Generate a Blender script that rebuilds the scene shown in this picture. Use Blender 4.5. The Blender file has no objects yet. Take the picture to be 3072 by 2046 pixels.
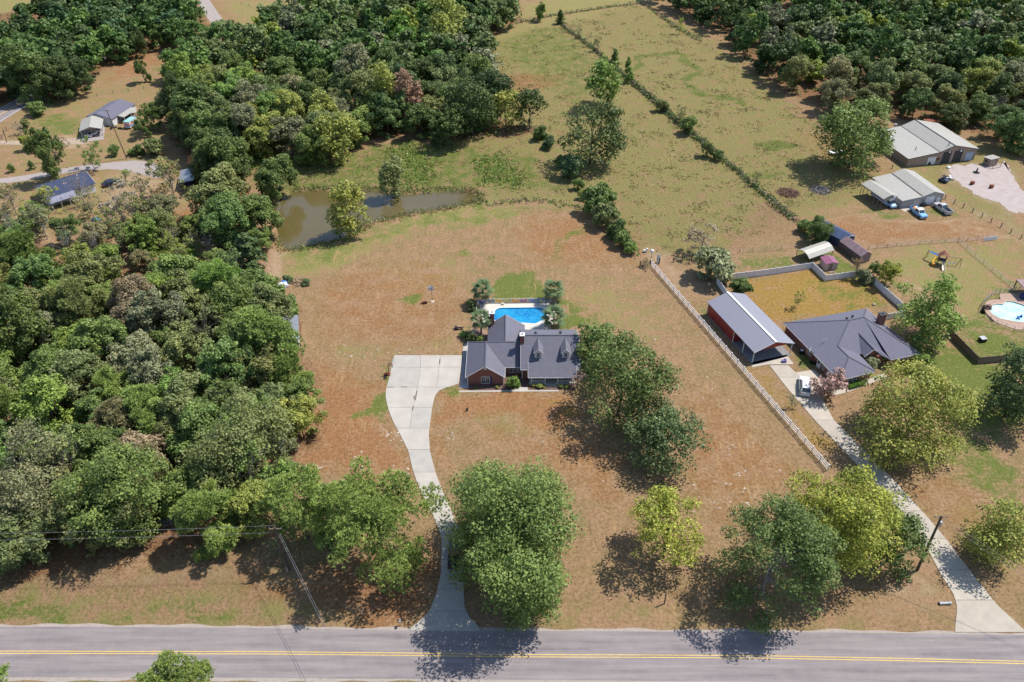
import bpy, math, random
import numpy as np
from mathutils import Vector
R = math.radians
scene = bpy.context.scene
COL = scene.collection

# ------------------------------------------------------------------ camera, sky, sun, exposure
CAMH, PITCH, FPX = 110.0, R(38.0), 2389.0          # metres above ground, tilt below the horizon, focal length in photo pixels
cd = bpy.data.cameras.new('camera'); cam = bpy.data.objects.new('camera', cd); COL.objects.link(cam)
cam.location = (0, 0, CAMH); cam.rotation_euler = (R(90) - PITCH, 0, 0)
cd.sensor_width = 36.0; cd.lens = FPX / 3072 * 36.0; cd.clip_end = 6000; cd.clip_start = 1.0
scene.camera = cam
SUN_EL, SUN_AZ = R(58), (0.91, 0.41)               # direction towards the sun on the ground plane
w = bpy.data.worlds.new('World'); scene.world = w; w.use_nodes = True
nt = w.node_tree; nt.nodes.clear()
sky = nt.nodes.new('ShaderNodeTexSky'); sky.sky_type = 'NISHITA'; sky.sun_disc = False
sky.sun_elevation = SUN_EL; sky.sun_rotation = math.atan2(SUN_AZ[0], SUN_AZ[1]); sky.air_density = 1.0; sky.dust_density = 0.6
bg = nt.nodes.new('ShaderNodeBackground'); bg.inputs['Strength'].default_value = 0.13
out = nt.nodes.new('ShaderNodeOutputWorld'); nt.links.new(sky.outputs[0], bg.inputs[0]); nt.links.new(bg.outputs[0], out.inputs[0])
sd = bpy.data.lights.new('sun', 'SUN'); sd.energy = 4.5; sd.angle = R(0.5); sd.color = (1.0, 0.94, 0.86)
sun = bpy.data.objects.new('sun', sd); COL.objects.link(sun)
_n = math.hypot(*SUN_AZ)
sun.rotation_euler = Vector((SUN_AZ[0]/_n*math.cos(SUN_EL), SUN_AZ[1]/_n*math.cos(SUN_EL), math.sin(SUN_EL))).to_track_quat('Z', 'Y').to_euler()
sun.location = (0, 150, 200)
vs = scene.view_settings; vs.view_transform = 'Standard'; vs.look = 'None'; vs.gamma = 1.0; vs.exposure = 0.6; vs.use_curve_mapping = False

# ------------------------------------------------------------------ surveying: where a point seen in the photograph lies on the ground
SC = 3072 / 2354.0
def ray(x, y):
    dx = (x*SC - 1536)/FPX; dy = (y*SC - 1023)/FPX
    return np.array([dx, math.cos(PITCH) - dy*math.sin(PITCH), -math.sin(PITCH) - dy*math.cos(PITCH)])
def G(x, y, z=0.0):
    r = ray(x, y); t = (z - CAMH)/r[2]
    return np.array([r[0]*t, r[1]*t, z])
def depth(x, y, z=0.0): return (z - CAMH)/ray(x, y)[2]
def hgt(bx, by, ty):
    b = G(bx, by); r = ray(bx, ty); return CAMH + b[1]/r[1]*r[2]
def GP(pts, z=0.0): return [G(x, y, z) for x, y in pts]

# ------------------------------------------------------------------ objects
def tag(o, label=None, cat=None, group=None, kind=None):
    if label: o['label'] = label
    if cat: o['category'] = cat
    if group: o['group'] = group
    if kind: o['kind'] = kind
    return o
def thing(name, label, cat, loc=(0, 0, 0), rz=0.0, group=None):
    o = bpy.data.objects.new(name, None); o.empty_display_size = 0.3; COL.objects.link(o)
    o.location = (loc[0], loc[1], loc[2] if len(loc) > 2 else 0); o.rotation_euler = (0, 0, rz)
    return tag(o, label, cat, group)
def link(name, me, parent=None, loc=None, rz=0.0):
    o = bpy.data.objects.new(name, me); COL.objects.link(o)
    if parent is not None: o.parent = parent
    if loc is not None: o.location = loc
    if rz: o.rotation_euler = (0, 0, rz)
    return o
def copy_tree(root, loc=None, rz=None, scale=None):
    r = root.copy(); COL.objects.link(r)
    if loc is not None: r.location = loc
    if rz is not None: r.rotation_euler = (0, 0, rz)
    if scale is not None: r.scale = scale
    for c in root.children:
        k = c.copy(); COL.objects.link(k); k.parent = r
        for g in c.children:
            q = g.copy(); COL.objects.link(q); q.parent = k
    return r

class MB:
    """collects faces and links them as one mesh object"""
    def __init__(s, off=(0, 0, 0)): s.v = []; s.f = []; s.o = np.array([off[0], off[1], off[2] if len(off) > 2 else 0.0])
    def poly(s, pts):
        i = len(s.v); s.v += [tuple(np.array(p, float) - s.o) for p in pts]; s.f.append(tuple(range(i, i+len(pts)))); return s
    def prism(s, pts, z0, z1):
        n = len(pts); i = len(s.v)
        s.v += [tuple(np.array([p[0], p[1], z0]) - s.o) for p in pts] + [tuple(np.array([p[0], p[1], z1]) - s.o) for p in pts]
        a = sum(pts[k][0]*pts[(k+1) % n][1] - pts[(k+1) % n][0]*pts[k][1] for k in range(n))
        q = list(range(n)) if a > 0 else list(range(n))[::-1]
        s.f.append(tuple(i+n+k for k in q)); s.f.append(tuple(i+k for k in q[::-1]))
        for a_, b_ in zip(q, q[1:]+q[:1]): s.f.append((i+a_, i+b_, i+n+b_, i+n+a_))
        return s
    def box(s, c, d, rz=0.0):
        x, y, z = c; a, b, h = d[0]/2, d[1]/2, d[2]/2; cs, sn = math.cos(rz), math.sin(rz)
        return s.prism([(x+cs*u-sn*v, y+sn*u+cs*v) for u, v in ((-a, -b), (a, -b), (a, b), (-a, b))], z-h, z+h)
    def beam(s, p, q, w, h=None, up=(0, 0, 1)):
        p, q = Vector(p), Vector(q); d = (q-p).normalized(); h = h or w
        sd_ = d.cross(Vector(up)); sd_ = sd_.normalized() if sd_.length > 1e-4 else Vector((1, 0, 0)); u = sd_.cross(d)
        i = len(s.v)
        for e in (p, q):
            for a, b in ((-1, -1), (1, -1), (1, 1), (-1, 1)):
                s.v.append(tuple(np.array(e + sd_*a*w/2 + u*b*h/2) - s.o))
        for f in ((3, 2, 1, 0), (4, 5, 6, 7), (0, 1, 5, 4), (1, 2, 6, 5), (2, 3, 7, 6), (3, 0, 4, 7)): s.f.append(tuple(i+k for k in f))
        return s
    def tube(s, pts, rad, n=6, cap=True):
        pts = [Vector(p) for p in pts]; m = len(pts); rad = rad if hasattr(rad, '__len__') else [rad]*m; i0 = len(s.v); pr = None
        for k, p in enumerate(pts):
            d = (pts[min(k+1, m-1)] - pts[max(k-1, 0)]).normalized()
            a = d.cross(Vector((0.3, 1, 0.1)) if pr is None else pr); a = a.normalized() if a.length > 1e-4 else d.orthogonal().normalized()
            b = d.cross(a); pr = -b if pr is None else pr
            for j in range(n):
                t = 2*math.pi*j/n; s.v.append(tuple(np.array(p + (a*math.cos(t) + b*math.sin(t))*rad[k]) - s.o))
        for k in range(m-1):
            for j in range(n):
                a0 = i0+k*n+j; a1 = i0+k*n+(j+1) % n; s.f.append((a0, a1, a1+n, a0+n))
        if cap: s.f.append(tuple(i0+j for j in range(n))[::-1]); s.f.append(tuple(i0+(m-1)*n+j for j in range(n)))
        return s
    def lathe(s, c, prof, n=10):
        i0 = len(s.v); m = len(prof)
        for r_, z in prof:
            for j in range(n):
                t = 2*math.pi*j/n; s.v.append(tuple(np.array([c[0]+r_*math.cos(t), c[1]+r_*math.sin(t), c[2]+z]) - s.o))
        for k in range(m-1):
            for j in range(n):
                a0 = i0+k*n+j; a1 = i0+k*n+(j+1) % n; s.f.append((a0, a1, a1+n, a0+n))
        s.f.append(tuple(i0+j for j in range(n))[::-1]); s.f.append(tuple(i0+(m-1)*n+j for j in range(n))); return s
    def ball(s, c, r, seed=0, n=8, m=5, amp=0.0):
        rg = random.Random(seed); i0 = len(s.v); rx, ry, rz_ = r if hasattr(r, '__len__') else (r, r, r)
        for k in range(m+1):
            ph = math.pi*k/m
            for j in range(n):
                t = 2*math.pi*j/n; q = 1+amp*(rg.random()-.5)
                s.v.append(tuple(np.array([c[0]+rx*q*math.sin(ph)*math.cos(t), c[1]+ry*q*math.sin(ph)*math.sin(t), c[2]+rz_*q*math.cos(ph)]) - s.o))
        for k in range(m):
            for j in range(n):
                a0 = i0+k*n+j; a1 = i0+k*n+(j+1) % n; s.f.append((a0, a0+n, a1+n, a1))
        return s
    def mesh(s, name, mat, smooth=False):
        me = bpy.data.meshes.new(name); me.from_pydata(s.v, [], s.f); me.materials.append(mat)
        if smooth:
            for p in me.polygons: p.use_smooth = True
        me.update(); return me
    def build(s, name, mat, parent=None, smooth=False):
        return link(name, s.mesh(name, mat, smooth), parent)

def np_mesh(name, V, F, mat, attrs=None):
    """V (n,3), F (m,k) with one k"""
    me = bpy.data.meshes.new(name); k = F.shape[1]
    me.vertices.add(len(V)); me.vertices.foreach_set('co', V.astype(np.float32).ravel())
    me.loops.add(F.size); me.loops.foreach_set('vertex_index', F.astype(np.int32).ravel())
    me.polygons.add(len(F)); me.polygons.foreach_set('loop_start', np.arange(0, F.size, k, dtype=np.int32))
    try: me.polygons.foreach_set('loop_total', np.full(len(F), k, dtype=np.int32))
    except Exception: pass
    me.update(calc_edges=True)
    for nm, a in (attrs or {}).items():
        if a.ndim == 1:
            at = me.attributes.new(nm, 'FLOAT', 'POINT'); at.data.foreach_set('value', a.astype(np.float32))
        else:
            at = me.attributes.new(nm, 'FLOAT_COLOR', 'POINT'); at.data.foreach_set('color', a.astype(np.float32).ravel())
    me.materials.append(mat); return me

# ------------------------------------------------------------------ materials
class NT:
    def __init__(s, m): s.t = m.node_tree; s.n = s.t.nodes; s.l = s.t.links
    def node(s, typ, inputs=None, **kw):
        nd = s.n.new(typ)
        for k, v in kw.items(): setattr(nd, k, v)
        for k, v in (inputs or {}).items():
            if isinstance(v, bpy.types.NodeSocket): s.l.new(v, nd.inputs[k])
            else: nd.inputs[k].default_value = v
        return nd
    def math(s, op, a, b=0.0, clamp=False): return s.node('ShaderNodeMath', {0: a, 1: b}, operation=op, use_clamp=clamp).outputs[0]
    def noise(s, vec, scale, detail=4, rough=0.6): return s.node('ShaderNodeTexNoise', {'Vector': vec, 'Scale': scale, 'Detail': detail, 'Roughness': rough}).outputs[0]
    def mix(s, fac, a, b):
        nd = s.node('ShaderNodeMix', data_type='RGBA')
        for i, v in ((0, fac), (6, a), (7, b)):
            if isinstance(v, bpy.types.NodeSocket): s.l.new(v, nd.inputs[i])
            else: nd.inputs[i].default_value = v if i == 0 else (*v, 1)[:4]
        return nd.outputs[2]
    def ramp(s, x, lo, hi): return s.node('ShaderNodeMapRange', {0: x, 1: lo, 2: hi, 3: 0.0, 4: 1.0}).outputs[0]
def new_mat(name):
    m = bpy.data.materials.new(name); m.use_nodes = True; n = NT(m); b = n.n['Principled BSDF']; return m, n, b
ALB = .8
def mat(name, c, rough=0.7, var=0.15, scale=2.0, bump=0.0, metal=0.0, spec=0.3, c2=None, bscale=None):
    c = tuple(x*ALB for x in c); c2 = c2 and tuple(x*ALB for x in c2)
    m, n, b = new_mat(name)
    tc = n.node('ShaderNodeTexCoord').outputs['Object']
    nz = n.noise(tc, scale, 5, 0.65)
    d = c2 or tuple(min(1, x*(1-2*var)) for x in c); e = c if c2 else tuple(min(1, x*(1+var)) for x in c)
    n.l.new(n.mix(n.ramp(nz, 0.3, 0.7), d, e), b.inputs['Base Color'])
    b.inputs['Roughness'].default_value = rough; b.inputs['Metallic'].default_value = metal; b.inputs['Specular IOR Level'].default_value = spec
    if bump:
        bp = n.node('ShaderNodeBump', {'Height': n.noise(tc, bscale or scale*6, 4), 'Strength': bump, 'Distance': 0.05}); n.l.new(bp.outputs[0], b.inputs['Normal'])
    return m
def wave_mat(name, c, axis, period, rough=0.6, depth_=0.35, var=0.12, metal=0.0, dark=0.75):
    """colour with fine ribs or courses along one object axis (shingle courses, sheet-metal ribs, far brick courses)"""
    c = tuple(x*ALB for x in c); m, n, b = new_mat(name)
    tc = n.node('ShaderNodeTexCoord').outputs['Object']
    sp = n.node('ShaderNodeSeparateXYZ', {0: tc})
    wv = n.math('FRACT', n.math('DIVIDE', sp.outputs[axis], period))
    gap = n.ramp(wv, 0.0, 0.22)
    nz = n.ramp(n.noise(tc, 1.1, 6, 0.7), 0.3, 0.7); n2 = n.ramp(n.noise(tc, 6.0, 2), 0.3, 0.7)
    base = n.mix(nz, tuple(x*(1-var) for x in c), tuple(x*(1+var) for x in c))
    base = n.mix(n.math('MULTIPLY', n2, 0.4), base, tuple(x*0.72 for x in c))
    col = n.mix(gap, tuple(x*dark for x in c), base)
    n.l.new(col, b.inputs['Base Color']); b.inputs['Roughness'].default_value = rough; b.inputs['Metallic'].default_value = metal
    bp = n.node('ShaderNodeBump', {'Height': gap, 'Strength': depth_, 'Distance': 0.03}); n.l.new(bp.outputs[0], b.inputs['Normal'])
    return m
def brick_mat(name, c, c2, mortar):
    m, n, b = new_mat(name)
    tc = n.node('ShaderNodeTexCoord').outputs['Object']; sp = n.node('ShaderNodeSeparateXYZ', {0: tc})
    v = n.node('ShaderNodeCombineXYZ', {0: n.math('ADD', sp.outputs[0], sp.outputs[1]), 1: sp.outputs[2]}).outputs[0]
    br = n.node('ShaderNodeTexBrick', {'Vector': v, 'Color1': (*c, 1), 'Color2': (*c2, 1), 'Mortar': (*mortar, 1), 'Scale': 1.0, 'Mortar Size': 0.012, 'Brick Width': 0.24, 'Row Height': 0.085})
    nz = n.noise(tc, 1.3, 5)
    n.l.new(n.mix(n.math('MULTIPLY', n.ramp(nz, .35, .7), .35), br.outputs[0], tuple(x*.55 for x in c)), b.inputs['Base Color']); b.inputs['Roughness'].default_value = 0.85
    bp = n.node('ShaderNodeBump', {'Height': br.outputs[1], 'Strength': -0.4, 'Distance': 0.02}); n.l.new(bp.outputs[0], b.inputs['Normal'])
    return m
def glass_mat(name, c=(0.03, 0.04, 0.05)):
    m, n, b = new_mat(name); b.inputs['Base Color'].default_value = (*c, 1); b.inputs['Roughness'].default_value = 0.06; b.inputs['Specular IOR Level'].default_value = 0.8; return m
def paint(name, c, rough=0.3):
    m = mat(name, c, rough, 0.04, 1.5, spec=0.5); m.node_tree.nodes['Principled BSDF'].inputs['Coat Weight'].default_value = 0.4; return m

M = {}
M['white'] = mat('white_paint', (.78, .78, .78), .5, .05, 1.0)
M['vinyl'] = mat('white_vinyl', (.8, .8, .82), .4, .04, .6)
M['shingle'] = wave_mat('slate_shingle', (.15, .152, .195), 1, .19, .9, .5, .16)
M['shingle_side'] = wave_mat('slate_shingle_side', (.15, .152, .195), 0, .19, .9, .5, .16)
M['shingle_nb'] = mat('neighbour_shingle', (.175, .175, .23), .9, .2, 5.0, .4, c2=(.115, .115, .155))
M['brick'] = brick_mat('red_brick', (.27, .065, .045), (.17, .045, .035), (.2, .14, .12))
M['brick_dark'] = brick_mat('brown_red_brick', (.26, .075, .055), (.17, .05, .04), (.22, .16, .14))
M['glass'] = glass_mat('window_glass')
M['concrete'] = mat('pale_concrete', (.48, .445, .4), .9, .07, .35, .15, c2=(.4, .37, .33))
M['concrete2'] = mat('buff_concrete', (.5, .45, .38), .9, .08, .35, .15, c2=(.41, .37, .31))
M['slabshade'] = mat('shade_toned_concrete', (.4, .38, .38), .9, .07, .5, .15)  # greyed to paint in the eave shade beside the garage wall
M['mulch'] = mat('brown_mulch', (.16, .1, .08), .95, .25, 3.0, .6)
M['blue'] = mat('blue_shutter', (.02, .06, .16), .5, .1)
M['wood'] = mat('grey_wood', (.25, .19, .15), .85, .2, 2.0, .3)
M['woodpost'] = mat('old_post_wood', (.1, .08, .065), .9, .2, 3.0, .3)
M['pine_wood'] = mat('tan_lumber', (.38, .27, .16), .8, .15, 2.0)
M['darkmetal'] = mat('dark_metal', (.03, .03, .035), .4, .1, 3.0, metal=.6)
M['steel'] = mat('galvanised_steel', (.45, .46, .48), .4, .1, 2.0, metal=.7)
M['black'] = mat('black_plastic', (.02, .02, .022), .4, .1)
M['rubber'] = mat('tyre_rubber', (.018, .018, .018), .8, .1)
M['redpaint'] = wave_mat('red_sheet_metal', (.3, .035, .03), 1, .3, .45, .3, .08)
M['redflat'] = mat('red_gable_metal', (.34, .05, .035), .5, .08)
M['greyroof'] = wave_mat('grey_sheet_roof', (.27, .27, .325), 1, .3, .45, .5, .05, dark=.8)
M['whiteroof'] = wave_mat('weathered_white_sheet_roof', (.4, .385, .345), 0, .9, .5, .4, .12, dark=.86)
M['tanwall'] = wave_mat('tan_sheet_wall', (.36, .27, .22), 0, .4, .6, .3, .1)
M['greywall'] = wave_mat('grey_sheet_wall', (.42, .4, .4), 0, .4, .6, .3, .08)
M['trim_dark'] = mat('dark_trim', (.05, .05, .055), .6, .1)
M['asphalt_dark'] = mat('dark_floor', (.26, .25, .26), .9, .15)
M['bark'] = mat('bark', (.12, .095, .075), .95, .25, 4.0, .5)
M['bark_pale'] = mat('pale_bark', (.3, .27, .25), .9, .2, 4.0, .3)
M['rust'] = mat('rusty_iron', (.25, .08, .04), .8, .3, 4.0)
M['yellowline'] = mat('yellow_road_paint', (.72, .5, .13), .7, .12, 2.0)
M['stone'] = mat('pale_stone', (.55, .5, .42), .9, .2, 3.0)
M['tarp_blue'] = mat('blue_tarp', (.12, .32, .7), .4, .15, 1.5)
M['tarp_white'] = mat('white_tarp', (.75, .77, .8), .4, .1, 1.5)
M['purple'] = mat('plum_sheet_roof', (.3, .11, .19), .5, .12, 1.0)
M['mauve'] = mat('mauve_shed_panel', (.3, .21, .21), .7, .12, 1.0)
M['blueshed'] = mat('navy_shed_panel', (.05, .08, .17), .5, .15, 1.0)
M['yellow'] = mat('yellow_plastic', (.8, .5, .05), .35, .05)
M['orange'] = mat('orange_plastic', (.85, .28, .03), .4, .05)
M['slide'] = mat('cream_plastic', (.8, .72, .55), .35, .05)
M['playblue'] = mat('blue_plastic', (.05, .18, .6), .35, .05)
M['plumwood'] = mat('dark_plum_wood', (.08, .05, .09), .7, .15)
M['roofred'] = mat('red_brown_boards', (.2, .08, .05), .8, .2, 2.0)
M['gravel'] = mat('pale_gravel', (.38, .34, .325), .95, .16, 1.2, .3, c2=(.3, .26, .24))
M['lightred'] = mat('red_lamp', (.5, .02, .02), .2, .02)
M['lamp'] = mat('clear_lamp', (.7, .7, .72), .1, .02)

def leaf_mat(name, transl=0.3, amount=0.95):
    m, n, b = new_mat(name)
    oi = n.node('ShaderNodeObjectInfo'); at = n.node('ShaderNodeAttribute', attribute_name='tone')
    t = at.outputs['Fac']
    hs = n.node('ShaderNodeHueSaturation', {'Hue': n.math('ADD', n.math('MULTIPLY', t, -0.035), 0.5175), 'Saturation': 1.0, 'Value': n.math('ADD', n.math('MULTIPLY', t, amount*1.5), 1.12-amount*.5), 'Color': oi.outputs['Color']})
    n.l.new(hs.outputs[0], b.inputs['Base Color']); b.inputs['Roughness'].default_value = 0.55; b.inputs['Specular IOR Level'].default_value = 0.25
    tr = n.node('ShaderNodeBsdfTranslucent', {'Color': hs.outputs[0]}); mx = n.node('ShaderNodeMixShader', {0: transl, 1: b.outputs[0], 2: tr.outputs[0]})
    n.l.new(mx.outputs[0], n.n['Material Output'].inputs[0]); return m
M['leaf'] = leaf_mat('leaf', .3); M['needle'] = leaf_mat('needle', .2, .9)
# ------------------------------------------------------------------ ground
rng = np.random.default_rng(7)
def sdist(poly, X, Y):
    """signed distance to a world polygon, positive inside"""
    P = np.array([p[:2] for p in poly]); d = np.full(X.shape, 1e9); ins = np.zeros(X.shape, bool)
    for (x0, y0), (x1, y1) in zip(P, np.roll(P, -1, 0)):
        ex, ey = x1-x0, y1-y0; t = np.clip(((X-x0)*ex + (Y-y0)*ey)/(ex*ex+ey*ey+1e-9), 0, 1)
        d = np.minimum(d, np.hypot(X-x0-t*ex, Y-y0-t*ey))
        c = (y0 > Y) != (y1 > Y); ins ^= c & (X < (x1-x0)*(Y-y0)/(y1-y0+1e-12) + x0)
    return np.where(ins, d, -d)
def line_d(pts, X, Y):
    d = np.full(X.shape, 1e9)
    for (x0, y0), (x1, y1) in zip(pts, pts[1:]):
        ex, ey = x1-x0, y1-y0; t = np.clip(((X-x0)*ex + (Y-y0)*ey)/(ex*ex+ey*ey+1e-9), 0, 1); d = np.minimum(d, np.hypot(X-x0-t*ex, Y-y0-t*ey))
    return d
xs = np.concatenate([[-3500, -2000, -1200, -800, -500, -400, -330], np.arange(-290, 291, 1.0), [330, 400, 500, 800, 1200, 2000, 3500]])
ys = np.concatenate([[-2500, -1000, -400, -150, -50, 0, 20, 35], np.arange(46, 470, 1.0), [480, 495, 515, 540, 580, 640, 720, 900, 1300, 2200, 4500]])
GX, GY = np.meshgrid(xs, ys); gx, gy = GX.ravel(), GY.ravel()
wx = gx + 1.3*np.sin(gy*.31+gx*.11) + .8*np.sin(gx*.9+gy*.53); wy = gy + 1.3*np.sin(gx*.27-gy*.17) + .8*np.sin(gy*.8-gx*.41)
POND = [(671,441),(700,436),(728,435),(763,437),(813,432),(873,437),(926,446),(978,441),(1013,438),(1058,435),(1083,440),(1103,452),(1101,461),(1070,466),(1038,472),(963,485),(901,497),(838,511),(823,532),(790,545),(743,552),(688,568),(661,571),(643,557),(638,532),(628,502),(623,467),(646,455)]
W_ = {k: np.zeros(len(gx)) for k in ('green', 'olive', 'rust', 'pale', 'litter', 'stripe', 'weed', 'orange')}
def region(key, pts, k=1.0, soft=3.0):
    sdv = sdist(GP(pts), wx, wy); W_[key] = np.maximum(W_[key], np.clip(.5+sdv/soft, 0, 1)*k)
def oval(cx, cy, rx, ry, n=14): return [(cx+rx*math.cos(2*math.pi*i/n), cy+ry*math.sin(2*math.pi*i/n)) for i in range(n)]
# lush green grass
region('green', [(1112,690),(1128,655),(1150,640),(1180,624),(1222,626),(1240,650),(1272,668),(1306,682),(1312,720),(1330,752),(1318,775),(1290,755),(1286,700),(1105,690)], 1.1, 3)
region('green', [(922,692),(978,686),(976,698),(938,704)], .9, 1.5)
region('green', [(1258,606),(1285,560),(1318,520),(1346,518),(1330,548),(1292,578),(1275,604)], .62, 4)
region('green', [(1040,574),(1062,578),(1160,598),(1155,610),(1100,596),(1042,586)], .5, 4)
region('green', [(895,835),(888,880),(888,920),(905,975),(880,968),(820,966),(840,946),(868,935),(872,890),(886,840)], 1.1, 2.0)
region('green', oval(140,290,64,26), .62, 6); region('green', oval(375,157,34,12), .4, 6)
region('green', oval(1782,333,46,9), .85, 3); region('green', oval(1770,400,34,9), .7, 4)
region('green', [(2060,805),(2120,790),(2190,790),(2354,850),(2354,950),(2300,1000),(2225,1010),(2150,880),(2090,830)], .85, 8)
region('green', [(2150,1010),(2190,1010),(2260,1020),(2330,1080),(2354,1120),(2300,1140),(2190,1090)], .7, 9)
region('green', [(2190,770),(2240,760),(2354,770),(2354,826),(2246,832)], .8, 6); region('green', [(2170,735),(2280,730),(2354,775),(2190,775)], .75, 8)
region('green', [(1880,575),(1905,568),(1960,610),(1995,640),(1900,635),(1890,612)], .85, 2.5)
region('green', [(1640,700),(1655,715),(1740,815),(1725,835),(1620,725)], .55, 3); region('green', [(1832,845),(1860,848),(1868,800),(1845,770),(1822,808)], .75, 2)
region('green', [(1985,478),(2080,483),(2200,478),(2190,500),(2060,500),(1975,495)], .6, 4)
region('green', [(1690,590),(1830,570),(1870,560),(1850,600),(1800,615),(1690,625)], .55, 6)
region('green', [(910,335),(940,322),(985,345),(995,400),(985,432),(930,432),(915,400)], .75, 6); region('green', [(1108,365),(1150,355),(1192,395),(1185,428),(1120,425)], .75, 5)
region('green', [(560,330),(640,345),(640,395),(575,400)], .5, 8); region('green', [(300,530),(450,528),(470,600),(330,590)], .7, 6)
region('green', [(-40,1398),(40,1392),(170,1400),(178,1420),(100,1436),(-40,1440)], .75, 3); region('green', [(170,1420),(400,1400),(520,1392),(540,1410),(300,1438),(150,1440)], .5, 3)
region('green', [(640,548),(663,576),(690,574),(745,560),(830,540),(850,520),(905,505),(1040,478),(1105,466),(1106,473),(960,495),(850,525),(745,568),(690,584),(655,588),(632,560)], .7, 2)
region('green', [(2010,640),(2060,690),(2090,690),(2060,640)], .45, 5); region('green', [(2340,650),(2354,640),(2354,700),(2230,690)], .5, 8)
region('green', [(-20,1568),(330,1568),(800,1580),(2400,1610),(2400,1720),(-20,1720)], .55, 3)
region('green', [(1060,780),(1075,745),(1085,735),(1088,780)], .5, 3); region('green', [(1010,890),(1050,886),(1050,892),(1008,905)], .5, 1.2)
# olive pasture
region('olive', [(1090,95),(1190,50),(1470,8),(1640,85),(1840,260),(2060,420),(2000,470),(1840,500),(1770,470),(1650,600),(1560,590),(1480,585),(1460,560),(1380,450),(1330,480),(1100,470),(1105,440),(640,440),(560,330),(720,370),(1050,310),(1140,300)], .62, 8)
region('olive', [(1110,110),(1190,60),(1280,50),(1360,120),(1300,230),(1180,160)], .85, 12); region('olive', [(1260,340),(1460,300),(1700,420),(1600,440),(1420,420)], .7, 14)
region('olive', [(640,590),(760,566),(900,510),(1040,480),(1200,470),(1180,500),(1000,520),(880,560),(760,620),(680,640)], .8, 8)
region('olive', [(1270,660),(1400,640),(1560,720),(1480,820),(1330,760)], .42, 14); region('olive', [(2100,560),(2354,560),(2354,760),(2200,740),(2060,660),(1990,600)], .6, 14)
region('olive', [(2060,320),(2354,330),(2354,560),(2260,500),(2150,440),(2060,400)], .6, 8); region('olive', [(-20,470),(120,480),(110,560),(-20,560)], .5, 8)
region('olive', [(-40,1350),(600,1330),(620,1420),(400,1440),(-40,1442)], .4, 8); region('olive', [(500,0),(720,0),(690,30),(560,60)], .6, 10); region('olive', [(-200,-20),(300,-60),(250,-5),(40,20),(-40,80)], .7, 10)
region('olive', [(80,205),(0,245),(-20,265),(-20,275),(60,240),(100,210)], .7, 3); region('olive', [(1190,10),(1480,-30),(1560,-10),(1400,20),(1200,48)], .7, 8)
# rust / bare brown
region('rust', [(1010,902),(1330,905),(1350,960),(1260,985),(1080,950),(1000,975)], .85, 6)
region('rust', [(700,840),(870,880),(880,960),(905,1010),(945,1090),(900,1090),(660,1085),(735,960),(720,860)], .8, 10)
region('rust', [(1135,175),(1300,165),(1300,200),(1230,205),(1140,205)], .6, 4); region('rust', [(250,105),(400,110),(380,150),(250,190)], .55, 10)
region('rust', [(1360,480),(1400,490),(1490,590),(1480,640),(1400,560),(1300,500),(1180,490)], .5, 6); region('rust', [(990,990),(1030,975),(1040,1120),(990,1080)], .75, 5)
region('rust', [(1850,520),(1860,500),(2300,505),(2300,545),(2000,565),(1900,540)], .5, 8); region('rust', [(330,500),(470,480),(470,530),(350,545)], .7, 5)
region('rust', [(560,1330),(760,1330),(1000,1250),(1010,1380),(960,1430),(840,1440),(700,1380)], .75, 8)
region('rust', [(1850,250),(2060,400),(1990,420),(1800,330)], .35, 10); region('rust', [(420,470),(470,440),(470,500)], .6, 5)
# sandy bare soil
region('pale', [(565,542),(590,545),(632,580),(655,630),(650,642),(605,642),(615,610),(590,570)], .85, 3)
region('pale', [(1470,585),(1500,570),(1530,580),(1600,630),(1640,660),(1650,700),(1600,690),(1500,630)], .5, 6); region('pale', [(1530,640),(1600,645),(1600,665),(1550,665)], .6, 4)
region('pale', [(2150,610),(2070,650),(2080,660),(2130,700),(2140,690),(2100,655)], .4, 3); region('pale', [(110,312),(200,322),(205,338),(110,332)], .8, 3)
region('pale', [(240,405),(330,385),(400,420),(420,470),(300,480),(250,470)], .55, 8); region('pale', [(60,575),(110,520),(120,560),(90,600)], .6, 4); region('pale', [(2200,480),(2250,470),(2354,500),(2354,560),(2300,530)], .35, 8)
region('pale', [(2000,1320),(2100,1300),(2190,1370),(2190,1430),(2000,1440)], .35, 6); region('pale', [(380,1180),(400,1140),(430,1160),(400,1250)], .5, 4)
# neighbour's orange back lawn
region('orange', [(1680,650),(1700,640),(1850,625),(1990,640),(2060,700),(1950,715),(1830,740),(1800,760),(1700,690)], .72, 4)
region('orange', [(1735,850),(1765,842),(1850,965),(1960,1060),(1890,1060),(1800,960)], .5, 4); region('orange', [(1270,915),(1330,910),(1340,950),(1280,945)], .5, 4)
region('olive', [(760,780),(900,790),(1060,770),(1060,810),(900,815),(760,850)], .4, 8); region('olive', [(1040,905),(1330,905),(1340,1000),(1120,1010),(1050,960)], .38, 6); region('olive', [(860,600),(1100,580),(1110,660),(980,690),(860,660)], .36, 12)
region('olive', [(1700,1000),(1800,1100),(1750,1180),(1640,1100)], .3, 10); region('rust', [(780,620),(1000,590),(1100,690),(1000,800),(760,800),(700,700)], .45, 12); region('rust', [(1560,860),(1760,980),(1860,1100),(1650,1200),(1560,1100)], .5, 12)
region('rust', [(1190,500),(1330,490),(1440,560),(1440,600),(1200,620)], .55, 10); region('rust', [(1080,1000),(1330,980),(1440,1060),(1450,1180),(1330,1120),(1180,1040)], .55, 10); region('green', [(1296,700),(1330,690),(1400,760),(1340,790)], .4, 6); region('green', [(720,560),(760,555),(800,600),(700,610)], .35, 6)
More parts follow.
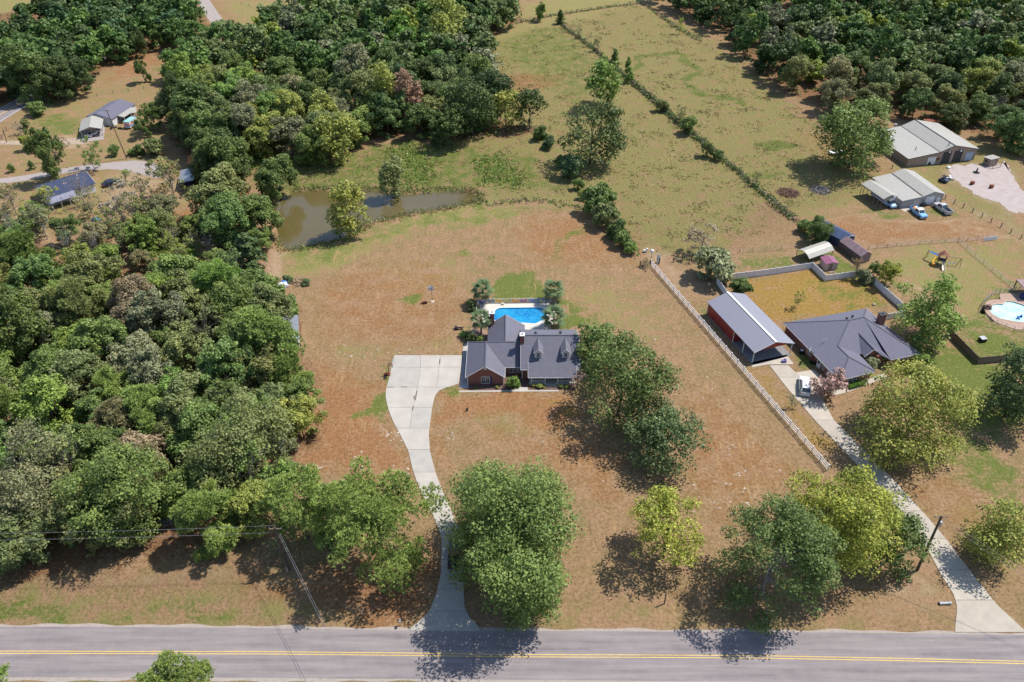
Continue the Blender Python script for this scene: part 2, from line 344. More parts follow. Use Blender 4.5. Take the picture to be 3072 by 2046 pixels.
region('olive', [(0,1360),(560,1345),(760,1400),(900,1420),(900,1445),(0,1445)], .45, 6); region('olive', [(1260,1400),(1560,1390),(2000,1400),(2000,1448),(1260,1446)], .3, 5); region('olive', [(60,150),(420,180),(420,400),(0,410),(0,300)], .34, 14)
region('rust', [(1940,1060),(2010,1120),(2060,1160),(2180,1250),(2354,1290),(2354,1130),(2200,1080),(2060,1090)], .36, 10); region('olive', [(2150,1130),(2354,1180),(2354,1300),(2200,1240)], .4, 8)
region('olive', [(1700,655),(1860,640),(1980,690),(1840,735),(1760,700)], .5, 6); region('green', [(1850,650),(1990,645),(2060,710),(1960,715),(1900,690)], .4, 6)
region('green', [(-20,560),(60,560),(120,600),(-20,620)], .6, 8); region('olive', [(0,400),(420,390),(470,470),(300,540),(0,540)], .4, 14); region('green', [(660,560),(900,505),(1100,478),(1300,480),(1120,510),(900,545),(760,600),(660,620)], .45, 8)
region('green', [(640,450),(570,420),(560,345),(640,350),(900,330),(1040,330),(1230,360),(1300,440),(1120,435)], .5, 10); region('green', [(1120,110),(1190,70),(1290,60),(1400,150),(1340,260),(1180,150)], .42, 14)
region('pale', [(2178,392),(2196,382),(2235,378),(2280,380),(2315,372),(2325,400),(2340,430),(2354,455),(2400,480),(2400,500),(2354,490),(2320,492),(2310,470),(2280,462),(2235,446),(2215,430),(2190,408)], .9, 9)
def region_line(key, pts, wd, k): W_[key] = np.maximum(W_[key], np.clip(1.2-line_d([p[:2] for p in GP(pts)], wx, wy)/wd, 0, 1)*k)
region_line('green', [(1455,165),(1475,128),(1560,124),(1606,162),(1572,196),(1600,212),(1710,236)], 2.6, .75); region_line('pale', [(2075,652),(2105,668),(2140,698)], 1.6, .6); region_line('pale', [(2215,600),(2150,625),(2185,660),(2235,700)], 1.0, .4); region_line('pale', [(1890,505),(2000,498),(2180,520),(2354,560)], 1.2, .45); region_line('pale', [(2354,560),(2260,530),(2200,505),(2150,515)], 1.2, .4)
region_line('pale', [(1170,100),(1240,135),(1290,190)], 1.2, .35); region_line('pale', [(1400,320),(1500,420),(1600,520)], 1.0, .3); region_line('pale', [(1470,300),(1640,440)], .9, .3); region_line('pale', [(0,1310),(300,1325),(560,1330)], 2.5, .3)
# woods floor
LW = [(-60,470),(60,545),(120,600),(330,600),(470,590),(600,610),(650,690),(700,850),(735,970),(665,1090),(560,1200),(500,1250),(350,1270),(200,1310),(100,1330),(-60,1330)]
CW = [(400,140),(420,60),(560,62),(700,25),(850,12),(900,-20),(1190,-20),(1195,45),(1110,95),(1135,160),(1145,280),(1260,300),(1130,318),(1050,322),(980,300),(870,318),(720,372),(560,335),(560,420),(600,540),(600,620),(520,600),(470,480),(460,400),(400,330),(400,220)]
TW = [(-120,235),(-120,60),(60,20),(200,-40),(430,-30),(480,60),(400,105),(300,130),(215,170),(150,235),(85,215),(0,240)]
RW = [(1480,-30),(2600,-60),(2600,400),(2354,345),(2270,310),(2060,275),(1930,262),(1830,222),(1750,165),(1650,65),(1560,20)]
for q in (LW, CW, TW, RW): region('litter', q, .9, 6)
region('litter', [(690,1320),(760,1260),(1000,1230),(1010,1330),(960,1400),(800,1420)], .5, 8); region('litter', [(1500,1330),(2090,1240),(2030,1400),(1500,1440)], .25, 8)
# mown stripes / rank weeds
region('stripe', [(720,560),(1150,480),(1400,560),(1600,800),(1880,1080),(1600,1430),(1100,1430),(680,1090),(720,800)], 1, 8); region('stripe', [(1980,1110),(2120,1090),(2354,1230),(2354,1330),(2180,1190)], .8, 8)
region('stripe', [(1100,100),(1470,10),(1640,80),(1850,260),(2050,430),(1840,500),(1650,600),(1480,580),(1340,470),(1240,300)], .7, 10)
region('weed', [(1100,100),(1470,10),(1640,80),(1850,260),(2050,430),(1840,500),(1650,600),(1480,580),(1340,470),(1110,460),(620,435),(560,335),(720,375),(1050,310),(1140,290)], 1, 8)
region('weed', [(-60,1300),(640,1290),(760,1440),(-60,1442)], .8, 5); region('weed', [(2060,320),(2354,350),(2354,545),(2200,460)], .7, 5)
gz = np.zeros(len(gx))
pw = GP(POND); psd = sdist(pw, gx, gy)
gz = np.where(psd > 0, -.45-.25*np.clip(psd, 0, 4), np.minimum(0, -.45-.3*psd))
# the basins dug for the two swimming pools
POOL1 = [(1141,711),(1150,708),(1240,707),(1256,712),(1257,722),(1252,735),(1232,745),(1214,744),(1180,742),(1150,742),(1132,735),(1131,720)]
POOL2 = [(2275,704),(2290,699),(2305,700),(2313,693),(2330,694),(2354,702),(2375,712),(2372,740),(2354,742),(2330,739),(2300,733),(2283,724),(2273,713)]
for pl in (POOL1, POOL2):
    s_ = sdist(GP(pl), gx, gy); gz = np.where(s_ > -1.6, -2.4, gz)
nx, ny = len(xs), len(ys)
I = np.arange(nx*ny).reshape(ny, nx)
F = np.stack([I[:-1, :-1], I[:-1, 1:], I[1:, 1:], I[1:, :-1]], -1).reshape(-1, 4)
A = np.stack([W_[k] for k in ('green', 'olive', 'rust', 'pale')], 1); B = np.stack([W_[k] for k in ('litter', 'stripe', 'weed', 'orange')], 1)

m, n, b = new_mat('dry_grass_ground'); M['ground'] = m
tc = n.node('ShaderNodeTexCoord').outputs['Object']
n1 = n.ramp(n.noise(tc, .045, 4), .35, .65); n2 = n.noise(tc, .28, 5, .65); n3 = n.noise(tc, 1.6, 5, .7); n4 = n.noise(tc, 5.0, 3, .7)
aA = n.node('ShaderNodeAttribute', attribute_name='wA'); aB = n.node('ShaderNodeAttribute', attribute_name='wB')
sA = n.node('ShaderNodeSeparateColor', {0: aA.outputs['Color']}); sB = n.node('ShaderNodeSeparateColor', {0: aB.outputs['Color']})
jit = n.math('ADD', n.math('MULTIPLY', n.math('SUBTRACT', n2, .5), 2.0), n.math('MULTIPLY', n.math('SUBTRACT', n3, .5), 1.5))
jit2 = n.math('ADD', n.math('MULTIPLY', n.math('SUBTRACT', n3, .5), 1.3), n.math('MULTIPLY', n.math('SUBTRACT', n4, .5), 1.0))
def thr(wt, j=jit): return n.math('MULTIPLY', n.math('SUBTRACT', n.math('ADD', wt, n.math('MULTIPLY', j, n.math('MINIMUM', n.math('MULTIPLY', wt, 2.5), 1.0))), .2), 2.0, True)
nm = n.ramp(n.noise(tc, .11, 4, .65), .36, .64)
col = n.mix(n1, (.29, .187, .125), (.262, .185, .112))
col = n.mix(n.math('MULTIPLY', nm, .6), col, (.215, .175, .085))
col = n.mix(n.ramp(n2, .38, .64), n.mix(.55, col, (.32, .2, .135)), n.mix(.5, col, (.175, .14, .068)))
olive = n.mix(n.ramp(n3, .35, .65), (.15, .155, .055), (.295, .262, .118))
col = n.mix(thr(sA.outputs[1]), col, olive)
col = n.mix(n.math('MULTIPLY', thr(sA.outputs[2]), .8), col, n.mix(n2, (.3, .13, .065), (.25, .145, .085)))
col = n.mix(n.math('MULTIPLY', thr(aB.outputs['Alpha']), .75), col, n.mix(n2, (.33, .18, .04), (.24, .18, .065)))
col = n.mix(n.math('MULTIPLY', thr(aA.outputs['Alpha']), .8), col, n.mix(n2, (.33, .235, .165), (.42, .32, .23)))
col = n.mix(n.math('MULTIPLY', thr(sA.outputs[0]), .88), col, n.mix(n.ramp(n3, .35, .65), (.062, .12, .022), (.12, .16, .04)))
col = n.mix(n.math('MULTIPLY', thr(sB.outputs[0]), .9), col, n.mix(n3, (.1, .06, .035), (.24, .13, .08)))
# mowing passes along the lawn, running away from the road
sp = n.node('ShaderNodeSeparateXYZ', {0: tc})
cmb = n.node('ShaderNodeCombineXYZ', {0: sp.outputs[0], 1: n.math('MULTIPLY', sp.outputs[1], .14)}).outputs[0]
n5 = n.noise(cmb, 1.15, 4, .75)
col = n.mix(n.math('MULTIPLY', n.ramp(n5, .53, .7), n.math('MULTIPLY', sB.outputs[1], n.ramp(n.noise(tc, .05, 3), .38, .6))), col, (.37, .255, .14))
col = n.mix(n.math('MULTIPLY', n.ramp(n5, .47, .3), n.math('MULTIPLY', sB.outputs[1], .35)), col, (.13, .09, .045))
col = n.mix(n.math('MULTIPLY', n.ramp(jit2, .0, .24), .7), col, (.095, .07, .034))
col = n.mix(n.math('MULTIPLY', n.ramp(jit2, -.05, -.28), .6), col, (.38, .285, .17))
col = n.node('ShaderNodeHueSaturation', {'Saturation': 1.1, 'Value': .93, 'Color': col}).outputs[0]
n.l.new(col, b.inputs['Base Color']); b.inputs['Roughness'].default_value = .95; b.inputs['Specular IOR Level'].default_value = .1
hgt_ = n.math('ADD', n.math('MULTIPLY', n3, n.math('ADD', n.math('MULTIPLY', sB.outputs[2], 1.0), .35)), n.math('MULTIPLY', n4, .35))
bp = n.node('ShaderNodeBump', {'Height': hgt_, 'Strength': 1.0, 'Distance': .5}); n.l.new(bp.outputs[0], b.inputs['Normal'])
gme = np_mesh('ground', np.stack([gx, gy, gz], 1), F, m, {'wA': A, 'wB': B}); gme.polygons.foreach_set('use_smooth', np.ones(len(F), bool))
tag(link('ground', gme), kind='structure')

# pond water
m, n, b = new_mat('pond_water'); M['pond'] = m
tc = n.node('ShaderNodeTexCoord').outputs['Object']
n.l.new(n.mix(n.ramp(n.noise(tc, .05, 3), .35, .65), (.085, .068, .022), (.1, .08, .035)), b.inputs['Base Color']); b.inputs['Roughness'].default_value = .08; b.inputs['Specular IOR Level'].default_value = .6
bp = n.node('ShaderNodeBump', {'Height': n.noise(tc, 1.6, 3), 'Strength': .12, 'Distance': .05}); n.l.new(bp.outputs[0], b.inputs['Normal'])
pc = np.mean([p for p in pw], 0)
big = [pc + (p-pc)*1.012 for p in pw]
q = MB(); q.poly([(p[0], p[1], -.45) for p in big]); tag(q.build('pond_water', m), kind='structure')

# ------------------------------------------------------------------ the road along the bottom, its paint and markers
m, n, b = new_mat('worn_asphalt'); M['road'] = m
tc = n.node('ShaderNodeTexCoord').outputs['Object']; sp = n.node('ShaderNodeSeparateXYZ', {0: tc})
st = n.node('ShaderNodeCombineXYZ', {0: n.math('MULTIPLY', sp.outputs[0], .06), 1: sp.outputs[1]}).outputs[0]
wear = n.ramp(n.noise(st, 1.1, 4, .6), .3, .7); fine = n.noise(tc, 9.0, 3, .8); mott = n.ramp(n.noise(tc, .5, 5), .3, .7)
col = n.mix(wear, (.125, .112, .12), (.245, .215, .212)); col = n.mix(n.math('MULTIPLY', mott, .35), col, (.27, .235, .23))
col = n.mix(n.math('MULTIPLY', n.ramp(fine, .45, .75), .5), col, (.085, .078, .083))
n.l.new(col, b.inputs['Base Color']); b.inputs['Roughness'].default_value = .9
bp = n.node('ShaderNodeBump', {'Height': fine, 'Strength': .3, 'Distance': .03}); n.l.new(bp.outputs[0], b.inputs['Normal'])
def ext(pts):
    a, b_ = pts[0], pts[1]; c, d = pts[-2], pts[-1]
    e = lambda p, q: (p[0] + (p[0]-q[0])/np.hypot(*(p[:2]-q[:2]))*260, p[1] + (p[1]-q[1])/np.hypot(*(p[:2]-q[:2]))*260, 0)
    return [np.array(e(a, b_))] + list(pts) + [np.array(e(d, c))]
top = ext(GP([(-300,1439),(0,1441),(240,1441),(588,1444),(945,1450),(1100,1450),(1500,1452),(1900,1454),(2354,1460),(2600,1464)]))
mid = ext(GP([(-300,1498.5),(0,1499.5),(240,1500),(588,1500.6),(945,1504),(1177,1507.5),(1500,1508.5),(1765,1510.5),(2060,1516),(2354,1523),(2600,1529)]))
bot = ext(GP([(-300,1556),(0,1556),(240,1557),(588,1558),(945,1561),(1100,1562),(1500,1565),(1900,1568),(2354,1577),(2600,1583)]))
def strip(pa, pb, z):
    """a sheet between two polylines that share their x range"""
    X = sorted({float(p[0]) for p in pa} | {float(p[0]) for p in pb}); ya = np.interp(X, [p[0] for p in pa], [p[1] for p in pa]); yb = np.interp(X, [p[0] for p in pb], [p[1] for p in pb])
    q = MB(); V = [(x, y, z) for x, y in zip(X, yb)] + [(x, y, z) for x, y in zip(X, ya)]; k = len(X); q.v = V; q.f = [(i, i+1, k+i+1, k+i) for i in range(k-1)]; return q
sh = [np.array([p[0], p[1]+.45+.25*math.sin(p[0]*.6)*math.sin(p[0]*.23), 0]) for p in [np.array([x, np.interp(x, [p[0] for p in top], [p[1] for p in top])]) for x in np.arange(-150, 150, .9)]]
sh2 = [np.array([p[0], p[1]-.5-.3*math.sin(p[0]*.5)*math.sin(p[0]*.31), 0]) for p in [np.array([x, np.interp(x, [p[0] for p in bot], [p[1] for p in bot])]) for x in np.arange(-150, 150, .9)]]
tag(strip(sh, sh2, .006).build('gravel_shoulder', mat('road_edge_gravel', (.4, .35, .31), .95, .2, 1.5, .4, c2=(.3, .26, .23))), kind='structure')
road = tag(strip(top, bot, .02).build('road', M['road']), kind='structure')
for o_ in (.19, -.19):
    off = lambda d: [np.array([p[0], p[1]+o_+d, 0]) for p in mid]
    strip(off(.06), off(-.06), .026).build('centre_line', M['yellowline'], road)
mk = MB(); mk.box((0, 0, .0), (.12, .12, .03)); mkm = mk.mesh('road_marker', mat('amber_marker', (.7, .35, .06), .3, .1))
for x in np.arange(-78, 78, 6.1):
    y = np.interp(x, [p[0] for p in mid], [p[1] for p in mid])
    for o_ in (.32, -.32): link('road_marker', mkm, road, (x, y+o_, .045))
# skid arcs and a transverse crack are dark marks of their own on the asphalt
M['tar'] = mat('tar_sealer', (.07, .065, .075), .8, .2)
def ribbon(pts, wd, z, name, mt, parent=None):
    P = [np.array(p[:2]) for p in pts]; q = MB(); L_, R_ = [], []
    for i, p in enumerate(P):
        d = P[min(i+1, len(P)-1)] - P[max(i-1, 0)]; d = d/np.hypot(*d); nn = np.array([-d[1], d[0]]); ww = wd[i] if hasattr(wd, '__len__') else wd
        L_.append(p+nn*ww/2); R_.append(p-nn*ww/2)
    for i in range(len(P)-1): q.poly([(*R_[i], z), (*R_[i+1], z), (*L_[i+1], z), (*L_[i], z)])
    return q.build(name, mt, parent)
ribbon(GP([(1090,1452),(1089,1470),(1090,1500),(1088,1530),(1086,1558)]), .07, .03, 'crack_seal', M['tar'], road)

# ------------------------------------------------------------------ concrete drives in slabs
def interp_edge(pts, Y):
    o = sorted([(p[1], p[0]) for p in pts]); return np.interp(Y, [a for a, _ in o], [b for _, b in o])
def slab_drive(name, left, right, joints, vj, mt, mt2, z=.09):
    """slabs between two edge lines, cut at the joints (rows) and along the lengthwise joints"""
    root = tag(thing(name, None, None), kind='structure'); Lw, Rw = GP(left), GP(right); J = sorted([G(*j)[1] for j in joints]); k = 0
    V = [GP(v) for v in vj]
    for y0, y1 in zip(J, J[1:]):
        ys_ = np.linspace(y0+.03, y1-.03, 7)
        cuts = [(interp_edge(Lw, ys_))]
        for v in V:
            a, b_ = min(p[1] for p in v), max(p[1] for p in v)
            if (y0+y1)/2 > a and (y0+y1)/2 < b_:
                xv = interp_edge(v, ys_)
                if np.all(xv > cuts[-1]+.5): cuts.append(xv)
        cuts.append(interp_edge(Rw, ys_))
        for c0, c1 in zip(cuts, cuts[1:]):
            pts = [(x+.025, y) for x, y in zip(c0, ys_)] + [(x-.025, y) for x, y in zip(c1[::-1], ys_[::-1])]
            MB().prism(pts, -.1, z+.004*((k*7) % 3)).build('slab', mt if (k*5) % 3 else mt2, root); k += 1
    return root
M['concrete_b'] = mat('pale_concrete_worn', (.44, .415, .375), .9, .08, .5, .15, c2=(.36, .34, .31))
M['concrete2_b'] = mat('buff_concrete_worn', (.46, .415, .35), .9, .1, .5, .15, c2=(.37, .33, .28))
dl = [(906,819),(902,835),(895,867),(887,897),(886,912),(892,940),(903.5,970),(921,1002),(938.5,1037),(948.5,1080),(961,1117),(978,1150),(995,1185),(1008,1215),(1015,1240),(1013.5,1317),(1003.5,1362),(988.5,1402),(963.5,1429.5),(944,1442),(943.5,1451)]
dr = [(1063.5,816),(1060,850),(1054,886),(1053.5,887),(1026,891),(1006,900),(998.5,915),(993.5,940),(986,997),(988.5,1037),(1001,1085),(1018.5,1132),(1036,1170),(1052,1210),(1060,1240),(1064,1290),(1066,1352),(1068.5,1397),(1081,1422),(1102,1440),(1103.5,1450)]
slab_drive('driveway', dl, dr, [(1000,817),(1000,844.7),(1000,890.5),(960,937),(950,985),(960,1034),(980,1086),(1000,1140),(1020,1200),(1030,1286),(1030,1354),(1030,1405),(1020,1450.5)],
           [[(967,818),(966,852),(958.5,897),(948.5,940),(938,1010)], [(1013,818),(1003.5,889)]], M['concrete'], M['concrete_b'])
nl = [(1767,838.5),(1811,895),(1876,970),(1941,1038),(2011,1112),(2066,1170),(2134,1267),(2166,1327),(2191,1365),(2200,1397),(2194,1452)]
nr = [(1808,836),(1829,857),(1850,868),(1880,897),(1916,965),(1976,1025),(2048,1097),(2110,1165),(2124,1180),(2171,1235),(2241,1327),(2291,1390),(2354,1448),(2362,1456)]
slab_drive('neighbour_driveway', nl, nr, [(1800,840),(1830,868),(1850,910),(1900,966),(1960,1033),(2020,1107),(2080,1175),(2140,1240),(2190,1310),(2220,1380),(2270,1454)], [], M['concrete2'], M['concrete2_b'])
MB().prism([p[:2] for p in GP([(1726,834),(1808,816),(1825,838),(1766,838.5),(1729,845)])], -.1, .10).build('carport_apron', M['concrete2']).__setitem__('kind', 'structure')
MB().prism([p[:2] for p in GP([(1829,857),(1871,850),(1886,864),(1930,890),(1920,905),(1884,899)])], -.1, .094).build('parking_pad', M['concrete2']).__setitem__('kind', 'structure')
ribbon(GP([(1915,905),(1945,897),(1990,880),(2035,862)]), 1.2, .05, 'neighbour_walk', M['concrete2']).__setitem__('kind', 'structure')
# far lanes and road
rd = ribbon(GP([(-60,302),(0,264),(85,215),(150,175),(230,130)]), 8.5, .02, 'far_road', M['road']); rd['kind'] = 'structure'
for o_ in (.25, -.25):
    P_ = GP([(-60,302),(0,264),(85,215),(150,175)]); ribbon([(p[0]+o_*.5, p[1]+o_*.8) for p in P_], .16, .03, 'centre_line', M['yellowline'], rd)
for o_ in (3.7, -3.7):
    d_ = P_[2]-P_[0]; d_ = d_/np.hypot(*d_[:2]); ribbon([(p[0]-d_[1]*o_, p[1]+d_[0]*o_) for p in P_], .16, .03, 'edge_line', M['white'], rd)
ribbon(GP([(-60,428),(0,417),(60,409),(109,400),(160,391),(204,385),(255,381),(300,380),(328,384),(350,394),(368,408)]), [4, 4, 4, 4, 4, 4.2, 5, 7, 8, 6, 2], .03, 'gravel_lane', M['gravel']).__setitem__('kind', 'structure')
ribbon(GP([(-60,330),(0,328),(80,329),(140,327),(200,322)]), [3, 3, 3.2, 4, 7], .03, 'dirt_lane', mat('pale_dirt', (.42, .33, .25), .95, .2, .8, .3)).__setitem__('kind', 'structure')
ribbon(GP([(466,0),(474,12),(487,32),(500,50),(524,72)]), 6, .03, 'far_lane', M['gravel']).__setitem__('kind', 'structure')

gp = GP([(2178,392),(2196,382),(2235,378),(2280,380),(2312,372),(2325,400),(2345,430),(2372,455),(2410,480),(2400,500),(2354,490),(2322,488),(2306,468),(2280,460),(2238,446),(2215,430),(2190,408)])
rgj = random.Random(6); jp = []
for p0, p1 in zip(gp, gp[1:]+gp[:1]):
    k_ = max(2, int(np.hypot(*(p1-p0)[:2])/1.2))
    jp += [(p0[0]+(p1[0]-p0[0])*i/k_+rgj.gauss(0, .45), p0[1]+(p1[1]-p0[1])*i/k_+rgj.gauss(0, .7)) for i in range(k_)]
q = MB(); q.poly([(x, y, .03) for x, y in jp]); q.build('gravel_yard', mat('pinkish_gravel', (.44, .385, .37), .95, .16, .5, .3, c2=(.36, .3, .28))).__setitem__('kind', 'structure')
drv = bpy.data.objects['driveway']; M['stain'] = mat('oil_stain', (.12, .11, .1), .8, .3, 4.0)
for pts_ in ([(1011.5,826),(1010.5,838)], [(958.5,899),(954.5,921)], [(890,891),(904,890.6)], [(921,890.4),(936,890.2)], [(950,934),(948,944)], [(953,910),(951,918)]): ribbon(GP(pts_), .22, .108, 'joint_stain', M['stain'], drv)
# ------------------------------------------------------------------ trees
def unit(v): return v/np.linalg.norm(v, axis=-1, keepdims=True)
def quads(P, N, size, rg, elong=1.35):
    """one rhombus leaf spray per point"""
    n_ = len(P); a = unit(np.cross(N, unit(rg.normal(size=(n_, 3))))); b_ = np.cross(N, a)
    s_ = (size*rg.uniform(.65, 1.35, n_))[:, None]; a = a*s_*elong/2; b_ = b_*s_/2
    V = np.stack([P-a, P-b_+a*.15, P+a, P+b_+a*.15], 1).reshape(-1, 3); return V, np.arange(4*n_).reshape(-1, 4)
def crown_clusters(rg, W, zc, rz, ncl, clr, shape='round', fill=.42, lobes=5, lobe=.22):
    """cluster centres on a handful of big limbs' sub-crowns, so that the outline is uneven and gaps open between them"""
    nb = int(7+lobe*22) if shape == 'round' else 26; LD = unit(rg.normal(size=(nb, 3))+np.array([0, 0, .25])); LD[:, 2] = np.clip(LD[:, 2], -.75, 1)
    LC = LD*rg.uniform(.42, .66, (nb, 1)); LC = np.concatenate([LC, [[0, 0, .1]]]); LR = np.concatenate([rg.uniform(.3, .46, nb)*(1 if shape == 'round' else .72), [.42]])
    k = rg.choice(nb+1, ncl*2, p=LR**2/np.sum(LR**2)); D = unit(rg.normal(size=(len(k), 3))+np.array([0, 0, .35])+LD[np.minimum(k, nb-1)]*.5)
    P = LC[k] + D*(LR[k]*rg.uniform(.55, 1.0, len(k)))[:, None]
    if shape == 'cone': P[:, :2] *= np.clip((1.02-P[:, 2])*.62, .08, 1.1)[:, None]
    elif shape == 'oval': P[:, :2] *= (1.05-.3*np.clip(P[:, 2], 0, 1))[:, None]
    P = P[P[:, 2] > -.98*max(.01, np.max(np.abs(P[:, 2])))][:ncl]; P[:, :2] *= .9/np.percentile(np.hypot(P[:, 0], P[:, 1]), 86); P[:, 2] *= np.where(P[:, 2] > 0, .9/np.percentile(P[:, 2], 93), .92/max(.3, -np.percentile(P[:, 2], 2)))
    C = P*np.array([W/2, W/2, rz]); C[:, 2] += zc
    return C, W/2*clr*rg.uniform(.6, 1.3, len(C))
def crown_leaves(rg, W, Ht, cb, leaf, nleaf, ncl, clr=.2, shape='round', fill=.42, lobe=.22, holes=0.0):
    zc, rz = (Ht+cb)/2, (Ht-cb)/2
    C, cr = crown_clusters(rg, W, zc, rz, ncl, clr, shape, fill, 5, lobe)
    k = rg.choice(len(C), nleaf, p=cr**2/np.sum(cr**2)); D = unit(rg.normal(size=(nleaf, 3)) + np.array([0, 0, .45]))
    P = C[k] + D*(cr[k]*rg.uniform(.45, 1.0, nleaf)**.8*1.25)[:, None]*np.array([1.1, 1.1, .8])
    N = unit(D*.8 + unit(rg.normal(size=(nleaf, 3)))*.75 + np.array([0, 0, .35]))
    V, F_ = quads(P, N, leaf, rg)
    tone = .5 + .22*rg.normal(size=len(C))[k]*.6 + .2*rg.normal(size=nleaf); tone = np.repeat(np.clip(tone, -.1, 1.1), 4)
    return V, F_, tone, C
def tufts(rg, P, N, L, per=8, wd=.16):
    n_ = len(P); D = unit(np.repeat(N, per, 0)*.85 + unit(rg.normal(size=(n_*per, 3)))*.8); S = unit(np.cross(D, unit(rg.normal(size=(n_*per, 3)))))
    O = np.repeat(P, per, 0); ln = (L*rg.uniform(.7, 1.25, n_*per))[:, None]
    V = np.stack([O-S*L*wd, O+S*L*wd, O+D*ln], 1).reshape(-1, 3); return V, np.arange(3*n_*per).reshape(-1, 3)
def crown_pine(rg, W, Ht, cb, L, ntuft, ncl, clr=.2, lobe=.35):
    zc, rz = (Ht+cb)/2, (Ht-cb)/2
    C, cr = crown_clusters(rg, W, zc, rz, ncl, clr, 'oval', .5, 8, lobe)
    k = rg.choice(len(C), ntuft, p=cr**2/np.sum(cr**2)); D = unit(rg.normal(size=(ntuft, 3)) + np.array([0, 0, .6]))
    P = C[k] + D*(cr[k]*rg.uniform(.6, 1.05, ntuft))[:, None]*np.array([1.15, 1.15, .6]); N = unit(D+np.array([0, 0, .6]))
    V, F_ = tufts(rg, P, N, L); tone = .5+.14*rg.normal(size=len(C))[k]+.16*rg.normal(size=ntuft); tone = np.clip(np.repeat(tone, 24), -.1, 1.1); tone[2::3] += .25
    return V, F_, tone, C
def trunk_mesh(rg, Ht, cb, r0, C, nl, mat_, bare=False):
    q = MB(); lean = rg.normal(size=2)*.02*Ht; top = Ht*.72
    f = lambda z: Vector((lean[0]*(z/Ht)**2*4, lean[1]*(z/Ht)**2*4, z))
    q.tube([(0, 0, -.2), f(.4), f(cb*.7), f((cb+top)/2), f(top)], [r0*1.35, r0, r0*.8, r0*.5, r0*.15], 8)
    idx = rg.choice(len(C), min(nl, len(C)), replace=False)
    for i in idx:
        c = Vector(C[i]); z0 = min(max(cb*.75, c.z*.45+rg.uniform(-.05, .1)*Ht), top*.9); p = f(z0); m_ = p.lerp(c, .5) + Vector((0, 0, .06*Ht*rg.uniform(-.5, 1)))
        r_ = r0*rg.uniform(.25, .45); q.tube([p, m_, c], [r_, r_*.6, r_*.2], 5)
        if bare:
            for _ in range(4):
                t = rg.uniform(.35, 1); a = m_.lerp(c, t); e = a + Vector(rg.normal(size=3)*.09*Ht) + Vector((0, 0, .04*Ht)); q.tube([a, a.lerp(e, .5)+Vector(rg.normal(size=3)*.01*Ht), e], [r_*.3, r_*.2, r_*.06], 4)
    return q.mesh('trunk', mat_)
PAL = dict(dark=(.05,.085,.026), deep=(.066,.115,.03), mid=(.085,.145,.034), olive=(.11,.145,.05), greyolive=(.135,.15,.08), lime=(.165,.215,.022), yellow=(.25,.27,.04),
           yolive=(.16,.2,.034), bright=(.105,.19,.034), pine=(.115,.19,.042), pinedark=(.045,.085,.028), brown=(.165,.135,.085), deadleaf=(.18,.115,.09), blue=(.062,.115,.048), willow=(.15,.18,.1), rustleaf=(.16,.13,.06), grey=(.19,.18,.15), pink=(.24,.165,.175), palm=(.1,.145,.065))
def tint(o, c, rg, j=.12):
    p = PAL[c]; l_ = .3*p[0]+.6*p[1]+.1*p[2]; p = tuple(x*.84+l_*.16*q_ for x, q_ in zip((p[0]*1.1, p[1]*.98, p[2]*.8), (1, 1, .75))); k = 1.2*(1+rg.uniform(-j, j)); h = rg.uniform(-j, j)*.6; o.color = (p[0]*k*(1+h), p[1]*k, p[2]*k*(1-h), 1)
def place(cx, cy, wpx, ratio, zfrac=.58):
    """crown seen at (cx, cy) with width wpx in the photograph -> base point, crown width and height in metres"""
    z = 5.0
    for _ in range(6):
        t = depth(cx, cy, z); W = wpx*.96*SC/FPX*t; H_ = W*ratio; z = H_*zfrac
    p = G(cx, cy, z); return (p[0], p[1], 0), W, H_
tseed = [100]
ROOTS = []
def big_tree(name, label, cat, cx, cy, wpx, ratio, col, kind='broad', cbf=.08, dens=1.0, leafpx=1.8, clr=.2, shape='round', lobe=.24, group=None, fill=.42, limbs=14, bark='bark', trunk_r=None, ncl=None):
    """a tree with a crown mesh of its own"""
    tseed[0] += 1; rg = np.random.default_rng(tseed[0]); loc, W, Ht = place(cx, cy, wpx, ratio, .5+cbf/2); cb = Ht*cbf
    leaf = leafpx*.00126*depth(cx, cy, Ht*.5)*1.0; area = 3.14*W*Ht*(.8+.2*(1-cbf))
    root = thing(name, label, cat, loc, 0, group)
    if kind == 'broad':
        nl = int(min(60000, max(700, dens*area/(leaf*leaf*.62)*1.2))); V, F_, tone, C = crown_leaves(rg, W, Ht, cb, leaf, nl, ncl or int(60+W*8), clr, shape, fill, lobe)
        me = np_mesh('crown', V, F_, M['leaf'], {'tone': tone})
    else:
        L = leaf*1.7; nl = int(min(9000, max(300, dens*area/(L*L)*1.9))); V, F_, tone, C = crown_pine(rg, W, Ht, cb, L, nl, ncl or int(50+W*7), clr)
        me = np_mesh('crown', V, F_, M['needle'], {'tone': tone})
    cr_ = link('crown', me, root); tint(cr_, col, rg, .05)
    link('trunk', trunk_mesh(rg, Ht, cb, trunk_r or max(.06, W*.022), C, limbs, M[bark]), root); ROOTS.append(root); return root
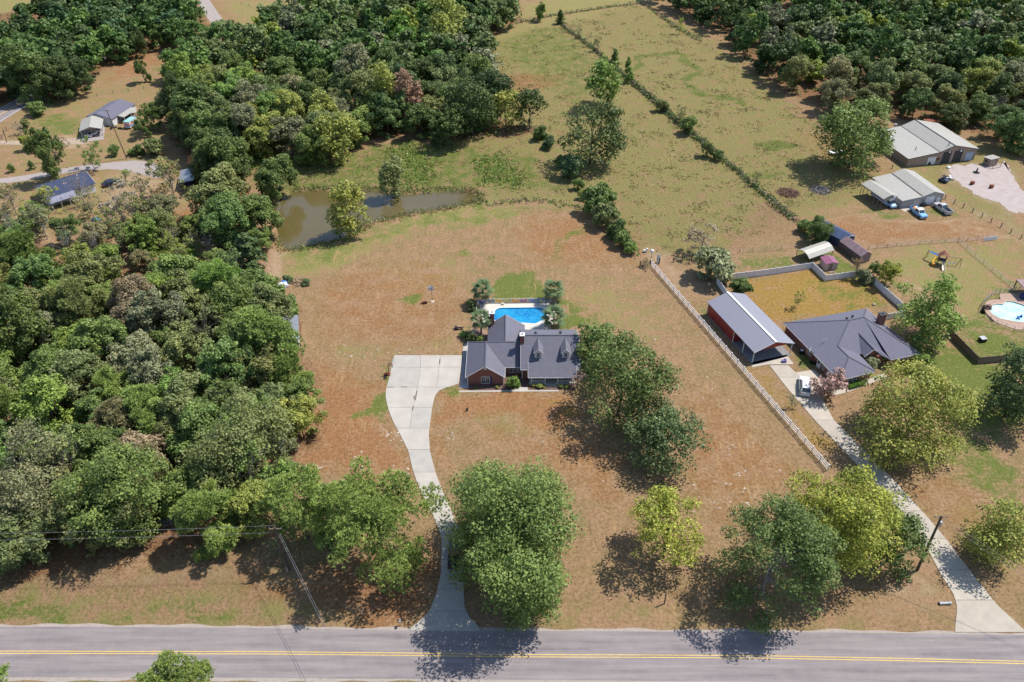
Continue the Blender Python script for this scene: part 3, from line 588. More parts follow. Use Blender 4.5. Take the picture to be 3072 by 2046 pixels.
# a stock of tree shapes, ten metres wide, that the woods and hedges repeat
STOCK = {}
def stock(key, n_, Ht, cbf, leaf, nleaf, ncl, clr=.2, shape='round', lobe=.24, pine=False, limbs=9, bark='bark', bare=False, r0=.2):
    L_ = []
    for i in range(n_):
        tseed[0] += 1; rg = np.random.default_rng(tseed[0]); h = Ht*rg.uniform(.92, 1.1)
        if pine: V, F_, tone, C = crown_pine(rg, 10, h, h*cbf, leaf, nleaf, ncl, clr)
        else: V, F_, tone, C = crown_leaves(rg, 10, h, h*cbf, leaf, nleaf, ncl, clr, shape, .42, lobe)
        L_.append((np_mesh('crown', V, F_, M['needle' if pine else 'leaf'], {'tone': tone}), trunk_mesh(rg, h, h*cbf, r0, C, limbs, M[bark], bare), h))
    STOCK[key] = L_
stock('round', 6, 9.6, .06, .34, 13000, 120, .19, 'round', .36)
stock('loose', 6, 10.4, .08, .33, 9500, 95, .16, 'round', .46)
stock('tall', 3, 13, .1, .35, 13000, 120, .19, 'oval', .4)
stock('sparse', 3, 11, .18, .36, 1500, 60, .12, 'round', .4, limbs=30, bark='bark_pale', bare=True, r0=.16)
stock('pine', 3, 11.5, .12, .72, 3600, 90, .19, pine=True)
stock('shrub', 3, 8, .0, .75, 4200, 70, .26, 'round', .25, limbs=5, r0=.12)
stock('cedar', 2, 17, .02, .75, 4200, 90, .2, 'cone', .2, limbs=4)
stock('bare', 3, 12, .25, .4, 60, 60, .1, 'round', .4, limbs=36, bark='bark_pale', bare=True, r0=.17)
def stock_tree(kind, name, label, cat, cx, cy, wpx, col, ratio=None, group=None, rg=None, j=.08, i=None):
    rg = rg or np.random.default_rng(int(cx*7+cy*13)); L_ = STOCK[kind]; me, tk, h = L_[rg.integers(len(L_)) if i is None else i % len(L_)]
    rt = ratio or h/10; loc, W, Ht = place(cx, cy, wpx, rt, .52)
    return put_stock(me, tk, h, name, label, cat, loc, W, Ht, col, group, rg, j)
def put_stock(me, tk, h, name, label, cat, loc, W, Ht, col, group, rg, j=.12):
    root = thing(name, label, cat, loc, rg.uniform(0, 6.28), group); root.scale = (W/10*rg.uniform(.94, 1.06), W/10*rg.uniform(.94, 1.06), Ht/h)
    c = link('crown', me, root); tint(c, col, rg, j); link('trunk', tk, root); ROOTS.append(root); return root

# --- the trees that stand alone or along the road
big_tree('oak_tree', 'huge green oak right of the driveway, its crown hiding half the black pickup', 'tree', 1188, 1205, 372, .84, 'mid', clr=.15, lobe=.2, dens=1.15)
big_tree('oak_tree', 'lower oak at the driveway mouth in front of the huge oak, shading the road', 'tree', 1168, 1335, 235, .95, 'mid', clr=.16, lobe=.25)
big_tree('pine_tree', 'broad bright green pine just left of the foot of the driveway', 'tree', 868, 1200, 265, 1.0, 'pine', 'pine', .14, clr=.15)
big_tree('pine_tree', 'green pine right of the power pole, beside the broad bright pine', 'tree', 690, 1165, 165, 1.2, 'pine', 'pine', .16, clr=.17)
big_tree('hardwood_tree', 'yellow green leafy tree wedged between two pines by the road', 'tree', 772, 1190, 118, 1.3, 'bright', leafpx=2.2)
big_tree('oak_tree', 'dark green oak with long limbs near the road, left half of the big roadside pair', 'tree', 1778, 1280, 262, 1.05, 'deep', clr=.15, lobe=.38, dens=.85, limbs=24, bark='bark_pale')
big_tree('hardwood_tree', 'lime green tree crowded against the dark roadside oak', 'tree', 1912, 1190, 262, .95, 'lime', clr=.16, lobe=.3)
big_tree('hardwood_tree', 'small dark tree leaning over the neighbour drive beside the right utility pole', 'tree', 2066, 1240, 150, 1.0, 'deep', clr=.19, lobe=.36, dens=.75)
big_tree('hardwood_tree', 'airy yellow green tree alone on the front lawn casting a full shadow', 'tree', 1537, 1212, 184, .95, 'lime', clr=.15, lobe=.36, dens=.6, cbf=.3, limbs=26)
big_tree('oak_tree', 'big dark oak pressed against the right end of the brick house', 'tree', 1430, 880, 232, .85, 'deep', clr=.16, lobe=.36, dens=.85)
big_tree('oak_tree', 'bushy blue green oak standing on brown lawn below the house oak', 'tree', 1532, 1012, 178, .75, 'blue', clr=.2, lobe=.32, cbf=.12)
big_tree('hardwood_tree', 'leafy tree behind the house oak, at the back right corner of the brick house', 'tree', 1380, 800, 112, 1.0, 'mid', clr=.2, lobe=.35)
big_tree('oak_tree', 'great yellow green oak in front of the neighbour house, shading its drive', 'tree', 2100, 955, 268, .7, 'yolive', clr=.15, lobe=.3, limbs=22)
big_tree('hardwood_tree', 'tall leafy green tree behind the right corner of the neighbour house', 'tree', 2136, 722, 145, 1.0, 'bright', clr=.18, lobe=.3)
big_tree('cedar_tree', 'very dark tree cut by the right edge above the green lawn', 'tree', 2340, 895, 150, 1.1, 'pinedark', clr=.2, lobe=.3)
big_tree('oak_tree', 'dark olive tree at the right edge beside the concrete drive', 'tree', 2318, 1230, 180, .85, 'yolive', clr=.18, lobe=.34, dens=.85)
big_tree('crepe_myrtle', 'pink flowering crepe myrtle over the drive beside the white wagon', 'tree', 1914, 886, 80, .85, 'pink', clr=.18, lobe=.3, dens=.8)
big_tree('oak_tree', 'large grey green oak shading the field beside the long metal workshop', 'tree', 1970, 316, 168, .86, 'mid', clr=.19, lobe=.2, dens=1.5)
big_tree('hardwood_tree', 'bright upright tree in the pasture beside the hedge line', 'tree', 1384, 190, 88, 1.2, 'bright', clr=.17, lobe=.34, cbf=.15)
big_tree('oak_tree', 'wide dark spreading oak in the pasture, lowest of the field trees', 'tree', 1360, 315, 145, .9, 'dark', clr=.17, lobe=.45, cbf=.1, dens=.8)
big_tree('cypress_tree', 'dense upright green tree on the near bank of the pond', 'tree', 797, 483, 84, 1.5, 'yolive', clr=.22, lobe=.22, cbf=.05, shape='oval')
big_tree('cypress_tree', 'dark slender tree standing in the far side of the pond', 'tree', 902, 408, 62, 1.5, 'olive', clr=.22, lobe=.25, cbf=.06, shape='oval')
big_tree('oak_tree', 'dusty green oak at the lower edge of the left woods beside a bare gap', 'tree', 552, 1030, 225, 1.0, 'olive', clr=.17, lobe=.3)
big_tree('pine_tree', 'lush bright pine over the white shed at the edge of the left woods', 'tree', 615, 785, 165, 1.1, 'pine', 'pine', .14, clr=.16)
big_tree('oak_tree', 'broad green oak in the lower left woods above the overhead wires', 'tree', 262, 1130, 230, 1.0, 'mid', clr=.17, lobe=.3)
big_tree('oak_tree', 'greyish olive oak at the left edge just above the wires', 'tree', 55, 1120, 215, 1.0, 'greyolive', clr=.17, lobe=.3)
big_tree('pine_tree', 'pine top rising into the bottom edge in front of the road', 'tree', 400, 1605, 185, 1.2, 'pine', 'pine', .16, clr=.17)
big_tree('pine_tree', 'pine top in the bottom left corner of the view', 'tree', -8, 1595, 105, 1.4, 'pine', 'pine', .16, clr=.2)
big_tree('hardwood_tree', 'dark tree facing the pasture at the right end of the pond woods', 'tree', 1085, 245, 118, 1.15, 'dark', clr=.19)
big_tree('hardwood_tree', 'brown dead leaved tree on the front of the pond woods', 'tree', 936, 228, 74, 1.75, 'deadleaf', clr=.2, cbf=.05, dens=.8)
big_tree('hardwood_tree', 'pale green rounded tree left of the brown dead leaved one', 'tree', 868, 228, 96, 1.35, 'yolive', clr=.2)
big_tree('hardwood_tree', 'lemon yellow tree in the clump jutting out above the pond', 'tree', 735, 270, 78, 1.3, 'yolive', clr=.2)
big_tree('hardwood_tree', 'lime fringed tree at the foot of the clump above the pond', 'tree', 768, 315, 112, 1.0, 'yolive', clr=.18)
big_tree('hardwood_tree', 'golden green tree at the right side of the clump above the pond', 'tree', 835, 275, 62, 1.1, 'yolive', clr=.22)
big_tree('hardwood_tree', 'tall lime green tree in the far corner of the pond woods', 'tree', 1022, 62, 112, 1.25, 'yolive', clr=.18)
big_tree('hardwood_tree', 'bright yellow green half of the twin trees at the pasture edge', 'tree', 1163, 252, 72, 1.2, 'yolive', clr=.2, dens=.8)
big_tree('hardwood_tree', 'dark half of the twin trees at the pasture edge', 'tree', 1218, 252, 74, 1.25, 'dark', clr=.2, dens=.75)
T = stock_tree
T('shrub', 'willow_bush', 'round silvery grey green bush by the corner of the white vinyl fence', 'bush', 1639, 613, 82, 'willow', .85)
T('sparse', 'hardwood_tree', 'half bare tree above the silvery bush with many thin stems', 'tree', 1617, 548, 74, 'grey', 1.05)
T('round', 'hardwood_tree', 'dense dark yard tree beside the navy shed', 'tree', 1884, 530, 54, 'deep', 1.1)
T('shrub', 'shrub', 'low shrub left of the dark yard tree', 'bush', 1852, 522, 34, 'mid', .8)
T('shrub', 'shrub', 'dark shrub peeping over the back gable of the red carport', 'bush', 1703, 664, 42, 'deep', .9)
T('sparse', 'hardwood_tree', 'spindly young tree on the orange back lawn', 'tree', 1838, 690, 26, 'yolive', 1.7)
T('sparse', 'hardwood_tree', 'thin reddish ornamental tree at the white fence corner', 'tree', 1972, 620, 38, 'brown', 1.3)
T('shrub', 'shrub', 'grey green shrub against the white fence corner', 'bush', 1992, 634, 36, 'willow', .9)
T('loose', 'hardwood_tree', 'yellow green tree behind the slanting white fence', 'tree', 2042, 630, 52, 'lime', 1.2)
T('loose', 'hardwood_tree', 'small green tree beside the yellow green tree behind the white fence', 'tree', 2012, 622, 32, 'mid', 1.1)
T('shrub', 'shrub', 'small round shrub at the right end of the neighbour house front', 'bush', 2122, 838, 40, 'bright', 1.0)
T('shrub', 'shrub', 'grey green rounded shrub in the entry court of the neighbour house', 'bush', 2007, 836, 30, 'willow', .8)
T('shrub', 'shrub', 'tall green shrub by the entry of the neighbour house', 'bush', 2033, 820, 22, 'bright', 1.3)
T('sparse', 'hardwood_tree', 'thin sapling beside the white rail fence and the drive', 'tree', 1822, 925, 28, 'willow', 1.3)
T('sparse', 'hardwood_tree', 'small sapling in the shade below the great yellow green oak', 'tree', 2072, 1055, 34, 'greyolive', 1.2)
T('sparse', 'crepe_myrtle', 'faded pink crepe myrtle at the right end of the front porch', 'tree', 1330, 872, 42, 'pink', 1.1)
T('shrub', 'shrub', 'green flowering shrub in the bed between garage and porch', 'bush', 1179, 876, 30, 'bright', 1.0)
for x_, y_, w_, c_, lb in [(1375,462,62,'mid','largest bush of the hedge row above the white fence'),(1392,497,52,'olive','dusty bush second in the hedge row above the white fence'),(1414,526,44,'deep','dark bush midway along the hedge row above the white fence'),(1433,551,36,'mid','smaller bush fourth in the hedge row above the white fence'),(1450,572,26,'bright','bright bush at the lower end of the hedge row above the white fence'),
    (1312,385,50,'blue','rounded dark shrub in front of the wide spreading oak'),(1330,425,24,'mid','small shrub at the top of the hedge row'),(1241,305,32,'deep','dark shrub below the twin trees at the pasture edge'),(1258,328,28,'blue','low shrub between the twin trees and the spreading oak'),(1338,448,20,'yolive','tiny pale shrub beside the largest hedge bush'),
    (1290,372,26,'mid','small shrub left of the rounded dark shrub')]:
    T('shrub', 'shrub', lb, 'bush', x_, y_, w_, c_, 1.0)
for k, x_, y_, w_, c_, r_, lb in [('cedar',1443,162,24,'bright',2.3,'narrow upright tree on the pasture hedge beside the bright field tree'),('cedar',1413,135,22,'mid',2.0,'slim tree on the pasture hedge above the bright field tree'),('sparse',1375,101,22,'olive',1.5,'thin sapling midway up the pasture hedge'),('sparse',1330,76,16,'olive',1.5,'thin sapling near the top of the pasture hedge'),('pine',1242,29,24,'pine',1.6,'lone small pine on the far field fence'),('cedar',1288,40,20,'deep',1.5,'dark cedar where the hedge meets the far fence'),
    ('sparse',1562,262,28,'olive',1.3,'bushy sapling on the lower pasture hedge'),('shrub',1586,290,36,'mid',1.0,'round green shrub on the lower pasture hedge'),('shrub',1522,244,28,'olive',.9,'grey green shrub halfway along the pasture hedge'),('shrub',1627,345,28,'olive',1.2,'upright shrub low on the pasture hedge'),('shrub',1652,358,24,'deep',.9,'dark round shrub low on the pasture hedge'),('sparse',1738,412,24,'olive',1.4,'leafy sapling at the bend of the field fence'),('sparse',1564,60,22,'lime',1.6,'pale sapling on the far right field fence'),
    ('loose',327,165,34,'deep',1.5,'lone small tree standing in the far left field'),('loose',316,103,38,'dark',1.5,'tree at the wood edge behind the lone field tree'),('loose',120,188,78,'dark',1.25,'large dark tree beside the far road'),('loose',186,178,62,'dark',1.3,'dark tree on a slim trunk right of the tree by the far road'),('loose',108,355,66,'deep',1.9,'tall dark leaning tree in the lower left yard'),('sparse',206,356,62,'mid',1.15,'open crowned tree beside the gravel lane'),('loose',62,328,32,'lime',1.1,'small bright yellow tree by the dirt lane'),
    ('shrub',262,347,22,'mid',1.0,'round green shrub above the gravel lane'),('shrub',318,344,24,'deep',1.0,'dark round shrub right of the tall far pole'),('shrub',303,350,18,'bright',.7,'bright low shrub right of the tall far pole'),('cedar',71,380,16,'deep',1.3,'small dark cedar in the left yard'),('cedar',24,386,16,'mid',1.3,'small cedar at the left edge of the yard'),('shrub',349,340,40,'olive',.9,'wide pale shrub beside the far yard woods'),('loose',345,270,52,'mid',1.2,'leafy tree right of the striped camper'),('loose',327,297,36,'deep',1.2,'dark tree below the striped camper'),('round',383,236,50,'greyolive',1.0,'dusty tree at the woods above the camper'),
    ('shrub',80,252,36,'mid',.8,'low bush beside the far road'),('shrub',56,285,18,'olive',1.0,'small bush in the far left field'),('sparse',40,298,26,'grey',1.0,'bare grey bush in the far left field'),('sparse',142,338,40,'brown',1.0,'brown twiggy tree beside the dead leaning trunk'),
    ('round',630,16,14,'olive',1.1,'tiny dusty tree on the far hay field'),('round',708,24,26,'deep',.9,'small dark tree on the far field fence'),('sparse',286,408,34,'bright',1.1,'bright small tree in front of the dark parked car'),
    ('sparse',272,470,92,'grey',1.0,'grey leafless looking tree beside the navy roofed house'),('sparse',205,470,62,'greyolive',1.1,'sparse grey green tree in front of the navy roofed house'),('sparse',388,408,88,'olive',1.2,'tall open tree near the blue white shed'),('sparse',322,440,50,'greyolive',1.5,'thin leaning tree in the bare yard'),('sparse',372,452,52,'rustleaf',1.2,'rusty leaved tree in the bare yard'),('sparse',100,470,70,'yolive',1.2,'yellowish thin tree left of the navy roofed house'),('sparse',22,455,70,'greyolive',1.1,'silvery tree at the left edge above the woods')]:
    T(k, 'cedar_tree' if k == 'cedar' else 'pine_tree' if k == 'pine' else 'shrub' if k == 'shrub' else 'hardwood_tree', lb, 'bush' if k == 'shrub' else 'tree', x_, y_, w_, c_, r_)
for k, x_, y_, w_, c_, r_, lb in [('round',512,372,104,'deep',1.1,'large dark tree at the top of the belt left of the pond'),('round',505,448,118,'olive',1.0,'dusty round tree in the belt left of the pond'),('round',522,505,100,'mid',1.1,'green tree midway down the belt left of the pond'),('tall',598,500,84,'mid',1.2,'dark tree on the left shore of the pond'),('round',636,412,88,'deep',1.1,'rounded tree at the upper left shore of the pond'),('cedar',572,588,92,'pinedark',1.1,'dense dark cedar at the dirt path below the pond'),('tall',455,262,110,'deep',1.2,'tall dark tree left of the pond woods'),('round',478,312,90,'mid',1.1,'round tree between the orange shed and the pond woods'),('loose',598,556,56,'mid',1.0,'small tree at the lower left tip of the pond'),
    ('shrub',640,692,92,'mid',.9,'rounded green thicket above the white shed'),('pine',662,862,92,'pine',1.2,'pine with bare twigs below the white shed'),('loose',686,920,92,'mid',1.0,'green tree bulging from the left woods onto the lawn'),('loose',690,968,108,'yolive',1.0,'yellowish tree lowest on the edge of the left woods'),('pine',478,1195,135,'pine',1.2,'pine nearest the power pole on its left'),('round',580,1165,120,'yolive',1.0,'yellow green tree behind the power pole'),('loose',640,1100,80,'bright',1.2,'light green tree left of the green roadside pine'),('sparse',640,1260,60,'greyolive',.8,'twiggy bush at the foot of the power pole'),('pine',330,955,120,'pine',1.1,'bright tufted pine in the middle of the left woods'),('pine',270,905,95,'pine',1.1,'pine above the bright tufted pine in the left woods'),('pine',405,1150,80,'pine',1.2,'small pine beside the bare gap in the lower woods'),
    ('bare',180,430,80,'grey',1.2,'bleached bare tree in front of the navy roofed house'),('bare',215,560,60,'grey',1.5,'bare grey trunk among the upper left woods'),('bare',28,530,80,'grey',1.2,'white dead tree at the left edge of the woods'),('bare',268,575,60,'grey',.9,'bleached fallen looking tree by the green clearing'),('bare',480,560,60,'grey',1.1,'dead grey tree at the end of the belt by the pond'),('bare',395,545,46,'grey',1.2,'thin dead tree beside the green clearing'),('bare',690,860,50,'grey',.9,'dead twigs poking out of the pine by the lawn'),('bare',135,690,60,'grey',1.2,'dead white stems deep in the left woods'),('bare',2290,252,50,'grey',1.4,'white dead tree at the edge of the right woods'),('bare',955,92,44,'grey',1.4,'bare grey tree in the middle of the pond woods'),('bare',790,155,52,'grey',1.1,'pale twiggy tree behind the brown one in the pond woods')]:
    T(k, {'cedar': 'cedar_tree', 'pine': 'pine_tree', 'shrub': 'shrub', 'bare': 'dead_tree'}.get(k, 'hardwood_tree'), lb, 'bush' if k == 'shrub' else 'tree', x_, y_, w_, c_, r_)

# --- the woods
def pinside(poly, p): return sdist(poly, np.array([p[0]]), np.array([p[1]]))[0]
def sample(poly, sp, rg, margin, avoid=(), tries=6000):
    P = np.array([p[:2] for p in poly]); lo, hi = P.min(0), P.max(0); cand = rg.uniform(lo, hi, (tries, 2)); d = sdist(poly, cand[:, 0], cand[:, 1]); cand = cand[d > margin]; got = []
    for c in cand:
        if all((c[0]-g[0])**2+(c[1]-g[1])**2 > sp*sp for g in got) and all((c[0]-g[0])**2+(c[1]-g[1])**2 > (sp*.62)**2 for g in avoid): got.append(c)
    return got
def seen(p, W):
    c = np.array([p[0], p[1], 6.0]) - np.array([0, 0, CAMH]); f = np.array([0, math.cos(PITCH), -math.sin(PITCH)]); u = np.array([0, math.sin(PITCH), math.cos(PITCH)])
    t = c@f; x = c[0]/t*FPX/SC+1177; y = 784-(c@u)/t*FPX/SC; r_ = W*FPX/SC/t*.7; return t, x, y, (-r_ < x < 2354+r_ and -r_ < y < 1568+r_)
AVO = [tuple(r.location[:2]) for r in ROOTS] + [tuple(G(x, y)[:2]) for x, y in ((415,1120),(405,1150),(400,1185),(392,1220),(385,1250),(430,1105),(330,960),(322,985),(465,660),(480,690),(447,392),(440,410),(433,432),(455,400))]
WOODS = []
def plan(poly_px, zc, sp, Wr, kinds, cols, where, seed, margin=1.0):
    rg = np.random.default_rng(seed); poly = GP(poly_px, zc)
    for c in sample(poly, sp, rg, margin, AVO):
        W = rg.uniform(*Wr); t, x, y, vis = seen(c, W)
        if vis: WOODS.append((t, c, W, rg.choice(kinds), rg.choice(cols), where, x, y))
LWT = [(-60,500),(60,560),(130,610),(250,620),(330,640),(450,590),(540,600),(600,640),(640,720),(660,830),(650,900),(690,960),(640,1060),(560,1130),(480,1180),(350,1180),(200,1245),(-60,1268)]
K1 = ['round', 'round', 'loose', 'loose', 'loose', 'pine', 'sparse', 'tall']
plan(LWT, 6, 6.4, (7.0, 11.5), K1, ['mid', 'mid', 'bright', 'bright', 'olive', 'olive', 'greyolive', 'pine', 'mid', 'olive', 'deep', 'brown'], 'left woods', 11)
plan([(-60,500),(60,560),(120,540),(130,600),(300,620),(470,560),(460,500),(300,480),(200,530),(90,480)], 4, 6.0, (5, 8.5), ['loose', 'loose', 'sparse', 'round', 'bare'], ['greyolive', 'olive', 'mid', 'yolive', 'mid', 'bright'], 'bare yard thicket', 12)
CWT = [(400,130),(440,80),(530,90),(610,50),(690,15),(850,0),(960,-30),(1180,-30),(1190,20),(1100,70),(1125,130),(1130,240),(1050,290),(960,280),(850,290),(720,330),(570,300),(480,330),(410,300),(400,200)]
K2 = ['round', 'round', 'tall', 'loose', 'round']
CW_ = ['dark', 'deep', 'deep', 'mid', 'mid', 'olive', 'olive', 'greyolive', 'yolive', 'bright', 'deep']
plan(CWT, 7, 8.3, (9.5, 13.5), K2, CW_, 'pond woods', 13, .5)
plan([(-120,190),(-120,95),(10,75),(70,25),(150,-10),(250,-50),(420,-40),(452,40),(390,85),(300,100),(210,140),(150,195),(85,190),(0,205)], 7, 9.5, (10, 14), K2, ['dark', 'deep', 'deep', 'mid', 'blue'], 'far left woods', 14)
plan([(1490,-40),(2500,-60),(2500,330),(2330,300),(2200,255),(2060,240),(1930,220),(1830,180),(1750,125),(1660,35),(1560,0)], 7, 8.8, (8.5, 12.5), K2, ['dark', 'dark', 'deep', 'deep', 'mid', 'olive', 'greyolive', 'olive', 'deep', 'yolive'], 'right woods', 15, .5)
plan([(440,180),(480,230),(540,330),(555,420),(560,520),(500,560),(480,470),(470,400),(440,330),(400,250)], 6, 7.5, (8, 11), ['round', 'tall', 'round'], ['deep', 'dark', 'mid', 'olive'], 'tree belt beside the pond', 16)
WOODS.sort(key=lambda q: q[0])
CN = dict(dark='very dark green', deep='deep green', mid='mid green', olive='dusty olive', greyolive='grey olive', yolive='yellow green', bright='bright green', brown='brownish', rustleaf='rust tinged', pine='fresh green', blue='bluish green', grey='bare grey', lime='lime')
KN = dict(round='rounded', loose='ragged', tall='tall', pine='tufted pine', sparse='thin crowned', bare='leafless')
NIND = max(0, 310 - len([r for r in ROOTS if r['category'] == 'tree']))
far = []; USED = set()
MARKS = [((140,590),'near the bare yard'),((60,700),'at the left edge'),((420,640),'below the green clearing'),((560,690),'near the tarp pile'),((620,780),'near the white shed'),((300,850),'in the thick middle'),((90,900),'low on the left edge'),((480,960),'beside the dusty oak'),((180,1060),'above the broad oak'),((330,1080),'beside the bare gap'),((440,760),'toward the lawn'),((60,1190),'above the wires'),
         ((600,240),'above the pond belt'),((700,180),'left of the pale tree'),((860,140),'behind the dead leaved tree'),((1000,150),'near the pasture side'),((1080,180),'on the pasture corner'),((520,130),'near the far lane'),((700,60),'by the far field'),((900,40),'near the far house'),((1120,20),'at the far top'),((440,230),'over the far yard'),((560,290),'facing the pond'),((640,290),'facing the pond flat'),
         ((1600,20),'at the far corner'),((1720,80),'facing the pasture'),((1840,160),'at the pasture front'),((1960,200),'behind the grey green oak'),((2080,200),'above the metal workshop'),((2250,240),'behind the workshop yard'),((2300,120),'toward the right edge'),((2100,80),'deep inside'),((1900,60),'at the back'),((2330,20),'in the top right corner'),((100,120),'above the far road'),((220,90),'in the thick of it'),((330,60),'near the far lane'),((20,160),'at the left edge'),((520,450),'beside the pond'),((470,300),'near the orange shed')]
for t, c, W, k, cl, where, x, y in WOODS:
    rg = np.random.default_rng(int(abs(c[0])*91+c[1]*37)); L_ = STOCK[k]; me, tk, h = L_[rg.integers(len(L_))]; Ht = W*h/10*rg.uniform(.9, 1.12)
    if NIND > 0:
        mk_ = min(MARKS, key=lambda q: (q[0][0]-x)**2+(q[0][1]-y)**2)[1]; a = ('' if W < 9.5 else 'wide ') if W > 7.5 else 'small '
        lb = f"{a}{CN[cl]} {KN[k]}{'' if 'pine' in KN[k] else ' tree'} in the {where} {mk_}"
        if lb in USED:
            ot = min((q for q in WOODS if q[1] is not c), key=lambda q: (q[6]-x)**2+(q[7]-y)**2); dx, dy = x-ot[6], y-ot[7]
            rel = ('right of' if dx > 0 else 'left of') if abs(dx) > abs(dy) else ('below' if dy > 0 else 'above')
            lb = f"{a}{CN[cl]} {KN[k]}{'' if 'pine' in KN[k] else ' tree'} {mk_} in the {where}, {rel} a {CN[ot[4]]} one"
            lb = lb.replace('tree belt beside the pond', 'pond belt').replace('bare yard thicket', 'yard thicket')
            while len(lb.split()) > 16: lb = lb.replace(' in the '+where, '', 1) if ' in the '+where in lb else ' '.join(lb.split()[:16])
        lb = ' '.join(lb.replace('tree belt beside the pond beside the pond', 'pond belt').replace('tree belt beside the pond', 'pond belt').split()[:16])
        USED.add(lb)
        put_stock(me, tk, h, 'pine_tree' if k == 'pine' else 'dead_tree' if k == 'bare' else 'hardwood_tree', lb, 'tree', (c[0], c[1], 0), W, Ht, cl, 'trees of the '+where, rg, .16); NIND -= 1
    else: far.append((c, W, Ht, cl))
print('woods', len(WOODS), 'far', len(far), 'roots', len(ROOTS))
# the deepest far trees of the woods read as one mass
if far:
    Vs, Fs, Ts, Cs, o_ = [], [], [], [], 0; rg = np.random.default_rng(5)
    for c, W, Ht, cl in far:
        V, F_, tone, C = crown_leaves(rg, W, Ht, Ht*.12, .95, 1350, 60, .2, 'round', .42, .36); V[:, 0] += c[0]; V[:, 1] += c[1]; Vs.append(V); Fs.append(F_+o_); o_ += len(V); Ts.append(tone)
        k = 1+rg.uniform(-.15, .15); Cs.append(np.tile(np.array([*PAL[cl], 1])*k, (len(V), 1)))
    m = leaf_mat('far_leaf'); nn = NT(m); at = nn.node('ShaderNodeAttribute', attribute_name='tint')
    for nd in list(m.node_tree.nodes):
        if nd.type == 'OBJECT_INFO':
            for l_ in list(nd.outputs['Color'].links): m.node_tree.links.new(at.outputs['Color'], l_.to_socket)
    tag(link('far_woodland', np_mesh('far_woodland', np.concatenate(Vs), np.concatenate(Fs), m, {'tone': np.concatenate(Ts), 'tint': np.concatenate(Cs)})), kind='stuff')
# undergrowth in the woods, rank tufts in the pasture, reeds by the pond, weeds along the hedge lines
def scatter_leaves(name, P, hgt_r, size, cols, seed, per=5, upright=.0):
    rg = np.random.default_rng(seed); n_ = len(P)*per; b0 = np.repeat(np.array(P), per, 0); r_ = rg.normal(size=(n_, 2))*size*1.1
    Q = np.stack([b0[:, 0]+r_[:, 0], b0[:, 1]+r_[:, 1], rg.uniform(.05, 1, n_)**1.3*np.repeat(rg.uniform(*hgt_r, len(P)), per)], 1)
    N = unit(rg.normal(size=(n_, 3))*np.array([1, 1, 1-upright]) + np.array([0, 0, .5*(1-upright)])); V, F_ = quads(Q, N, size, rg, 1.4)
    ci = np.array([PAL[c] if isinstance(c, str) else c for c in cols])[rg.integers(len(cols), size=len(P))]; ci = np.repeat(np.repeat(ci, per, 0), 4, 0)
    tone = np.repeat(np.clip(.5+.25*rg.normal(size=n_), 0, 1), 4); m = leaf_mat(name+'_leaf', .25); nn = NT(m); at = nn.node('ShaderNodeAttribute', attribute_name='tint')
    for nd in list(m.node_tree.nodes):
        if nd.type == 'OBJECT_INFO':
            for l_ in list(nd.outputs['Color'].links): m.node_tree.links.new(at.outputs['Color'], l_.to_socket)
    return tag(link(name, np_mesh(name, V, F_, m, {'tone': tone, 'tint': np.concatenate([ci, np.ones((len(ci), 1))], 1)})), kind='stuff')
def fill(poly_px, n_, rg, z=0):
    poly = GP(poly_px, z); P = np.array([p[:2] for p in poly]); c = rg.uniform(P.min(0), P.max(0), (n_*3, 2)); return c[sdist(poly, c[:, 0], c[:, 1]) > 0][:n_]
rg = np.random.default_rng(3)
def clumped(pts, n_, rg):
    o = fill(pts, n_//14, rg); return np.concatenate([o[rg.integers(len(o), size=n_)] + rg.normal(size=(n_, 2))*rg.uniform(.4, 3.0, (n_, 1))])
U = np.concatenate([fill(LWT, 5200, rg), fill(CW, 2200, rg), fill(RW, 2600, rg), fill(TW, 800, rg)])
scatter_leaves('undergrowth', U, (.4, 2.2), .55, ['mid', 'olive', 'deep', 'yolive', 'rustleaf', 'brown'], 21, 6)
PA = clumped([(1100,100),(1470,10),(1640,80),(1850,260),(2050,430),(1840,500),(1650,600),(1480,580),(1340,470),(1110,460),(620,435),(560,335),(720,375),(1050,310),(1140,290)], 6000, rg)
pm = sdist(pw, PA[:, 0], PA[:, 1]); PA = PA[pm < -1.5]
scatter_leaves('pasture_grass_tufts', PA, (.08, .24), .3, [(.19,.175,.065), (.14,.15,.045), (.23,.2,.09), (.12,.135,.035), (.18,.145,.07)], 22, 4, .1)
RE = np.concatenate([fill([(880,345),(940,318),(1000,345),(1010,400),(985,432),(920,434),(890,400)], 420, rg), fill([(1085,365),(1150,348),(1212,395),(1195,436),(1100,430)], 330, rg), fill([(560,330),(640,345),(640,395),(575,400)], 300, rg), fill([(300,530),(450,528),(470,600),(330,590)], 700, rg)])
scatter_leaves('reeds', RE, (.3, .9), .4, [(.12,.19,.035), (.1,.17,.03), (.17,.2,.06)], 23, 4, .4)
def along(pts, sp_, jit_, rg):
    P = GP(pts); o = []
    for a, b_ in zip(P, P[1:]):
        n_ = max(1, int(np.hypot(*(b_-a)[:2])/sp_)); o += [a[:2]+(b_-a)[:2]*t+rg.normal(size=2)*jit_ for t in (np.arange(n_)+rg.uniform(0, 1, n_))/n_]
    return np.array(o)
HED = [(1282,47),(1300,66),(1357,107),(1400,145),(1430,172),(1447,185),(1502,230),(1564,287),(1614,327),(1690,391),(1740,435),(1765,457),(1795,482),(1822,506)]
HW = np.concatenate([along(HED, .3, .5, rg), along(HED[4:9], .25, .6, rg), along([(1187,54),(1272,36),(1380,20),(1472,8)], .6, .35, rg), along([(1472,8),(1490,17),(1564,70),(1610,95)], .7, .4, rg)])
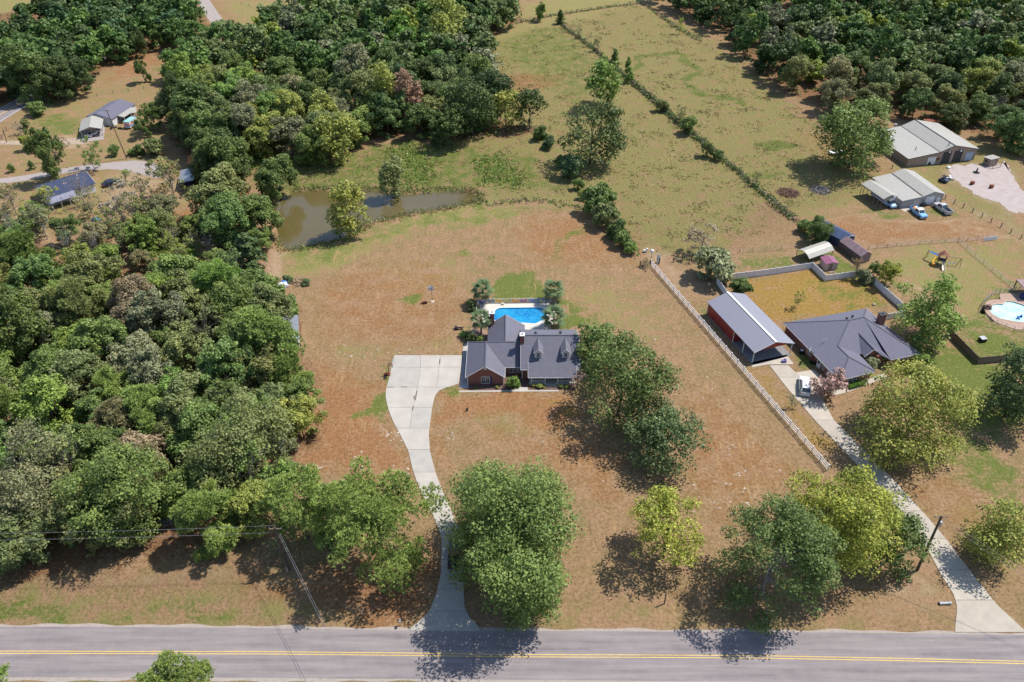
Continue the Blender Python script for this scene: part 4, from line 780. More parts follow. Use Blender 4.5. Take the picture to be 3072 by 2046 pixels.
scatter_leaves('hedge_weeds', HW, (.5, 1.7), .42, ['dark', 'deep', 'olive', 'brown', 'deadleaf', 'mid'], 24, 9)
BK = along([(663,573),(690,572),(745,558),(800,548),(838,517),(901,501),(963,489),(1038,476),(1101,464),(1108,452),(1085,436),(1040,433),(980,436),(930,440),(873,433),(813,428),(760,431),(728,430),(671,436)], .13, .95, rg)
scatter_leaves('bank_grass', np.concatenate([BK, along([(615,535),(628,545),(640,566),(652,580)], .2, .8, rg)]), (.1, .55), .3, [(.14,.16,.045), (.11,.145,.04), (.19,.18,.07), (.09,.11,.04), (.16,.13,.06)], 25, 5, .3)
DP = np.concatenate([along([(1330,478),(1400,500),(1470,590)], .6, .8, rg), along([(1760,448),(1790,470),(1845,520),(1860,560)], .4, .5, rg), along([(1110,468),(1250,462),(1340,478)], .5, .8, rg)])
scatter_leaves('fence_weeds', DP, (.3, .9), .4, ['olive', 'mid', 'deadleaf', 'greyolive'], 26, 7)
# ------------------------------------------------------------------ buildings
def slope(q, pts, th=.14):
    """a roof plane with thickness"""
    k = len(pts); i = len(q.v); q.v += [tuple(np.array(p, float)-q.o) for p in pts] + [tuple(np.array([p[0], p[1], p[2]-th])-q.o) for p in pts]
    nrm = (Vector(pts[1])-Vector(pts[0])).cross(Vector(pts[2])-Vector(pts[0])); o = list(range(k)) if nrm.z > 0 else list(range(k))[::-1]
    q.f.append(tuple(i+a for a in o)); q.f.append(tuple(i+k+a for a in o[::-1]))
    for a, b_ in zip(o, o[1:]+o[:1]): q.f.append((i+a, i+k+a, i+k+b_, i+b_))
    return q
def zY(x, y, Y): r = ray(x, y); return CAMH + Y/r[1]*r[2]
def window(parent, c, wd, ht, face='y-', off=(0, 0, 0), pairs=1, name='window', muntin=True):
    """a framed window facing -y or -x (local), centre c: frame with its panes"""
    q = MB(off); x, y, z = c; gl = MB(off)
    P = (lambda a, d, zz: (x+a, y+d, zz)) if face == 'y-' else (lambda a, d, zz: (x+d, y-a, zz)) if face == 'x-' else (lambda a, d, zz: (x-d, y+a, zz))
    def bx(a, zz, sw, sh, dd=.06, dp=.0):
        p = P(a, dp, zz); return (p, (sw, dd, sh) if face == 'y-' else (dd, sw, sh))
    for a, zz, sw, sh in [(-wd/2, z, .09, ht+.1), (wd/2, z, .09, ht+.1), (0, z+ht/2, wd, .09), (0, z-ht/2, wd, .1)] + [((-.5+(i+1)/pairs)*wd, z, .1, ht) for i in range(pairs-1)]: q.box(*bx(a, zz, sw, sh))
    if muntin:
        q.box(*bx(0, z, wd, .045, .05)); 
        for i in range(pairs): q.box(*bx((-.5+(i+.5)/pairs)*wd, z, .035, ht, .05))
    f = q.build(name, M['white'], parent); gl.box(*bx(0, z, wd-.06, ht-.06, .02, .02)); gl.build('pane', M['glass'], f); return f
# --- the brick house in the middle
HO = (2.0, 130.0, 0.0)
house = thing('brick_house', 'brick house with slate grey roof, two dormers and a white porch, middle of the lot', 'house', HO)
q = MB(HO); q.prism([(-9.3,125.94),(-1.75,125.94),(-1.75,137.2),(-9.3,137.2)], 0, 2.3); q.prism([(-1.75,129.3),(2.1,129.3),(2.1,137.6),(-1.75,137.6)], 0, 2.32); q.prism([(-5.1,137.2),(2.6,137.2),(2.6,143.3),(-5.1,143.3)], 0, 2.3)
q.poly([(-9.3,125.94,2.3),(-1.75,125.94,2.3),(-5.55,125.94,5.05)]); q.poly([(2.6,143.3,2.3),(-5.1,143.3,2.3),(-1.44,143.3,5.1)])
q.build('wall', M['brick_dark'], house)
q = MB(HO); q.prism([(2.1,128.0),(13.9,128.0),(13.9,140.8),(2.1,140.8)], 0, 3.0); q.poly([(2.1,128.0,3.0),(2.1,133.9,6.8),(2.1,140.8,3.0)]); q.poly([(13.9,128.0,3.0),(13.9,140.8,3.0),(13.9,133.9,6.8)]); q.build('wall', M['brick'], house)
q = MB(HO)
slope(q, [(-9.65,125.6,2.28),(-5.55,125.6,5.26),(-5.55,133.8,5.26),(-9.65,137.7,2.28)])
slope(q, [(-5.55,125.6,5.26),(-1.45,125.6,2.28),(-1.45,128.9,2.28),(-5.55,133.8,5.26)])
slope(q, [(-1.44,133.7,5.255),(-1.44,143.65,5.255),(-5.4,143.65,2.28),(-5.4,137.6,2.28)]); slope(q, [(-1.44,143.65,5.255),(-1.44,133.7,5.255),(2.9,137.0,2.28),(2.9,143.65,2.28)])
rf = q.build('roof', M['shingle_side'], house)
q = MB(HO)
slope(q, [(-1.45,128.9,2.28),(1.95,128.9,2.28),(1.95,133.8,5.26),(-5.55,133.8,5.26)]); slope(q, [(-5.55,133.8,5.26),(1.95,133.8,5.26),(1.95,138,2.3),(-9.65,137.7,2.28)])
slope(q, [(1.85,127.3,2.95),(14.2,127.3,2.95),(14.2,133.9,6.95),(1.85,133.9,6.95)]); slope(q, [(1.85,133.9,6.95),(14.2,133.9,6.95),(14.2,141.1,3.0),(1.85,141.1,3.0)])
slope(q, [(3.38,125.65,2.2),(13.45,125.65,2.2),(13.45,129.35,4.27),(3.38,129.35,4.27)], .12)
roof2 = q.build('roof', M['shingle'], house)
q = MB(HO)
for a, b_ in [((-5.55,125.5,5.3),(-5.55,133.8,5.3)),((1.9,133.9,6.99),(14.2,133.9,6.99)),((-1.44,133.8,5.3),(-1.44,143.65,5.3)),((-5.55,133.8,5.29),(1.9,133.8,5.29)),((-5.55,133.8,5.28),(-1.45,128.9,2.3)),((-5.55,133.8,5.28),(-9.6,137.6,2.32))]: q.beam(a, b_, .26, .05)
q.build('ridge_cap', mat('ridge_shingle', (.1,.105,.135), .9, .1), house)
q = MB(HO)
for a, b_ in [((-9.68,125.56,2.2),(-5.55,125.56,5.18)),((-5.55,125.56,5.18),(-1.42,125.56,2.2)),((-1.42,125.6,2.2),(-1.42,128.9,2.2)),((-1.4,128.86,2.2),(1.9,128.86,2.2)),((3.34,125.6,2.12),(13.5,125.6,2.12)),((3.34,125.6,2.12),(3.34,129.3,4.18)),((13.5,125.6,2.12),(13.5,129.3,4.18)),((1.8,127.25,2.87),(3.3,127.25,2.87)),((13.5,127.25,2.87),(14.25,127.25,2.87)),((1.8,127.25,2.87),(1.8,133.9,6.87)),((14.25,127.25,2.87),(14.25,133.9,6.87)),((14.25,133.9,6.87),(14.25,141.1,2.92)),((-9.7,125.6,2.2),(-9.7,137.7,2.2)),((-5.4,143.7,2.2),(-1.44,143.7,5.18)),((-1.44,143.7,5.18),(2.9,143.7,2.2))]: q.beam(a, b_, .05, .17)
q.build('fascia', M['white'], house)
q = MB(HO)
for x, y in [(-9.25,125.86),(-1.8,125.86),(2.15,127.9)]: q.box((x, y, 1.15), (.16, .1, 2.3))
q.build('corner_board', M['white'], house)
window(house, (-5.52,125.9,1.3), 1.75, 1.8, off=HO, pairs=2); q = MB(HO); q.box((-4.37,125.9,1.3), (.42,.06,1.85)); q.build('shutter', M['blue'], house)
q = MB(HO); q.tube([(-5.55,125.96,4.35),(-5.55,125.86,4.35)], .3, 12); q.build('gable_vent', M['white'], house)
window(house, (.2,129.24,1.35), 1.6, 1.5, off=HO, pairs=2); window(house, (1.68,129.24,1.3), .6, 1.3, off=HO); window(house, (-1.4,129.24,1.3), .5, 1.5, off=HO)
for x in (5.3, 11.5): window(house, (x,127.9,1.45), 1.5, 1.6, off=HO, pairs=2)
q = MB(HO); q.box((8.2,127.9,1.25), (1.05,.08,2.1)); dr_ = q.build('door', M['blue'], house); q = MB(HO); q.ball((8.6,127.88,1.2), .05); q.build('handle', M['steel'], dr_)
q = MB(HO); q.prism([(3.6,125.85),(13.2,125.85),(13.2,127.98),(3.6,127.98)], 0, .28); porch = q.build('porch_floor', M['concrete'], house)
q = MB(HO); q.prism([(6.95,125.2),(9.5,125.2),(9.5,125.84),(6.95,125.84)], 0, .15); q.build('step', M['concrete'], porch)
q = MB(HO); q.box((8.2,127.97,1.35), (9.2,.03,2.3)); q.build('porch_wall', mat('cream_siding', (.62,.58,.55), .7), house)
pst = MB(); pst.box((0,0,1.2), (.17,.17,1.85)); pst.box((0,0,.34), (.26,.26,.14)); pst.box((0,0,2.06), (.26,.26,.12)); pm_ = pst.mesh('porch_post', M['white'])
for x in (4.06, 6.94, 9.49, 12.9): link('porch_post', pm_, house, (x-HO[0], 126.05-HO[1], 0))
bal = MB(); bal.box((0,0,.7), (.06,.05,.72)); bm_ = bal.mesh('baluster', M['white'])
for x0, x1 in ((4.06,6.94),(9.49,12.9)):
    q = MB(HO); q.box(((x0+x1)/2,126.05,1.1), (x1-x0-.17,.09,.08)); q.box(((x0+x1)/2,126.05,.4), (x1-x0-.17,.07,.07)); rl = q.build('railing', M['white'], house)
    for x in np.arange(x0+.27, x1-.15, .24): link('baluster', bm_, rl, (x-HO[0], 126.05-HO[1], .03))
for x in (5.5, 11.25):
    y0, zb = 129.55, 4.25; q = MB(HO); q.prism([(x-.75,y0),(x+.75,y0),(x+.75,132.6),(x-.75,132.6)], zb, 5.85); q.poly([(x-.75,y0,5.85),(x+.75,y0,5.85),(x,y0,6.5)])
    dm = q.build('dormer', M['white'], house); q = MB(HO)
    for s in (-1, 1): slope(q, [(x,y0-.25,6.72),(x+s*1.05,y0-.25,5.72),(x+s*1.05,132.4,5.72),(x,133.8,6.72)], .1)
    q.build('dormer_roof', M['shingle_side'], dm); f = window(dm, (x,y0-.03,5.05), .75, 1.15, off=HO)
    q = MB(HO)
    for s in (-1, 1): q.beam((x,y0-.28,6.64), (x+s*1.07,y0-.28,5.64), .05, .13)
    q.build('fascia', M['white'], dm)
def chimney(parent, off, x, y, z0, z1, sx, sy, capmat, name='chimney', br='brick'):
    q = MB(off); q.prism([(x-sx/2,y-sy/2),(x+sx/2,y-sy/2),(x+sx/2,y+sy/2),(x-sx/2,y+sy/2)], z0, z1); c = q.build(name, M[br], parent)
    q = MB(off); q.box((x,y,z1+.07), (sx+.24,sy+.24,.14)); q.build('cap', capmat, c); q = MB(off); q.box((x,y,z1+.2), (sx*.35,sy*.35,.14)); q.build('flue', M['trim_dark'], c)
chimney(house, HO, 2.15, 132.7, 3.0, 8.0, .85, .95, M['white'])
p = G(1132.5, 744.5, 3.0); chimney(house, HO, p[0]-.1, p[1], 2.0, 6.1, 1.0, .9, M['white'])
for x, y in ((1231.5, 764.5), (1288.5, 763)):
    p = G(x, y, 6.3); q = MB(HO); q.lathe((p[0], p[1], 5.75), [(.2,-.3),(.2,.45),(.34,.5),(.3,.68),(.05,.75)], 10); q.build('roof_vent', M['trim_dark'], house)
q = MB((-8,124.6,0)); q.prism([(-9.4,124.3),(-7.5,124.0),(-4,124.0),(.4,124.25),(.4,125.2),(3.4,125.2),(3.4,127.9),(2.2,127.9),(2.2,129.2),(-1.6,129.2),(-1.6,125.9),(-9.3,125.9)], 0, .05); tag(q.build('mulch_bed', M['mulch'], None), kind='structure').location = (-8,124.6,0)
q = MB(); q.prism([(-11.2,123.55),(9.7,123.75),(9.7,124.2),(3.3,124.2),(3.3,125.1),(.5,125.1),(.5,124.15),(-10.8,124.0)], -.1, .06); tag(q.build('front_walk', M['concrete']), kind='structure')
q = MB(); q.prism([(3.5,124.25),(13.2,124.3),(13.2,125.1),(9.6,125.15),(9.6,125.8),(3.5,125.8)], 0, .045); tag(q.build('porch_bed', M['mulch']), kind='structure')
q = MB(); q.prism([p[:2] for p in GP([(1066,806),(1080,806),(1077,893),(1056,893)])], -.1, .085); tag(q.build('garage_apron', M['slabshade']), kind='structure')
q = MB(); q.prism([(-10.9,136.0),(-9.4,136.0),(-9.4,141),(-9.9,141),(-10.8,139)], -.1, .08); tag(q.build('side_patio', M['concrete']), kind='structure')
for i, (x, y, s, c, lb) in enumerate([(4.5,125.2,.55,'yolive','clipped shrub left of the porch steps'),(5.7,125.0,.75,'yolive','yellow green clipped shrub under the left porch rail'),(6.6,124.95,.5,'yolive','small clipped shrub by the porch steps'),(10.2,125.0,.6,'mid','clipped shrub right of the porch steps'),(11.3,124.9,.55,'mid','dark clipped shrub under the right porch rail'),(-7.6,124.7,.45,'mid','low plant in the bed below the garage window'),(-3.2,124.8,.45,'yolive','small plant at the right of the garage bed')]):
    me, tk, h = STOCK['shrub'][i % 3]; put_stock(me, tk, h, 'shrub', lb, 'bush', (x, y, 0), s*1.5, s*1.1, c, 'clipped shrubs of the porch bed', np.random.default_rng(i))
# --- pool, deck, pool fence with banners, palms
def ring_deck(name, inner, outer, z, mt, cop=None):
    ip = GP(inner); op = GP(outer); ic = np.mean(ip, 0); ang = lambda p: math.atan2(p[1]-ic[1], p[0]-ic[0])
    def res(poly, a):
        d = np.array([math.cos(a), math.sin(a)]); best = .1
        for s, e in zip(poly, poly[1:]+poly[:1]):
            s, e = np.array(s[:2])-ic[:2], np.array(e[:2])-ic[:2]; dn = d[0]*(e[1]-s[1])-d[1]*(e[0]-s[0])
            if abs(dn) < 1e-9: continue
            t = (s[0]*(e[1]-s[1])-s[1]*(e[0]-s[0]))/dn; u = (s[0]*d[1]-s[1]*d[0])/dn
            if t > 0 and -1e-6 <= u <= 1+1e-6: best = max(best, t)
        return ic[:2]+d*best
    A_ = np.linspace(-math.pi, math.pi, 97)[:-1]; I_ = [res(ip, a) for a in A_]; O_ = [res(op, a) for a in A_]; q = MB()
    k = len(A_)
    for j in range(k):
        a, b_ = j, (j+1) % k; q.poly([(*I_[a], z), (*O_[a], z), (*O_[b_], z), (*I_[b_], z)]); q.poly([(*O_[a], z), (*O_[a], -.3), (*O_[b_], -.3), (*O_[b_], z)])
    tag(q.build(name, mt), kind='structure'); return I_
m, n, b = new_mat('pool_liner'); b.inputs['Base Color'].default_value = (.1, .5, .72, 1); b.inputs['Roughness'].default_value = .5; M['liner'] = m
m, n, b = new_mat('blue_pool_water'); tc = n.node('ShaderNodeTexCoord').outputs['Object']; vo = n.node('ShaderNodeTexVoronoi', {'Vector': tc, 'Scale': 1.3}, feature='DISTANCE_TO_EDGE').outputs[0]
n.l.new(n.mix(n.math('MULTIPLY', n.ramp(vo, .14, 0), .3), n.mix(n.ramp(n.noise(tc, .25, 2), .35, .65), (.0, .12, .33), (.005, .22, .42)), (.08, .42, .62)), b.inputs['Base Color']); b.inputs['Roughness'].default_value = .05; M['poolwater'] = m
bp = n.node('ShaderNodeBump', {'Height': n.noise(tc, 2.2, 3), 'Strength': .15, 'Distance': .05}); n.l.new(bp.outputs[0], b.inputs['Normal'])
def pool(name, label, I_, zw, water, coping, liner):
    c = np.mean(I_, 0); root = thing(name, label, 'pool', (c[0], c[1], 0)); o = (c[0], c[1], 0); k = len(I_)
    q = MB(o)
    for j in range(k):
        a, b_ = I_[j], I_[(j+1) % k]; q.poly([(*a, .08), (*b_, .08), (*b_, -2.0), (*a, -2.0)])
    q.poly([(*p, -2.0) for p in I_]); q.build('basin', liner, root)
    q = MB(o); q.poly([(*p, zw) for p in I_]); q.build('water', water, root)
    q = MB(o); cc = np.array(c)
    for j in range(k):
        a, b_ = np.array(I_[j]), np.array(I_[(j+1) % k]); e = lambda p, d: cc+(p-cc)*(1+d/max(1, np.hypot(*(p-cc))))
        q.poly([(*e(a, .32), .14), (*e(b_, .32), .14), (*e(b_, -.06), .14), (*e(a, -.06), .14)]); q.poly([(*e(a, -.06), .14), (*e(b_, -.06), .14), (*e(b_, -.06), .0), (*e(a, -.06), .0)])
    q.build('coping', coping, root); return root
I1 = ring_deck('pool_deck', POOL1, [(1101,701),(1120,696),(1180,697),(1272,696),(1276,715),(1278,735),(1272,757),(1180,760),(1122,757),(1112,745),(1106,720)], .1, mat('pool_deck_concrete', (.62,.58,.52), .85, .06, .6))
pl1 = pool('swimming_pool', 'bright blue swimming pool behind the brick house between four palms', I1, -.15, M['poolwater'], M['white'], M['liner'])
q = MB(); p = G(1156, 700); q.box((0,0,.35), (.75,.6,.06)); q.box((0,.0,.2), (.5,.08,.4)); q.tube([(-.25,0,.1),(-.25,-.1,.8),(-.25,-.5,.9),(-.25,-.8,.1)], .03); q.tube([(.25,0,.1),(.25,-.1,.8),(.25,-.5,.9),(.25,-.8,.1)], .03)
tag(q.build('pool_ladder', mat('cream_ladder', (.75,.7,.5), .4)), 'cream coloured ladder on the far rim of the blue pool', 'ladder').location = (p[0], p[1], 0)
q = MB(); q.prism([p[:2] for p in GP([(1100,692),(1122,696),(1115,712),(1104,740),(1090,760),(1080,772),(1085,740),(1094,715)])], 0, .045); tag(q.build('palm_bed', mat('dry_palm_litter', (.36,.23,.16), .95, .2, 2.0, .4)), kind='structure')
q = MB(); q.prism([p[:2] for p in GP([(1085,762),(1115,752),(1122,772),(1118,786),(1090,788)])], 0, .05); tag(q.build('side_bed', mat('dry_side_bed', (.34,.22,.16), .95, .2, 2.0, .4)), kind='structure')
q = MB(); q.prism([p[:2] for p in GP([(1262,696),(1280,694),(1283,725),(1282,757),(1264,757),(1276,740),(1275,712)])], 0, .115); tag(q.build('palm_bed', mat('dry_palm_litter_b', (.42,.28,.2), .95, .2, 2.0, .4)), kind='structure')
BAN = [(.05,.15,.5), (.3,.28,.22), (.85,.5,.12), (.8,.6,.1), (.85,.4,.08), (.35,.2,.4), (.1,.25,.5), (.08,.2,.42), (.05,.08,.2)]
def banner_mat(i, c):
    m, n, b = new_mat('pool_banner'); tc = n.node('ShaderNodeTexCoord').outputs['Object']; alt = [(.85,.3,.05), (.1,.3,.6), (.8,.65,.1), (.1,.35,.15), (.5,.05,.08)][i % 5]; al2 = [(.75,.7,.6), (.04,.05,.06), (.8,.35,.05), (.15,.2,.6)][i % 4]
    v = n.node('ShaderNodeMapping', {0: tc, 1: (i*3.1, i*1.7, i*.9)}).outputs[0]
    n.l.new(n.mix(n.ramp(n.noise(v, 1.8, 1), .56, .6), n.mix(n.ramp(n.noise(v, 2.6, 2), .55, .6), c, al2), alt), b.inputs['Base Color']); b.inputs['Roughness'].default_value = .6; return m
fa = [(1100,698),(1119,697.5),(1137.5,697),(1156.5,697),(1175.5,696.5),(1194.5,696.5),(1213.5,696),(1232,696),(1251,695.5),(1266,695.5),(1276,695)]
fo = G(1180, 697); pf = thing('pool_fence', 'white picket pool fence hung with colourful painted banners', 'fence', fo); fpts = [G(*p) for p in fa]; fh = 1.35
def fence_run(root, o, P, hgt_f, wm, postm, pw_=.12, bars=True, first=True, gap=.16):
    for i, p in enumerate(P):
        if i or first: q = MB(o); q.box((p[0], p[1], hgt_f/2+.05), (pw_, pw_, hgt_f+.1)); q.build('post', postm, root)
    for a, b_ in zip(P, P[1:]):
        q = MB(o)
        for z in (.2, hgt_f-.08): q.beam((a[0],a[1],z), (b_[0],b_[1],z), .05, .07)
        if bars:
            L_ = np.hypot(*(b_-a)[:2])
            for t in np.arange(gap, L_, gap): c = a+(b_-a)*t/L_; q.box((c[0], c[1], hgt_f/2), (.035,.035,hgt_f-.15))
        q.build('picket_panel', wm, root)
fence_run(pf, fo, fpts, fh, M['white'], M['white'])
fence_run(pf, fo, [G(*p) for p in [(1100,698),(1098,705),(1096.5,713),(1095,722)]], fh, M['white'], M['white'], first=False); fence_run(pf, fo, [G(*p) for p in [(1093.5,757),(1091.5,766),(1088,774),(1086.5,784)]], fh, M['white'], M['white'])
fence_run(pf, fo, [G(*p) for p in [(1276,695),(1276.5,705),(1277,714),(1277,723)]], fh, M['white'], M['white'], first=False)
for i in range(9):
    a, b_ = fpts[i], fpts[i+1]; q = MB(fo); e = (b_-a)/np.hypot(*(b_-a)[:2])*.12; q.beam((a[0]+e[0],a[1]-.1,.72), (b_[0]-e[0],b_[1]-.1,.72), .03, .85); q.build('banner', banner_mat(i, BAN[i]), pf)
fr = MB()
def fan_frond(L_=1.25):
    V, F_ = [], []
    pet = L_*.75; V += [(-.02,0,0),(.02,0,0),(.02,pet,.25),(-.02,pet,.25)]; F_.append((0,1,2,3))
    for k in range(13):
        a = -1.25+2.5*k/12; r_ = L_*(1.0-.22*abs(a)); d = (math.sin(a), math.cos(a)); nx_ = (d[1], -d[0]); s = .055*L_; i = len(V); b0 = (0, pet, .25)
        m_ = (b0[0]+d[0]*r_*.55, b0[1]+d[1]*r_*.55, .27); e = (b0[0]+d[0]*r_, b0[1]+d[1]*r_, .25-.28*L_)
        V += [b0, (m_[0]+nx_[0]*s, m_[1]+nx_[1]*s, m_[2]-.03), m_, (m_[0]-nx_[0]*s, m_[1]-nx_[1]*s, m_[2]-.03), e]; F_ += [(i,i+1,i+2), (i,i+2,i+3), (i+1,i+4,i+2), (i+2,i+4,i+3)]
    me = bpy.data.meshes.new('frond'); me.from_pydata(V, [], F_); me.materials.append(M['leaf']); at = me.attributes.new('tone', 'FLOAT', 'POINT'); at.data.foreach_set('value', [.5+.25*math.sin(i*1.7) for i in range(len(V))]); return me
FRM = fan_frond()
M['palmtrunk'] = mat('palm_trunk', (.2,.15,.1), .95, .25, 5.0, .5)
def palm(label, bx, by, cy, wpx, seed, n_=30):
    rg = random.Random(seed); b0 = G(bx, by); h = max(1.2, hgt(bx, by, cy)); W = wpx*SC/FPX*depth(bx, by, h); s = W/2/1.62
    root = thing('palm_tree', label, 'palm tree', b0, 0, 'palms around the pool'); q = MB(); q.tube([(0,0,-.1),(0,0,.3),(.03,.02,h*.6),(.05,0,h)], [.26,.2,.18,.22], 9); q.build('trunk', M['palmtrunk'], root)
    for k in range(n_):
        o = link('frond', FRM, root, (.05, 0, h)); el = R(62-112*(k/n_)**1.1+rg.uniform(-9, 9)); o.rotation_euler = (el, 0, k*2.39996+rg.uniform(-.25, .25)); sc_ = s*rg.uniform(.88, 1.1); o.scale = (sc_, sc_, sc_)
        c = PAL['palm'] if k < n_*.75 else (.16,.14,.06); v = rg.uniform(.8, 1.2); o.color = (c[0]*v, c[1]*v, c[2]*v, 1)
for lb, bx, by, cy, w_, sd_ in [('tall fan palm at the far left corner of the blue pool', 1109, 697, 667, 47, 1), ('tall fan palm at the far right corner of the blue pool', 1272, 693, 668, 49, 2), ('shorter fan palm left of the house behind the garage wing', 1106, 768, 735, 46, 3), ('fan palm at the near right corner of the blue pool', 1272, 756, 730, 54, 4)]: palm(lb, bx, by, cy, w_, sd_)
T('shrub', 'shrub', 'yellowish shrub against the rear wing chimney', 'bush', 1122, 738, 14, 'lime', 1.0); T('shrub', 'shrub', 'green shrub in the bed behind the garage wing', 'bush', 1102, 780, 16, 'bright', .9)
T('shrub', 'shrub', 'dark shrub outside the left pool fence', 'bush', 1083, 775, 24, 'dark', 1.0); T('shrub', 'shrub', 'dark bush at the far left outside corner of the pool fence', 'bush', 1088, 702, 26, 'dark', .9)
q = MB(); p = G(1057, 757)
for dz in (0,): q.box((0,0,.45), (1.6,.5,.07)); q.box((-.9,.1,.3), (.5,.9,.6)); q.box((.6,0,.22), (.08,.5,.44)); q.box((-.5,0,.22), (.08,.5,.44))
tag(q.build('garden_bench', M['darkmetal']), 'dark bench and box on the grass left of the pool', 'bench').location = (p[0], p[1], 0)
T('shrub', 'shrub', 'bright leafy plant beside the dark garden bench', 'bush', 1066, 768, 18, 'bright', .6)

# --- a general shed: a roof profile carried back from a front wall
def frame(a, b_):
    A_, B_ = np.array(a, float), np.array(b_, float); u = (B_-A_)[:2]; L_ = np.hypot(*u); return A_, L_, math.atan2(u[1], u[0])
def shed(name, label, cat, a, b_, dep, prof, wall, roof, over=.25, closed=True, th=.1, trim=None, world=False, group=None, ends=True):
    """front wall from a to b (as seen in the photograph), profile [(fraction of the width, height)], carried back dep metres"""
    A_, L_, an = frame(a, b_) if world else frame(G(*a), G(*b_)); root = thing(name, label, cat, (A_[0], A_[1], 0), an, group); P = [(f*L_, z) for f, z in prof]
    if closed:
        q = MB()
        for v, o in ((0, 1), (dep, -1)):
            pts = [(0, v, 0)] + [(L_, v, 0)] + [(u, v, z-th) for u, z in P[::-1]]; q.poly(pts if o > 0 else pts[::-1])
        q.poly([(0,dep,0),(0,0,0),(0,0,P[0][1]-th),(0,dep,P[0][1]-th)]); q.poly([(L_,0,0),(L_,dep,0),(L_,dep,P[-1][1]-th),(L_,0,P[-1][1]-th)]); q.build('wall', wall, root)
    elif ends:
        q = MB()
        for v in (0.02, dep-.02): q.poly([(u, v, z-th) for u, z in P] + [(P[-1][0], v, P[-1][1]-th-.25), (P[0][0], v, P[0][1]-th-.25)] if len(P) == 2 else [(P[0][0], v, P[0][1]-th)] + [(P[-1][0], v, P[-1][1]-th)] + [(u, v, z-th) for u, z in P[1:-1][::-1]])
        q.build('gable', wall, root)
    k = len(P)-1
    for i in range(k):
        (u0, z0), (u1, z1) = P[i], P[i+1]; s = (z1-z0)/(u1-u0)
        if i == 0: z0 -= s*over; u0 -= over
        if i == k-1: z1 += s*over; u1 += over
        q = MB(); slope(q, [(u0,-over,z0+.004*i),(u1,-over,z1+.004*i),(u1,dep+over,z1+.004*i),(u0,dep+over,z0+.004*i)], th); q.build('roof_panel', roof if not isinstance(roof, (list, tuple)) else roof[i], root)
        if trim: q = MB(); q.beam((u0,-over-.03,z0-.06),(u1,-over-.03,z1-.06), .05, .18); q.build('fascia', trim, root)
    root['len'] = L_; return root, L_
def fbox(root, name, u0, u1, z0, z1, mt, v=-.04, d=.06, side=None, parent=None):
    q = MB()
    if side == 'L': q.box((v, (u0+u1)/2, (z0+z1)/2), (d, u1-u0, z1-z0))
    else: q.box(((u0+u1)/2, v, (z0+z1)/2), (u1-u0, d, z1-z0))
    return q.build(name, mt, parent or root)
def posts(root, pts, h, r_, mt, name='post'):
    for x, y in pts:
        q = MB(); q.box((x, y, h/2), (r_, r_, h)); q.build(name, mt, root)

# --- red carport and barn
a, b_ = np.array([51.9,132.8]), np.array([61.0,135.9]); u_ = (b_-a)/np.hypot(*(b_-a)); v_ = np.array([-u_[1], u_[0]])
root, L_ = shed('red_carport', 'long red metal carport barn with grey gable roof beside the white rail fence', 'carport', a, b_, 19.4, [(0,3.4),(.5,5.0),(1,3.4)], M['redflat'], M['greyroof'], .25, False, .1, M['white'], True)
q = MB(); q.beam((L_/2,-.3,5.03),(L_/2,19.7,5.03), .5, .05); q.build('ridge_cap', M['white'], root)
q = MB(); q.poly([(0,7.9,0),(0,19.3,0),(0,19.3,3.3),(0,7.9,3.3)][::-1]); q.poly([(0,7.9,0),(L_,7.9,0),(L_,7.9,3.3),(0,7.9,3.3)]); q.poly([(L_,7.9,0),(L_,19.3,0),(L_,19.3,3.3),(L_,7.9,3.3)]); q.poly([(0,19.3,0),(0,19.3,3.3),(L_/2,19.3,4.9),(L_,19.3,3.3),(L_,19.3,0)]); q.build('wall', M['redpaint'], root)
posts(root, [(.08,.1),(.08,4.0),(L_-.08,.1),(L_-.08,4.0)], 3.3, .14, M['white']); posts(root, [(-.03,7.9),(-.03,19.3)], 3.3, .12, M['white'], 'corner_trim')
q = MB(); q.prism([(-.15,-.4),(L_+.1,-.4),(L_+.1,19.3),(-.15,19.3)], -.1, .1); q.build('floor_slab', M['asphalt_dark'], root)
for s in (0, L_): q = MB(); q.beam((s,-.25,3.32),(s,19.6,3.32), .06, .12); q.build('gutter', M['white'], root)
# --- neighbour house
NO = np.array([67.56,124.34]); na = R(17.5); NU = np.array([math.cos(na), math.sin(na)]); NV = np.array([-NU[1], NU[0]])
nb = thing('neighbour_house', 'brick house with hipped slate roof and entry gable at right of the red carport', 'house', (NO[0], NO[1], 0), na)
E_ = 2.5; q = MB()
slope(q, [(0,0,E_),(5,4.5,4.08),(5,8.4,4.08),(11.1,13.5,6.0),(0,20.9,E_)]); slope(q, [(0,0,E_),(9,.2,E_),(5,4.5,4.08)]); slope(q, [(9,.2,E_),(9,6.2,E_+.2),(5,8.4,4.08),(5,4.5,4.08)])
slope(q, [(5,8.4,4.08),(9,6.0,E_+.15),(14.5,5.2,2.9),(14.8,13.5,6),(11.1,13.5,6)]); slope(q, [(14.8,13.5,6),(14.5,2.5,E_),(21.8,2.2,E_)]); slope(q, [(14.8,13.5,6),(21.8,2.2,E_),(21.4,20,E_)])
slope(q, [(0,20.9,E_),(11.1,13.5,6),(14.8,13.5,6),(21.4,20,E_)]); slope(q, [(14.5,2.5,E_),(14.5,5.4,2.9),(13.2,6.2,3.15),(12.9,5.2,2.7)])
q.build('roof', M['shingle_nb'], nb)
q = MB(); q.prism([(.5,.6),(8.5,.7),(8.5,6.6),(12.6,6.6),(12.6,4.4),(14.9,4.4),(15,3.0),(21.1,2.8),(20.9,19.5),(.5,20.3)], 0, 2.42); q.build('wall', M['brick_dark'], nb)
